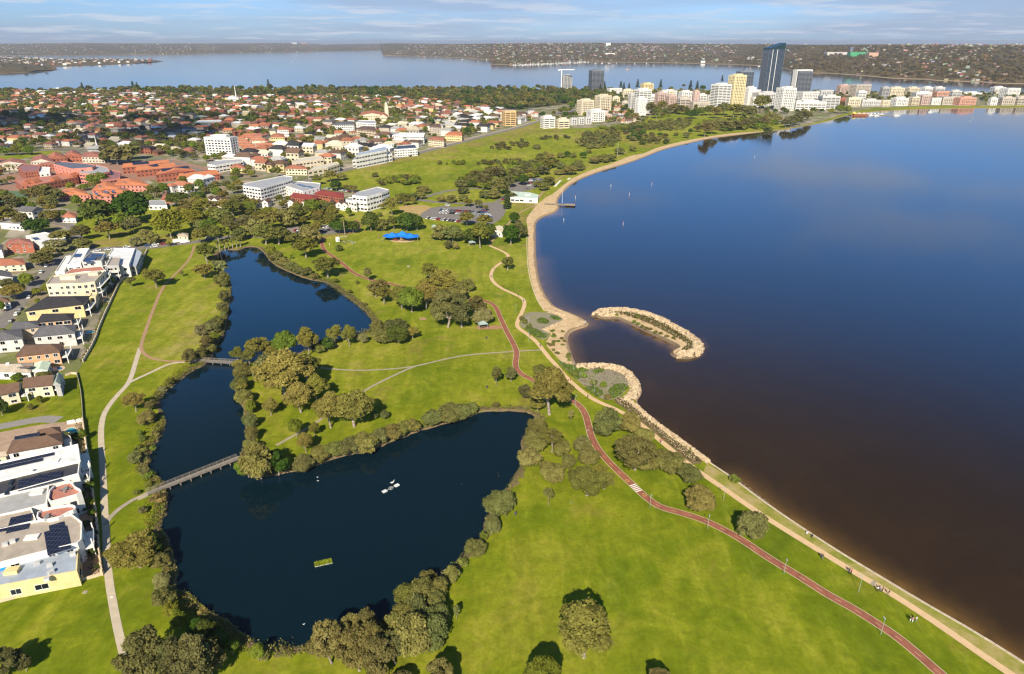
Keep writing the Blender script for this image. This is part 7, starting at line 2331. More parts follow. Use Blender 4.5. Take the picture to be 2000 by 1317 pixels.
GSC = [(.10, .17, .02), (.12, .19, .02), (.09, .12, .03)]
for i, (lb, px) in enumerate([
 ('bright green scrub patch at the tip side of the upper dune plot', [(1075, 616), (1092, 620), (1097, 625), (1086, 627), (1075, 622)]),
 ('bright green scrub patch in the middle of the upper dune plot', [(1047, 624), (1062, 621), (1074, 628), (1070, 634), (1050, 632)]),
 ('green scrub along the promenade side of the upper dune plot', [(1022, 640), (1040, 640), (1062, 652), (1072, 655), (1064, 662), (1050, 661), (1032, 650)]),
 ('green scrub strip at the top left of the rock bulb plot', [(1086, 702), (1108, 712), (1150, 722), (1148, 727), (1128, 728), (1135, 742), (1122, 742), (1104, 722)]),
 ('round green scrub patch at the top of the rock bulb plot', [(1156, 724), (1178, 720), (1180, 727), (1160, 731)]),
 ('green scrub patch at the lower left of the rock bulb plot', [(1140, 757), (1160, 754), (1176, 762), (1180, 774), (1165, 777), (1150, 768)]),
 ('green scrub patch at the right of the rock bulb plot', [(1188, 762), (1205, 750), (1222, 750), (1228, 758), (1215, 770), (1200, 780), (1190, 778)])]):
 reed_bed(lb, px, 12, .6, GSC, 20 + i, w=.36, name='scrub', cat='scrub')
reed_bed('sparse grey-green tufts over the rock bulb plot', [(1110, 716), (1170, 718), (1222, 730), (1226, 750), (1190, 776), (1150, 765)], 1.1, .5, [(.10, .11, .035), (.15, .12, .05), (.08, .07, .03)], 28, name='scrub', cat='scrub')
reed_bed('dark shrubs covering the embankment beside the promenade', [(1196, 782), (1213, 776), (1232, 790), (1274, 828), (1310, 856), (1346, 882), (1372, 902), (1352, 905), (1336, 893), (1310, 870), (1275, 840), (1245, 816), (1215, 795)], 4.5, .7, [(.045, .06, .015), (.07, .075, .02), (.055, .045, .02)], 29, name='scrub', cat='scrub')
reed_bed('olive scrub along the spine of the crescent island', [(1180, 611), (1213, 609), (1250, 615), (1285, 628), (1320, 648), (1346, 664), (1358, 677), (1350, 686), (1330, 690), (1332, 684), (1346, 675), (1325, 664), (1286, 643), (1250, 627), (1213, 616)], 7.0, .9, [(.09, .085, .03), (.07, .075, .025), (.12, .10, .04)], 30, w=.4, name='scrub', cat='scrub', z=.3)
rnd = random.Random(88)
for i in range(46):
 px, py = rnd.uniform(1062, 1112), rnd.uniform(646, 712)
 if not inside([(px, py)], [(1070, 648), (1098, 644), (1104, 660), (1108, 684), (1118, 708), (1098, 708), (1082, 690), (1066, 668)])[0]:
  continue
 x, y = G(px, py)
 tree(x, y, rnd.uniform(1.5, 2.8), rnd.uniform(.8, 1.3), 's', 1, solo=True, z=.03)
for (px, py) in [(1238, 632), (1246, 636), (1255, 641), (1262, 645), (1270, 646), (1280, 652), (1290, 655), (1302, 660), (1316, 664), (1244, 622), (1204, 618)]:
 x, y = G(px, py)
 tree(x, y, 2.4, 1.3, 's', 1, solo=True, z=.35)
for (px, py) in [(1186, 780), (1025, 632), (1033, 640), (1019, 625), (1160, 752), (1122, 735), (1140, 738), (1178, 756), (1290, 800), (1437, 942), (1433, 940)]:
 x, y = G(px, py)
 if px != 1290:
  tree(x, y, 3.2, 2.2, 's', 0, solo=True)
# pale stones dotted through the embankment planting
mb = MB()
emb = GG([(1198, 783), (1213, 777), (1232, 791), (1274, 829), (1310, 857), (1346, 883), (1368, 902), (1352, 904), (1336, 892), (1310, 869), (1275, 839), (1245, 815)])
q = np.array(emb)
c = 0
while c < 210:
 x, y = rnd.uniform(q[:, 0].min(), q[:, 0].max()), rnd.uniform(q[:, 1].min(), q[:, 1].max())
 if inside([(x, y)], emb)[0]:
  mb.blob((x, y, .78), .19, .19, .15, 0, 5, 3, .4, rnd)
  c += 1
stuff('pale_stones', mb.mesh('pale_stones', [M_ROCK]), 'pale tufts and stones dotted through the dark embankment shrubs', 'stones')
# ================================================================== SMALL THINGS
def car_meshes():
 b = MB()
 # body: lower hull with bonnet, cabin above
 b.prism([(-2.15, -.85), (2.15, -.85), (2.25, -.5), (2.25, .5), (2.15, .85), (-2.15, .85), (-2.25, .5), (-2.25, -.5)], .32, .82)
 i = len(b.v)
 lo = [(-1.7, -.80), (1.1, -.80), (1.1, .80), (-1.7, .80)]
 hi = [(-1.35, -.62), (.45, -.62), (.45, .62), (-1.35, .62)]
 b.prism([(-1.32, -.6), (.42, -.6), (.42, .6), (-1.32, .6)], 1.39, 1.45)
 g = MB()
 k = len(g.v)
 g.v += [(p[0], p[1], .82) for p in lo] + [(p[0], p[1], 1.39) for p in hi]
 for f in ((0, 1, 5, 4), (1, 2, 6, 5), (2, 3, 7, 6), (3, 0, 4, 7)):
  g.face(tuple(k + a for a in f))
 w = MB()
 w.tube((0, -.1, 0), (0, .1, 0), .33, .33, 10)
 w.tube((0, .1, 0), (0, -.1, 0), .33, .33, 10)
 h = MB()
 h.box((0, 0, 0), (.06, .3, .14))
 dark = m_flat('tyre', (.03, .03, .03))
 return b.mesh('car_body', [m_paint('car')]), g.mesh('car_windows', [m_glass()]), w.mesh('wheel', [dark]), h.mesh('headlight', [M_WHITE])
CARM = car_meshes()
CARC = {'white': (.75, .75, .74), 'silver': (.42, .43, .44), 'black': (.02, .02, .025), 'red': (.35, .02, .02), 'blue': (.04, .09, .22), 'grey': (.15, .16, .17)}
def car(px, py, ang, col, where, final=False, group='parked cars', near=False):
 x, y = G(px, py)
 t = thing('parked_car', '%s car %s' % (col, where), 'car', (x, y, .1), group=group, rot=ang, final=final)
 link('body', CARM[0], t, color=CARC[col])
 link('window_band', CARM[1], t)
 if near:
  for sx in (-1.35, 1.35):
   for sy in (-.78, .78):
    link('wheel', CARM[2], t, (sx, sy, .33))
  for sy in (-.6, .6):
   link('headlight', CARM[3], t, (2.25, sy, .5))
 return t
rnd = random.Random(314)
def rc():
 return rnd.choice(['white', 'white', 'silver', 'black', 'grey', 'red', 'blue'])
def dir_at(px, py, px2, py2):
 a, b = G(px, py), G(px2, py2)
 return math.atan2(b[1] - a[1], b[0] - a[0])
d = dir_at(0, 633, 88, 530)
for px, py, col, wh in ((33, 615, 'white', 'nearest the yellow house in the left street'), (40, 606, 'grey', 'just beyond the white one by the yellow house'), (22, 629, 'grey', 'lowest in the left street'), (58, 582, 'white', 'beside the round hedges at the street junction'), (71, 545, 'black', 'under the street trees at the junction'), (81, 533, 'white', 'in the middle of the left street'), (91, 521, 'white', 'highest in the left street'), (97, 512, 'black', 'in the shade at the top of the left street')):
 car(px, py, d, col, wh, True, 'cars in the left street', True)
d = dir_at(287, 487, 376, 475)
for px, py, col, wh in ((190, 491, 'white', 'left of the row over the white roofs'), (212, 489, 'white', 'second left in the row over the white roofs'), (229, 487, 'black', 'dark, third in the row over the white roofs'), (248, 484, 'white', 'long, behind the broad white roof'), (289, 481, 'blue', 'at the lamp post end of the lawn road'), (304, 479, 'white', 'on the far side of the lawn road'), (301, 483.5, 'white', 'on the near side of the lawn road'), (320, 478, 'red', 'bright, halfway along the lawn road'), (339, 479, 'black', 'next to the white vans'), (408, 466, 'white', 'beneath the trees past the path end')):
 car(px, py, d, col, wh, True, 'cars along the road above the upper lawn', True)
# two white vans with trailers
for i, (px, py, wh) in enumerate(((346, 474, 'left'), (360, 475, 'right'))):
 x, y = G(px, py)
 t = thing('van', 'white boxy van parked at the path end, %s of the pair' % wh, 'van', (x, y, .1), rot=d, final=True)
 mb = MB(); mb.box((0, 0, .4), (5.2, 1.9, 1.9)); mb.box((3.0, 0, .4), (1.0, 1.8, 1.0))
 link('body', mb.mesh('body', [M_WHITE]), t)
 mb = MB(); mb.box((2.55, 0, 1.35), (.5, 1.7, .7))
 link('windscreen', mb.mesh('windscreen', [m_glass()]), t)
 for sx in (-1.6, 2.2):
  for sy in (-.85, .85):
   link('wheel', CARM[2], t, (sx, sy, .33))
# car parks
d = dir_at(835, 427, 895, 433)
for i in range(16):
 car(836 + i * 4.0, 427.5 + i * .42, d + 1.45, rc(), 'in the row along the near kerb of the car park', False, 'cars in the near row of the lawn car park')
for i in range(30):
 px, py = 862 + (i % 15) * 6.2 + rnd.uniform(-.6, .6), 411.5 + (i // 15) * 5 + (i % 15) * .35
 if rnd.random() < .85:
  car(px, py, d + 1.45, rc(), 'in the middle rows of the car park', False, 'cars in the middle of the lawn car park')
for i in range(9):
 car(944 + i * 1.5, 412 + i * 1.6, d + .3, rc(), 'in the slanting row at the right of the car park', False, 'cars in the slanting row of the lawn car park')
car(874, 402, d, 'white', 'driving in the lane above the car park', True)
for i in range(12):
 car(578 + i * 6.3, 451.5 - i * .75, d + 1.6, rc(), 'in the upper row behind the pond trees', False, 'cars in the upper row behind the pond')
for i in range(12):
 car(581 + i * 6.3, 456.5 - i * .6, d + 1.6, rc(), 'in the lower row behind the pond trees', False, 'cars in the lower row behind the pond')
for px, py in ((1036, 354), (1044, 352), (1052, 351), (1034, 359), (1041, 358), (1033, 363), (1031, 370), (996, 350), (992, 356), (984, 391), (985, 387), (1058, 352), (1048, 357)):
 car(px, py, rnd.uniform(.2, .6), rc(), 'parked under trees behind the clubhouse', False, 'cars behind the clubhouse')
for px, py, col, wh in ((706, 328, 'red', 'driving along the long road'), (802, 306, 'black', 'far up the long road'), (630, 344, 'black', 'at the bend of the long road'), (773, 395, 'black', 'entering the service road'), (762, 395, 'grey', 'behind the office corner')):
 car(px, py, dir_at(630, 343, 801, 303), col, wh, True)
for i in range(12):
 car(536 + i * 4, 388 + i * .6, 1.4, rc(), 'outside the long white apartment block', False, 'cars by the white apartment block')
for i in range(16):
 car(636 + (i % 16) * 4.2, 369 + i * .55, 1.2, rc(), 'in the line behind the maroon roofed flats', False, 'cars behind the maroon roofed flats')
# ---------------- lamp posts
def lamp_meshes():
 a = MB(); a.path([(0, 0, 0), (0, 0, 5.0)], [.07, .045], 6)
 b = MB(); b.box((.3, 0, 4.95), (.8, .24, .1))
 return a.mesh('pole', [m_flat('pale_green_steel', (.30, .36, .31), .5, .3)]), b.mesh('lamp_head', [m_flat('lamp_grey', (.35, .42, .42))])
LM = lamp_meshes()
for px, py, wh in ((1677, 1156, 'beside the promenade near the walkers'), (1531, 1121, 'on the near edge of the red path, middle'), (1720, 1240, 'on the near edge of the red path, lowest'), (1413, 978, 'between the promenade and the lawn bush'), (1269, 993, 'just past the zebra crossing'), (1382, 1033, 'beside the long bend of the red path'), (1124, 794, 'by the red path above the bend'), (1146, 864, 'by the red path at the shade trees'), (1033, 668, 'where the promenade meets the red path'), (1120, 727, 'inside the rock bulb plot'), (1160, 768, 'beside the low scrub of the bulb plot'), (1032, 640, 'at the upper dune plot'), (281, 480, 'at the corner of the upper lawn and the road'), (210, 583, 'by the small blue pool'), (1008, 612, 'beside the promenade elbow'), (594, 460, 'tall, behind the car row'), (932, 430, 'in the car park')):
 x, y = G(px, py)
 t = thing('lamp_post', 'thin pale lamp post ' + wh, 'lamp post', (x, y, 0), rot=rnd.uniform(0, 6), final=True, scale=(1, 1, 1.3) if 'tall' in wh else None)
 link('pole', LM[0], t)
 link('lamp_head', LM[1], t)
for px, py, hh, nm, ds in ((1206, 303, 15, 'flagpole', 'tall white flagpole beside the far round bush'), (1098, 396, 11, 'flagpole', 'white pole standing at the jetty')):
 x, y = G(px, py)
 mb = MB(); mb.path([(0, 0, -.5), (0, 0, hh)], [.16, .08], 6)
 thing(nm, ds, 'pole', (x, y, 0), mb.mesh(nm, [M_WHITE]), final=True)
# ---------------- footbridges
def bridge(desc, a_px, b_px, w, nspan, arch=.5):
 a, b = G(*a_px), G(*b_px)
 L = math.hypot(b[0] - a[0], b[1] - a[1])
 ang = math.atan2(b[1] - a[1], b[0] - a[0])
 t = thing('footbridge', desc, 'bridge', ((a[0] + b[0]) / 2, (a[1] + b[1]) / 2, 0), rot=ang, final=True)
 wood = m_flat('grey_timber', (.27, .235, .195), .9, .1, .2, 1.5)
 dk = m_flat('dark_timber', (.16, .135, .11), .9, .1, .2, 1.5)
 pl = MB(); pl.box((0, 0, 0), (.50, w, .06))
 pm = pl.mesh('deck_plank', [wood])
 n = min(int(L / .55), 280)
 st = L / n
 for i in range(n):
  link('deck_plank', pm, t, (-L / 2 + st * (i + .5), 0, .52 + random.uniform(-.008, .008)))
 mb = MB()
 for s in (-1, 1):
  mb.box((0, s * (w / 2 - .15), .2), (L, .18, .31))
 link('beam', mb.mesh('beam', [dk]), t)
 for s in (-1, 1):
  mb = MB()
  mb.box((0, s * (w / 2 + .04), 1.52), (L, .09, .09))
  mb.box((0, s * (w / 2 + .04), 1.15), (L, .04, .06))
  mb.box((0, s * (w / 2 + .04), .85), (L, .04, .06))
  link('handrail', mb.mesh('handrail', [wood]), t)
 rp = MB(); rp.box((0, 0, .4), (.09, .09, 1.15))
 rpm = rp.mesh('rail_post', [wood])
 k = int(L / 2.2)
 for i in range(k + 1):
  for s in (-1, 1):
   link('rail_post', rpm, t, (-L / 2 + L * i / k, s * (w / 2 + .04), 0))
 pp = MB(); pp.tube((0, 0, -1.6), (0, 0, .5), .19, .17, 8)
 ppm_ = pp.mesh('pile', [dk])
 cap = MB(); cap.box((0, 0, .0), (.3, w + 1.1, .25))
 cm = cap.mesh('crosshead', [wood])
 for i in range(1, nspan):
  xx = -L / 2 + L * i / nspan
  link('crosshead', cm, t, (xx, 0, -.03))
  for s in (-1, 1):
   link('pile', ppm_, t, (xx, s * (w / 2 + .3), 0))
 for e in (-1, 1):
  mb = MB()
  mb.v = [(e * L / 2, -w / 2, .57), (e * L / 2, w / 2, .57), (e * (L / 2 + 3), w / 2, .07), (e * (L / 2 + 3), -w / 2, .07), (e * L / 2, -w / 2, -.6), (e * L / 2, w / 2, -.6), (e * (L / 2 + 3), w / 2, -.3), (e * (L / 2 + 3), -w / 2, -.3)]
  for f in ((0, 3, 2, 1), (0, 4, 7, 3), (1, 2, 6, 5), (0, 1, 5, 4)):
   mb.face(f)
  link('abutment', mb.mesh('abutment', [M_CONC2]), t)
 return t
bridge('long grey timber footbridge crossing between the middle and lower ponds', (288, 967), (465, 897), 2.0, 9)
bridge('short grey timber footbridge crossing below the upper pond', (386, 706), (468, 711), 1.9, 5)
# ---------------- jetty
a, b = G(1063, 399.5), G(1122, 402)
L = math.hypot(b[0] - a[0], b[1] - a[1])
ang = math.atan2(b[1] - a[1], b[0] - a[0])
t = thing('jetty', 'narrow timber jetty with a wider head reaching off the beach', 'jetty', ((a[0] + b[0]) / 2, (a[1] + b[1]) / 2, 0), rot=ang, final=True)
tim = m_flat('jetty_timber', (.33, .26, .19), .9, .1, .2, 1)
mb = MB(); mb.box((0, 0, .55), (L, 2.6, .25)); mb.box((L / 2 - 4, .8, .551), (9, 5.4, .28))
link('deck', mb.mesh('deck', [tim]), t)
mb = MB(); mb.box((L / 2 - 9, -1.5, .1), (18, .3, .5)); mb.box((L / 2 - 4, 3.5, .1), (9, .3, .5))
link('fender', mb.mesh('fender', [m_flat('dark_timber', (.16, .135, .11))]), t)
mb = MB(); mb.tube((0, 0, -1.5), (0, 0, 1.1), .2, .18, 7)
pm = mb.mesh('pile', [m_flat('dark_timber', (.16, .135, .11))])
for i in range(11):
 for s in (-1.35, 1.35):
  link('pile', pm, t, (-L / 2 + 3 + i * (L - 4) / 10, s, 0))
# ---------------- blue shade sails over the playground
c = G(784, 470)
t = thing('shade_sail', 'bright blue peaked shade sails over the playground on the lawn', 'shade sail', (c[0], c[1], 0), final=True)
blue = m_flat('blue_fabric', (.012, .17, .66), .75, .2, .12, .5)
pk = [(-6.5, 1.5), (0.5, 3.2), (6.5, .2)]
for k, (sx, sy) in enumerate(pk):
 mb = MB()
 hw = (6.2, 6.5, 5.6)[k]
 ring = [(sx - hw, sy - 3.6, 3.3), (sx - 1, sy - 5.2, 2.8), (sx + hw, sy - 3.4, 3.2), (sx + hw * 1.1, sy + 1, 2.8), (sx + hw * .8, sy + 4.2, 3.4), (sx, sy + 4.8, 2.9), (sx - hw * .8, sy + 4.2, 3.4), (sx - hw * 1.1, sy + .6, 2.8)]
 top = (sx, sy, (5.6, 6.2, 5.2)[k])
 mid = [((r[0] * .5 + top[0] * .5), (r[1] * .5 + top[1] * .5), r[2] * .62 + top[2] * .30) for r in ring]
 mb.v = ring + mid + [top]
 for i in range(8):
  j = (i + 1) % 8
  mb.face((i, j, 8 + j, 8 + i)); mb.face((8 + i, 8 + j, 16))
 link('canopy', mb.mesh('canopy', [blue]), t)
 for i in (0, 2, 4, 6):
  mb = MB(); mb.tube((ring[i][0], ring[i][1], 0), ring[i], .12, .1, 6)
  link('mast', mb.mesh('mast', [m_flat('grey_steel', (.3, .3, .3))]), t)
struct('playground_sand', sheet(chaikin(GG([(758, 470), (768, 464), (800, 463), (815, 468), (803, 474), (775, 474)]), 2, True), .05), None).data.materials.append(M_SAND)
for i, (px, py, cc, ds) in enumerate(((772, 471, (.5, .08, .04), 'red climbing frame under the left shade sail'), (785, 471, (.55, .30, .05), 'orange slide under the middle shade sail'), (797, 470, (.1, .2, .4), 'blue swing frame under the right shade sail'))):
 x, y = G(px, py)
 mb = MB()
 for sx in (-1, 1):
  for sy in (-1, 1):
   mb.tube((sx, sy, 0), (sx * .6, sy * .6, 2.1), .07, .07, 5)
 mb.box((0, 0, 1.3), (1.7, 1.7, .12)); mb.quad((1, -.4, 1.35), (1, .4, 1.35), (2.8, .4, .2), (2.8, -.4, .2))
 thing('play_frame', ds, 'play equipment', (x, y, .05), mb.mesh('play_frame', [m_flat('play_colour_%s' % 'abc'[i], cc)]), final=True)
# ---------------- picnic shelters, tables, barbecue pad
def shelter(px, py, ds, w=4.6):
 x, y = G(px, py)
 t = thing('picnic_shelter', ds, 'shelter', (x, y, 0), rot=.3, final=True)
 mb = MB()
 q = [(-w / 2, -w / 2 * .8), (w / 2, -w / 2 * .8), (w / 2, w / 2 * .8), (-w / 2, w / 2 * .8)]
 roof_shape(mb, q, 2.6, 1.3, 'hip', thick=.12)
 link('roof', mb.mesh('roof', [m_flat('grey_green_roof', (.27, .33, .30)), m_flat('grey_green_roof', (.27, .33, .30))]), t)
 for sx in (-1, 1):
  for sy in (-1, 1):
   mb = MB(); mb.box((sx * (w / 2 - .3), sy * (w / 2 * .8 - .3), 0), (.14, .14, 2.55))
   link('post', mb.mesh('post', [m_flat('post_grey', (.3, .3, .28))]), t)
 tb = thing('picnic_table', 'picnic table under the ' + ds.split(' shelter')[0].split('roofed ')[-1] + ' roofed shelter ' + ds.split('shelter ')[-1], 'table', (x, y, 0), rot=.3, final=True)
 mb = MB(); mb.box((0, 0, .7), (1.9, .8, .06)); mb.box((0, -.7, .42), (1.9, .3, .05)); mb.box((0, .7, .42), (1.9, .3, .05)); mb.box((-.6, 0, 0), (.1, 1.3, .7)); mb.box((.6, 0, 0), (.1, 1.3, .7))
 link('top', mb.mesh('top', [m_flat('bench_wood', (.25, .17, .1))]), tb)
struct('picnic_pad', sheet(chaikin(GG([(930, 642), (932, 636), (960, 636), (981, 637), (984, 643), (935, 644)]), 1, True), .045), None).data.materials.append(m_flat('red_dirt', (.36, .19, .11)))
shelter(943, 641, 'small grey-green roofed shelter beside the red path')
shelter(922, 480, 'small grey-green roofed shelter beneath the dark lawn trees')
shelter(848, 449, 'small grey-green roofed shelter above the round bushes', 4.0)
struct('fire_pit_ring', sheet([(G(826, 623)[0] + 2.0 * math.cos(k / 3), G(826, 623)[1] + 2.0 * math.sin(k / 3)) for k in range(19)], .03), 'pale bare ring on the grass').data.materials.append(M_FORE)
for px, py, ds in ((951, 758, 'small dark bin on the grass below the thin saplings'), (1007, 1006, 'dark round post beside the lowest bank tree'), (950, 662, 'small grey bin on the middle lawn')):
 x, y = G(px, py)
 mb = MB(); mb.tube((0, 0, 0), (0, 0, 1.1), .32, .36, 8); mb.tube((0, 0, 1.1), (0, 0, 1.16), .36, .05, 8)
 thing('litter_bin', ds, 'bin', (x, y, 0), mb.mesh('litter_bin', [m_flat('bin_grey', (.08, .08, .08))]), final=True)
# white trailer, marquee things and people around it
x, y = G(660, 473)
t = thing('trailer', 'white box trailer standing on the lawn near the palm', 'trailer', (x, y, 0), rot=.2, final=True)
mb = MB(); mb.box((0, 0, .4), (2.6, 2.2, 2.9)); link('box', mb.mesh('box', [M_WHITE]), t)
mb = MB(); mb.box((.7, -1.12, 1.2), (.7, .05, 1.0)); link('hatch', mb.mesh('hatch', [m_glass()]), t)
for s in (-1, 1):
 link('wheel', CARM[2], t, (0, s * 1.1, .33))
for i, (px, py) in enumerate(((671, 474), (674, 476), (681, 473), (686, 474), (690, 475))):
 x, y = G(px, py)
 mb = MB()
 for sx in (-1, 1):
  for sy in (-1, 1):
   mb.box((sx * .8, sy * .35, 0), (.06, .06, .72))
 mb.box((0, 0, .72), (1.8, .8, .05)); mb.box((.2, 0, .77), (.5, .4, .35))
 thing('folding_table', 'folding table with boxes beside the white trailer', 'table', (x, y, 0), mb.mesh('folding_table', [m_flat('table_grey', (.3, .3, .3))]), group='folding tables beside the white trailer', rot=rnd.uniform(0, 3))
for i in range(9):
 x, y = G(657 + i * 2.5, 464.5 - i * .12)
 mb = MB(); mb.box((0, 0, 0), (.14, .14, 1.0))
 thing('bollard', 'short pale bollard in the row above the white trailer', 'bollard', (x, y, 0), mb.mesh('bollard', [M_WHITE]), group='bollards in the row above the white trailer')
# ---------------- people
def skin_person(pose):
 """one continuous skinned body; colours by height on the same mesh"""
 if pose == 'sit':
  J = {'pel': (0, 0, .50), 'che': (0, -.05, .92), 'nek': (0, -.05, 1.10), 'hed': (0, .0, 1.30), 'lk': (.12, .42, .50), 'lf': (.12, .45, .06), 'lt': (.12, .6, .04), 'rk': (-.12, .42, .50), 'rf': (-.12, .45, .06), 'rt': (-.12, .6, .04), 'le': (.26, .08, .78), 'lh': (.2, .30, .62), 're': (-.26, .08, .78), 'rh': (-.2, .30, .62), 'ls': (.19, -.05, 1.03), 'rs': (-.19, -.05, 1.03)}
 elif pose == 'walk':
  J = {'pel': (0, 0, .95), 'che': (0, .03, 1.30), 'nek': (0, .04, 1.48), 'hed': (0, .07, 1.66), 'lk': (.10, .20, .52), 'lf': (.10, .26, .08), 'lt': (.10, .42, .04), 'rk': (-.10, .0, .50), 'rf': (-.10, -.32, .14), 'rt': (-.10, -.22, .03), 'le': (.27, -.12, 1.15), 'lh': (.26, -.02, .90), 're': (-.27, .12, 1.15), 'rh': (-.25, .30, .98), 'ls': (.19, .03, 1.42), 'rs': (-.19, .03, 1.42)}
 else:
  J = {'pel': (0, 0, .95), 'che': (0, .0, 1.30), 'nek': (0, 0, 1.48), 'hed': (0, .03, 1.66), 'lk': (.11, .03, .50), 'lf': (.12, 0, .08), 'lt': (.13, .17, .04), 'rk': (-.11, .03, .50), 'rf': (-.12, 0, .08), 'rt': (-.13, .17, .04), 'le': (.28, -.02, 1.15), 'lh': (.26, .12, .92), 're': (-.28, -.02, 1.15), 'rh': (-.2, .22, 1.1), 'ls': (.19, 0, 1.42), 'rs': (-.19, 0, 1.42)}
 names = list(J)
 E = [('pel', 'che'), ('che', 'nek'), ('nek', 'hed'), ('pel', 'lk'), ('lk', 'lf'), ('lf', 'lt'), ('pel', 'rk'), ('rk', 'rf'), ('rf', 'rt'), ('che', 'ls'), ('ls', 'le'), ('le', 'lh'), ('che', 'rs'), ('rs', 're'), ('re', 'rh')]
 rad = {'pel': .15, 'che': .15, 'nek': .065, 'hed': .12, 'lk': .075, 'rk': .075, 'lf': .045, 'rf': .045, 'lt': .04, 'rt': .04, 'ls': .07, 'rs': .07, 'le': .045, 're': .045, 'lh': .035, 'rh': .035}
 me = bpy.data.meshes.new('body')
 me.from_pydata([J[n] for n in names], [(names.index(a), names.index(b)) for a, b in E], [])
 o = bpy.data.objects.new('tmp', me)
 COL.objects.link(o)
 m = o.modifiers.new('s', 'SKIN')
 for i, n in enumerate(names):
  me.skin_vertices[0].data[i].radius = (rad[n], rad[n])
  me.skin_vertices[0].data[i].use_root = n == 'pel'
 o.modifiers.new('d', 'SUBSURF').levels = 1
 dg = bpy.context.evaluated_depsgraph_get()
 out = bpy.data.meshes.new_from_object(o.evaluated_get(dg))
 bpy.data.objects.remove(o)
 return out, J
PM = {p: skin_person(p) for p in ('walk', 'stand', 'sit')}
CLO = {'black': (.02, .02, .025), 'white': (.7, .7, .68), 'red': (.5, .04, .04), 'blue': (.05, .12, .35), 'grey': (.25, .25, .26), 'pink': (.6, .2, .3), 'navy': (.03, .04, .1), 'tan': (.4, .3, .2)}
SKIN = m_flat('skin', (.45, .26, .18), .6, .3, .05)
HAIR = m_flat('hair', (.05, .03, .02), .8, .2, .1)
def body_mesh(pose, top, bot):
 key = (pose, top, bot)
 if key in PROTO:
  return PROTO[key]
 src, J = PM[pose]
 me = src.copy()
 me.name = 'body'
 me.materials.clear()
 for m in (SKIN, m_flat('cloth_' + top, CLO[top]), m_flat('cloth_' + bot, CLO[bot]), m_flat('shoe', (.1, .1, .1))):
  me.materials.append(m)
 zp, zn = J['pel'][2], J['nek'][2]
 for p in me.polygons:
  x, y, z = p.center
  if z > zn - .02:
   k = 0
  elif z > zp + .02 or (pose == 'sit' and z > .45 and y < .1):
   k = 1 if not (abs(x) > .215 and z < zp + .3) else 0
  elif abs(x) > .21 and z > zp - .15:
   k = 0
  elif z < .09:
   k = 3
  else:
   k = 2
  p.material_index = k
 me.polygons.foreach_set('use_smooth', [True] * len(me.polygons))
 PROTO[key] = me
 return me
def person(px, py, pose, top, bot, ang, ds, z=0.06, group=None):
 x, y = G(px, py)
 t = thing('person', ds, 'person', (x, y, z), rot=ang, final=True, group=group)
 link('body', body_mesh(pose, top, bot), t)
 hx, hy, hz = PM[pose][1]['hed']
 key = 'hair' + pose
 if key not in PROTO:
  mb = MB(); mb.blob((hx, hy - .025, hz + .05), .125, .13, .11, 0, 8, 5)
  PROTO[key] = mb.mesh('hair', [HAIR])
  mb = MB(); mb.tri((hx - .02, hy + .11, hz + .0), (hx + .02, hy + .11, hz + .0), (hx, hy + .155, hz - .02)); mb.tri((hx - .02, hy + .11, hz), (hx, hy + .155, hz - .02), (hx, hy + .11, hz + .05)); mb.tri((hx + .02, hy + .11, hz), (hx, hy + .11, hz + .05), (hx, hy + .155, hz - .02))
  mb.box((hx - .045, hy + .115, hz + .03), (.03, .01, .015)); mb.box((hx + .045, hy + .115, hz + .03), (.03, .01, .015)); mb.box((hx, hy + .118, hz - .065), (.05, .01, .012))
  PROTO['face' + pose] = mb.mesh('face', [HAIR])
 link('hair', PROTO[key], t)
 link('face', PROTO['face' + pose], t)
 return t
aw = dir_at(1726, 1151, 1625, 1091) - math.pi / 2
ad = aw + math.pi
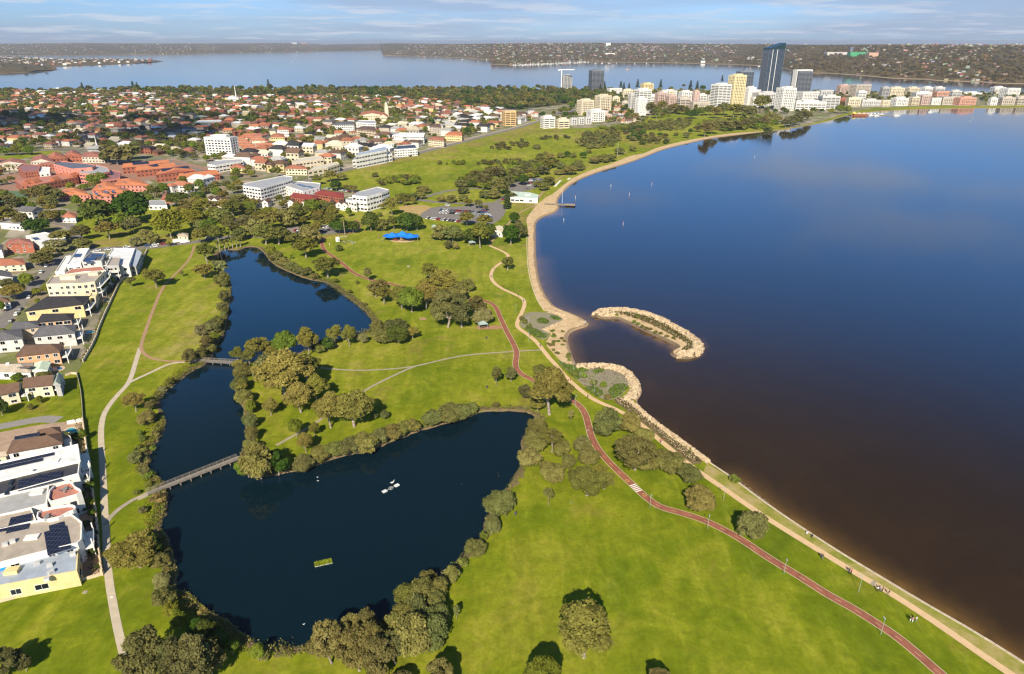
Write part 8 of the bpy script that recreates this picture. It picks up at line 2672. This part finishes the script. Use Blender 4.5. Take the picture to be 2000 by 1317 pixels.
for a in [
 (1606.5, 1092.5, 'walk', 'black', 'grey', aw, 'walker in black alone on the promenade above the group'),
 (1603.5, 1091, 'walk', 'navy', 'black', aw, 'walker in navy just left of the lone black clad walker'),
 (1661.5, 1121, 'walk', 'red', 'black', ad, 'walker in a red top on the promenade'),
 (1658, 1119, 'walk', 'black', 'navy', ad, 'dark dressed walker next to the red top'),
 (1713, 1156, 'walk', 'white', 'black', aw, 'walker in white, left of the group of three'),
 (1718, 1155, 'walk', 'grey', 'navy', aw, 'walker in grey in the middle of the group of three'),
 (1723, 1156, 'stand', 'black', 'black', aw, 'walker all in black, right of the group of three'),
 (1735, 1163, 'walk', 'black', 'tan', aw, 'dark walker following behind the group of three'),
 (1777, 1214, 'stand', 'black', 'white', ad, 'person in black top and white trousers on the grass verge'),
 (1781.5, 1215.5, 'stand', 'pink', 'white', ad, 'person in pink standing on the grass verge'),
 (1788.5, 1214.5, 'stand', 'white', 'grey', aw, 'person in white at the right of the verge trio'),
 (1012, 580, 'walk', 'black', 'grey', ad, 'walker in black high on the promenade bend'),
 (1022, 590, 'walk', 'blue', 'black', ad, 'walker in blue at the promenade elbow'),
 (1035, 657, 'walk', 'black', 'black', ad, 'dark walker beside the upper dune plot'),
 (1055, 678, 'walk', 'navy', 'black', aw, 'walker in navy near the end of the grey path'),
 (797, 523, 'stand', 'white', 'white', 0, 'person dressed all in white in the middle of the lawn'),
 (800, 523, 'stand', 'grey', 'white', 2, 'person in grey beside the one all in white'),
 (961, 541, 'walk', 'white', 'blue', aw, 'walker in white on the upper promenade'),
 (959, 543, 'walk', 'black', 'navy', aw, 'dark walker beside the white one on the upper promenade'),
 (982, 561, 'walk', 'red', 'black', aw, 'walker in red top on the upper promenade curve'),
 (965, 526, 'walk', 'pink', 'black', ad, 'walker in pink at the top of the promenade curve'),
 (1290, 866, 'walk', 'pink', 'black', aw, 'walker in pink beside the planted embankment'),
 (1293, 865.5, 'walk', 'red', 'white', aw, 'walker in red and white beside the planted embankment'),
 (1148, 779, 'walk', 'black', 'black', aw, 'dark walker on the promenade by the bulb plot'),
 (1114, 744, 'walk', 'red', 'navy', ad, 'walker in red by the lamp of the bulb plot'),
 (688, 478, 'stand', 'white', 'white', 1, 'person in white beside the folding tables'),
 (694, 477, 'stand', 'white', 'tan', 3, 'person in white and tan near the folding tables'),
 (644, 480, 'stand', 'white', 'white', 3, 'person in white left of the trailer'),
 (740, 465, 'walk', 'pink', 'grey', 3, 'person in pink crossing the dry grass above the lawn'),
 (1143, 632, 'stand', 'white', 'white', 1, 'person in white on the tip of the sandy spit'),
 (1141, 634, 'stand', 'white', 'tan', 2, 'person in white and tan on the sandy spit'),
 (1043, 399.5, 'walk', 'black', 'navy', 1, 'dark figure at the root of the jetty'),
]:
 person(*a)
# two people sitting on the seawall
wa = dir_at(1500, 987, 1625, 1070) + math.pi
for px, py, tp, ds in ((1577, 1042, 'white', 'person in white sitting on the seawall'), (1587, 1048, 'black', 'person in black sitting on the seawall')):
 person(px - 1, py + 1, 'sit', tp, 'navy', wa + .2, ds, z=-.25)
# ---------------- fountain raft with birds, and the planted raft
c = G(763, 952)
t = thing('fountain_raft', 'two white floats joined by a ring on the lower pond', 'raft', (c[0], c[1], WZ), rot=.75, final=True)
for s in (-1, 1):
 mb = MB(); mb.box((s * 2.3, 0, -.1), (1.5, 1.1, .45))
 link('float', mb.mesh('float', [m_flat('float_white', (.62, .62, .6))]), t)
mb = MB(); mb.box((-.9, 0, .1), (1.6, .12, .12)); mb.box((.9, 0, .1), (1.6, .12, .12))
n = 14
for i in range(n):
 a0, a1 = 2 * math.pi * i / n, 2 * math.pi * (i + 1) / n
 mb.tube((.75 * math.cos(a0), .75 * math.sin(a0), .2), (.75 * math.cos(a1), .75 * math.sin(a1), .2), .07, .07, 5)
link('ring', mb.mesh('ring', [m_flat('ring_grey', (.4, .4, .4))]), t)
mb = MB(); mb.tube((0, 0, 0), (0, 0, .5), .22, .15, 8)
link('pump', mb.mesh('pump', [m_flat('ring_grey', (.4, .4, .4))]), t)
def bird(px, py, col, ds, s=1.0, z=WZ + .05, cat='bird', name='bird', group=None, final=True):
 x, y = G(px, py, z)
 key = 'bird'
 if key not in PROTO:
  mb = MB()
  mb.blob((0, 0, .16), .30, .15, .14, 0, 8, 5)
  mb.path([(.22, 0, .22), (.33, 0, .40), (.36, 0, .52)], [.07, .045, .05], 6)
  mb.blob((.38, 0, .55), .075, .055, .055, 0, 6, 4)
  mb.tube((.43, 0, .54), (.60, 0, .50), .03, .008, 5)
  mb.tri((-.25, -.08, .2), (-.25, .08, .2), (-.48, 0, .22))
  PROTO[key] = mb.mesh('bird_body', [m_paint()], smooth=True)
 t = thing(name, ds, cat, (x, y, z), rot=rnd.uniform(0, 6), final=final, scale=(s, s, s), group=group)
 link('body', PROTO[key], t, color=col)
bird(766, 944, WALLC['white'], 'white pelican standing on the upper float of the raft', 1.8, z=WZ + .38, name='pelican')
for px, py, ds in ((620, 933, 'white bird swimming left of the raft, upper of two'), (621.5, 940, 'white bird swimming left of the raft, lower of two'), (594, 1220, 'pale bird swimming near the bottom of the pond')):
 bird(px, py, WALLC['white'], ds, .8)
for px, py, ds in ((973, 925, 'dark bird on the pond near the right bank, upper'), (974, 931, 'dark bird on the pond near the right bank, lower'), (902, 947, 'dark bird alone on the open lower pond'), (912, 826, 'brown bird by the upper bank of the pond'), (572, 1246, 'dark bird close to the bottom bank')):
 bird(px, py, (.06, .05, .04), ds, .8)
c = G(632, 1098)
t = thing('planted_raft', 'small raft overgrown with yellow-green reeds on the lower pond', 'raft', (c[0], c[1], WZ), rot=.33, final=True)
mb = MB(); mb.box((0, 0, -.15), (4.6, 1.5, .35)); link('frame', mb.mesh('frame', [m_flat('raft_grey', (.4, .42, .4))]), t)
rng = np.random.default_rng(6)
n = 900
C = np.column_stack([rng.uniform(-2.4, 2.2, n), rng.uniform(-.75, .75, n), rng.uniform(.15, .75, n)])
me = quads_mesh('reeds', leaf_quads(C, rng.normal(size=(n, 3)) * .6 + np.array([0, 0, .8]), .26 * rng.uniform(.6, 1.4, n), rng), [m_leaf()], rng.uniform(0, 1, n))
link('reeds', me, t, color=(.22, .26, .02))
# ---------------- channel markers, boats, pontoons
for px, py, hh, col, ds in ((1273, 362, 4.0, 'red', 'red and white pile marker, uppermost in the blue water'), (1229, 382, 4.0, 'red', 'red topped pile marker in the blue water'), (1193, 366, 2.6, 'white', 'thin white marker left of the red ones'), (1217, 440, 3.5, 'red', 'red topped marker below the jetty'), (1101, 433, 2.6, 'white', 'thin white marker off the beach below the jetty'), (1474, 308, 2.2, 'white', 'small white buoy below the tower reflections'), (1899, 233, 3, 'white', 'white marker at the right, upper'), (1894, 238, 4, 'red', 'reddish marker at the right, lower'), (1124, 389, 4.5, 'red', 'marker pole standing off the jetty head')):
 x, y = G(px, py, WZ)
 t = thing('channel_marker', ds, 'marker', (x, y, WZ), final=True)
 hh *= .65
 mb = MB(); mb.tube((0, 0, -1), (0, 0, hh), .13, .11, 7); link('pile', mb.mesh('pile', [M_WHITE]), t)
 mb = MB(); mb.tube((0, 0, hh), (0, 0, hh + .6), .28, .28, 8); mb.tube((0, 0, hh + .6), (0, 0, hh + .7), .28, .1, 8)
 link('topmark', mb.mesh('topmark', [m_flat('marker_' + col, (.55, .06, .03) if col == 'red' else (.75, .75, .72))]), t)
def boat_mesh(L, B_, cabin=True):
 h = MB()
 n = 8
 prof = [(-.5, .78), (-.3, 1), (0, 1), (.25, .85), (.4, .5), (.5, .04)]
 top = [(x * L, w * B_ / 2, .95 + .3 * max(x, 0)) for x, w in prof] + [(x * L, -w * B_ / 2, .95 + .3 * max(x, 0)) for x, w in prof[::-1]]
 bot = [(x * L * .92, w * B_ * .36, -.3) for x, w in prof] + [(x * L * .92, -w * B_ * .36, -.3) for x, w in prof[::-1]]
 h.v = top + bot
 m = len(top)
 for i in range(m):
  j = (i + 1) % m
  h.face((i, j, m + j, m + i))
 h.face(tuple(range(m - 1, -1, -1)))
 c = MB()
 c.prism([(-L * .25, -B_ * .34), (L * .15, -B_ * .30), (L * .15, B_ * .30), (-L * .25, B_ * .34)], .95, 2.3)
 g = MB()
 g.prism([(-L * .2, -B_ * .345), (L * .155, -B_ * .31), (L * .155, B_ * .31), (-L * .2, B_ * .345)], 1.5, 2.0)
 return h.mesh('hull', [M_WHITE]), c.mesh('cabin', [M_WHITE]), g.mesh('cabin_window', [m_glass()])
BM = boat_mesh(9, 3)
BL = boat_mesh(24, 7)
def boat(px, py, m, ang, ds, name='motor_boat', mast=0, group=None, final=True, sc=1.0, cat='boat'):
 x, y = G(px, py, WZ)
 t = thing(name, ds, cat, (x, y, WZ), rot=ang, final=final, group=group, scale=(sc, sc, sc))
 link('hull', m[0], t); link('cabin', m[1], t); link('cabin_window', m[2], t)
 if mast:
  mb = MB(); mb.tube((0, 0, 1), (0, 0, mast), .2, .1, 4)
  link('mast', mb.mesh('mast', [M_WHITE]), t)
boat(1226, 136, BL, .1, 'white ferry crossing the far water behind the towers', 'ferry', sc=1.0)
t = THINGS[-1][0]
mb = MB(); mb.box((0, 0, 2.3), (10, 4.5, 2.2)); mb.box((-3, 0, 4.5), (2, 1.6, 1.2))
link('upper_deck', mb.mesh('upper_deck', [m_flat('ferry_red', (.5, .2, .15))]), t)
for px, py, ds in ((1701, 226, 'white boat moored right of the brown pontoon restaurant'), (1712, 227, 'white boat, middle of the moored row'), (1722, 225, 'white covered boat at the right of the moored row'), (1751, 227, 'small grey boat alone right of the moored row'), (1817, 220, 'small dark boat off the beach at the right')):
 boat(px, py, BM, rnd.uniform(-.2, .2), ds, sc=1.25)
for i in range(4):
 boat(1694 + i * 7, 223.5, BM, 1.4, 'white boat tied along the pier beside the pontoon restaurant', group='boats tied at the pier', final=False)
x, y = G(1677, 226, WZ)
t = thing('pontoon_restaurant', 'brown floating restaurant with yellow tents moored at the bend', 'pavilion', (x, y, WZ), rot=-.05, final=True)
mb = MB(); mb.box((0, 0, -.3), (34, 12, 1.3)); mb.box((2, 0, 1.0), (24, 8, 2.8))
link('deck', mb.mesh('deck', [m_flat('brown_timber', (.25, .10, .05))]), t)
for sx in (-9, 0, 9):
 mb = MB()
 b = 0
 mb.v = [(sx - 4, -4, 3.8), (sx + 4, -4, 3.8), (sx + 4, 4, 3.8), (sx - 4, 4, 3.8), (sx, 0, 7.2 if sx == -9 else 5.8)]
 for f in ((0, 1, 4), (1, 2, 4), (2, 3, 4), (3, 0, 4)):
  mb.face(f)
 link('tent_roof', mb.mesh('tent_roof', [m_flat('tent_yellow' if sx < 0 else 'tent_cream', (.7, .5, .12) if sx < 0 else (.6, .52, .4))]), t)
a, b = G(1690, 223), G(1755, 226.5)
mb = MB(); L = math.hypot(b[0] - a[0], b[1] - a[1]); mb.box((L / 2, 0, -.3), (L, 2.2, .9))
thing('pier', 'long low pier carrying the moored boats at the bend', 'pier', (a[0], a[1], 0), mb.mesh('pier', [m_flat('jetty_timber', (.33, .26, .19))]), rot=math.atan2(b[1] - a[1], b[0] - a[0]), final=True)
# marina on the far shore
for i in range(90):
 px = rnd.uniform(1002, 1150)
 base = np.interp(px, [1000, 1037, 1138, 1150], [127, 126, 121, 121])
 py = base + abs(rnd.gauss(0, .9)) + .3
 boat(px, py, BM, rnd.uniform(0, 6), 'tiny white yacht moored in the far marina', 'yacht', mast=11 if rnd.random() < .8 else 0, group='yachts in the far marina', final=False, sc=rnd.uniform(1.2, 2.0))
for px, py in ((1163, 124.5), (1176, 124), (1189, 123.8), (1204, 124.6), (1263, 124.6), (1240, 125), (1482, 130), (571, 120.5), (903, 116.5), (950, 118), (830, 111.6), (725, 109)):
 boat(px, py, BM, rnd.uniform(0, 6), 'tiny pale boat scattered off the far shore', 'yacht', mast=10, group='boats off the far shore', final=False, sc=1.6)
# ---------------- boundary wall of the left houses, pools, garden things
fw = chaikin(GG([(288, 490), (273, 520), (251, 541), (237, 547), (222, 580), (196, 636), (186, 668), (163, 708)]), 1)
wall_run('boundary_fence', 'pale pillared fence with a dark hedge line along the upper left lawn', fw, .25, 1.2, m_flat('fence_stone', (.52, .44, .32)), 'fence', post=.45, ph=1.7, every=3.4)
hg = MB()
fence2 = chaikin(GG([(150, 730), (156, 752), (160, 775), (163, 823)]), 1)
wall_run('picket_fence', 'low grey fence beside the striped villa lawn', fence2, .12, 1.0, m_flat('weathered_wood', (.35, .30, .24)), 'fence', post=.2, ph=1.2, every=2.2)
fw3 = chaikin(GG([(163, 824), (170, 875), (176, 926), (184, 976), (191, 1026), (194, 1075), (201, 1123)]), 1)
wall_run('garden_wall', 'cream pillared wall between the lowest houses and the concrete footpath', fw3, .3, 1.5, m_flat('cream_wall', (.60, .48, .32)), 'wall', post=.5, ph=1.9, every=3.2)
fw4 = GG([(201, 1123), (175, 1131), (100, 1150), (0, 1177), (-90, 1200)])
wall_run('garden_wall', 'low cream wall with pillars along the bottom of the blue-grey roofed building', fw4, .3, .9, m_flat('cream_wall', (.60, .48, .32)), 'wall', post=.55, ph=2.0, every=4.2)
fw5 = GG([(163, 823), (148, 826), (132, 829)])
wall_run('garden_wall', 'short white wall above the round turquoise pool', fw5, .3, 1.4, M_WHITE, 'wall')
fw6 = GG([(152, 732), (140, 731), (128, 735)])
wall_run('garden_wall', 'short cream wall at the corner of the villa lawn', fw6, .25, 1.0, m_flat('cream_wall', (.60, .48, .32)), 'wall')
def pool(desc, px, col=(.03, .32, .36)):
 g = chaikin(GG(px), 2, True)
 cx, cy = sum(p[0] for p in g) / len(g), sum(p[1] for p in g) / len(g)
 loc = ccw([(p[0] - cx, p[1] - cy) for p in g])
 t = thing('swimming_pool', desc, 'pool', (cx, cy, .07), final=True)
 ring = MB()
 out = inset(loc, -1.0)
 for i in range(len(loc)):
  j = (i + 1) % len(loc)
  ring.prism([loc[i], loc[j], out[j], out[i]], 0, .12)
 link('coping', ring.mesh('coping', [m_flat('pool_paving', (.55, .42, .30))]), t)
 me = sheet(loc, .05)
 me.materials.append(material('pool_water_' + ('deep' if col[0] < .02 else 'pale'), lambda tt: principled(tt, col, .05, .5)))
 link('water', me, t)
pool('round turquoise pool behind the brown roofed house', [(128, 842), (137, 836), (150, 838), (156, 846), (146, 850), (134, 848)])
pool('long blue kidney pool beside the pale green roof', [(96, 722), (104, 719), (118, 717), (124, 720), (118, 724), (100, 724)], (.012, .14, .30))
pool('turquoise pool below the grey house by the fence', [(167, 651), (172, 647), (186, 646), (184, 650), (172, 652)], (.03, .32, .36))
pool('small round blue pool beside the yellow house', [(202, 588), (206, 584), (214, 583), (216, 587), (210, 590)], (.012, .16, .34))
# umbrella / ball and retaining structures
x, y = G(35, 550)
mb = MB()
for k in range(10):
 a0, a1 = k * .6283, (k + 1) * .6283
 mb.tri((1.6 * math.cos(a0), 1.6 * math.sin(a0), 2.1), (1.6 * math.cos(a1), 1.6 * math.sin(a1), 2.1), (0, 0, 2.9))
mb.tube((0, 0, 0), (0, 0, 2.8), .05, .05, 5)
thing('parasol', 'turquoise garden parasol among the trees at the street junction', 'parasol', (x, y, 0), mb.mesh('parasol', [m_flat('turquoise', (.12, .42, .48))]), final=True)
x, y = G(301, 822)
mb = MB(); mb.box((0, 0, 0), (1.6, 1.2, 1.0)); mb.box((0, 0, 1.0), (2.0, 1.5, .08))
thing('tent', 'small dark blue shelter tucked under the left bank tree', 'tent', (x, y, 0), mb.mesh('tent', [m_flat('blue_tent', (.02, .05, .25))]), final=True)
x, y = G(166.5, 1157)
mb = MB(); mb.box((0, 0, 0), (1.1, .9, .12))
thing('drain_cover', 'small grey concrete cover in the lower left lawn', 'cover', (x, y, 0), mb.mesh('drain_cover', [M_CONC2]), final=True)
x, y = G(218, 1167)
mb = MB(); mb.box((0, 0, .06), (.7, .5, .02))
thing('path_plate', 'small white plate on the concrete footpath', 'plate', (x, y, 0), mb.mesh('path_plate', [M_WHITE]), final=True)
# dinghies on the far beach
for i in range(7):
 px, py = 1085 + i * 1.6, 366 - i * 1.7
 boat(px, py, BM, .9, 'small white dinghy in the row pulled up on the beach', 'dinghy', group='dinghies pulled up on the beach', final=False, sc=.45)
 THINGS[-1][0].location[2] = .25
for i in range(2):
 boat(1111 + i * 2, 352 - i, BM, .7, 'small white dinghy further up the beach', 'dinghy', group='dinghies further up the beach', final=False, sc=.45)
 THINGS[-1][0].location[2] = .25
# ================================================================== LABELS : each one points at a single thing
LAND = [('the white eight storey tower', 430, 300), ('the red school', 150, 340), ('the blue shade sails', 783, 468), ('the long footbridge', 378, 932), ('the short footbridge', 430, 708), ('the beach clubhouse', 1025, 384), ('the jetty', 1100, 400), ('the crescent island', 1270, 640), ('the blue glass tower', 1500, 185), ('the yellow tower', 1437, 208), ('the church tower', 756, 235), ('the long white apartment block', 515, 378), ('the lawn car park', 895, 418), ('the yellow house', 120, 620), ('the fig trees', 235, 440), ('the white pond raft', 763, 952), ('the reed raft', 632, 1098), ('the zebra crossing', 1238, 954), ('the rock bulb', 1230, 740), ('the sandy spit', 1120, 630), ('the grey picnic shelter', 943, 640), ('the pale obelisk', 462, 195), ('the glass office', 720, 392), ('the cream villas', 80, 765), ('the blue-grey flat roof', 80, 1120), ('the slate roof', 75, 930), ('the curved white block', 725, 305), ('the path fork', 256, 745), ('the embankment shrubs', 1290, 850), ('the upper pond', 590, 590), ('the school halls', 330, 335), ('the ochre block', 995, 240), ('the pavilion', 972, 452), ('the flagpole', 1206, 300), ('the promenade elbow', 1010, 632), ('the lone leaning gum', 1140, 1282), ('the footpath bend', 198, 830), ('the white gabled cottages', 450, 400), ('the brick flats', 35, 485), ('the tall white tower', 1255, 220), ('the wide white office', 1580, 215), ('the oval', 60, 310), ('the seawall walkers', 1718, 1155), ('the scaffolded tower', 1106, 178), ('the terrace rows', 490, 290), ('the peninsula tip', 480, 915), ('the pond corner', 430, 1230), ('the straw patch', 800, 425)]
LP = [(n, *G(a, b), a, b) for n, a, b in LAND]
ORD = ['', 'second ', 'third ', 'fourth ', 'fifth ', 'sixth ', 'seventh ', 'eighth ', 'ninth ', 'tenth ', 'eleventh ', 'twelfth ', 'thirteenth ', 'fourteenth ', 'fifteenth ', 'sixteenth ', 'seventeenth ', 'eighteenth ', 'nineteenth ', 'twentieth ']
def side(dx, dy):
 a = math.degrees(math.atan2(dx, dy)) % 360
 return ['beyond', 'up right of', 'right of', 'down right of', 'in front of', 'down left of', 'left of', 'up left of'][int((a + 22.5) // 45) % 8]
SHAREABLE = ('yachts in the far marina', 'boats off the far shore', 'dinghies', 'folding tables', 'bollards in', 'boats tied')
buckets = {}
for o, ds, x, y, final in THINGS:
 if final:
  o['label'] = ds
  continue
 grp = o.get('group', '')
 if any(grp.startswith(s) for s in SHAREABLE):
  o['label'] = ds
  continue
 best = min(LP, key=lambda q: math.hypot(q[1] - x, q[2] - y))
 # sides as seen in the picture
 px, py = P(x, y)
 sd = side(px - best[3], (best[4] - py) * 1.6)
 buckets.setdefault((o['category'], ds, best[0], sd), []).append((math.hypot(px - best[3], py - best[4]), o))
SHORT = {}
for (cat, ds, lm, sd), lst in buckets.items():
 lst.sort(key=lambda q: q[0])
 for i, (_, o) in enumerate(lst):
  if i < len(ORD):
   od = ORD[i] + 'nearest'
  else:
   tens = ['twenty', 'thirty', 'forty', 'fifty', 'sixty'][(i + 1 - 20) // 10 if i + 1 >= 20 else 0]
   unit = ['', '-first', '-second', '-third', '-fourth', '-fifth', '-sixth', '-seventh', '-eighth', '-ninth'][(i + 1) % 10]
   od = tens + unit + ' nearest'
  if len(lst) == 1:
   lab = '%s %s %s' % (ds, sd, lm)
  else:
   lab = '%s, %s %s %s' % (ds, od, sd, lm)
  w = lab.split()
  if len(w) > 16:
   # shorten the description, keep what singles it out
   tail = ('%s %s %s' % (od, sd, lm)) if len(lst) > 1 else ('%s %s' % (sd, lm))
   dsw = ds.split()
   cut = 16 - len(tail.split())
   dsw = dsw[:cut]
   while dsw and dsw[-1] in ('a', 'an', 'the', 'with', 'and', 'of', 'to', 'in', 'its', 'thin', 'pale', 'small', 'open', 'dense', 'loose', 'ragged', 'rough', 'broad', 'clumped'):
    dsw.pop()
   lab = ' '.join(dsw).rstrip(',') + (', ' if len(lst) > 1 else ' ') + tail
  o['label'] = lab
seen = {}
dup = 0
for o, ds, x, y, final in THINGS:
 l = o['label']
 if l in seen and not any(o.get('group', '').startswith(s) for s in SHAREABLE):
  dup += 1
 seen[l] = seen.get(l, 0) + 1
print('THINGS', len(THINGS), 'DUP', dup, 'TREES', NTREE, 'OBJECTS', len(SC.objects), 'TRIS', sum(len(m.loop_triangles) or len(m.polygons) * 2 for m in bpy.data.meshes))
# ---------------- the air between here and the ocean
hz = MB()
hz.box((0, 60000, -2.5), (260000, 136000, 160.0))
hm = bpy.data.materials.new('haze')
hm.use_nodes = True
ht = NT(hm.node_tree)
ht.n.clear()
ho = ht.add('ShaderNodeOutputMaterial')
pv = ht.add('ShaderNodeVolumePrincipled')
pv.inputs['Color'].default_value = (0.82, 0.90, 1.0, 1)
pv.inputs['Density'].default_value = 0.000048
pv.inputs['Anisotropy'].default_value = 0.2
ht.l.new(pv.outputs[0], ho.inputs['Volume'])
hazeo = link('haze', hz.mesh('haze', [hm]))
hazeo['kind'] = 'stuff'
hazeo['label'] = 'thin pale blue haze over the river and the far shore'
hazeo['category'] = 'haze'
# ---------------- broken cloud added out of view to cast shade on the upper left suburb
def cloud(desc, x, y, w, d, seed):
 """x, y = middle of its shade on the ground"""
 z = 1150.0
 k = z / SUN_DIR.z
 cx_, cy_ = x + SUN_DIR.x * k, y + SUN_DIR.y * k
 rnd = random.Random(seed)
 mb = MB()
 for _ in range(26):
  a, q = rnd.uniform(0, 6.28), rnd.uniform(0, 1) ** .6
  s = rnd.uniform(.16, .32) * min(w, d)
  mb.blob((math.cos(a) * q * w / 2, math.sin(a) * q * d / 2, rnd.uniform(-20, 50)), s, s * .8, s * .4, 0, 12, 7, .25, rnd, -30)
 o = stuff('cloud', mb.mesh('cloud', [CLOUDM], smooth=True), desc, 'cloud', loc=(cx_, cy_, z))
def cloud_fn(t):
 d = t.add('ShaderNodeBsdfDiffuse')
 d.inputs[0].default_value = (.8, .8, .8, 1)
 tr = t.add('ShaderNodeBsdfTransparent')
 mx = t.add('ShaderNodeMixShader')
 mx.inputs[0].default_value = .10
 t.l.new(tr.outputs[0], mx.inputs[1])
 t.l.new(d.outputs[0], mx.inputs[2])
 return mx.outputs[0]
CLOUDM = material('cloud', cloud_fn)
cloud('unseen broken cumulus shading the upper left suburb', -760, 1180, 620, 420, 1)
cloud('unseen small cumulus shading the left edge of the suburb', -800, 700, 260, 170, 2)
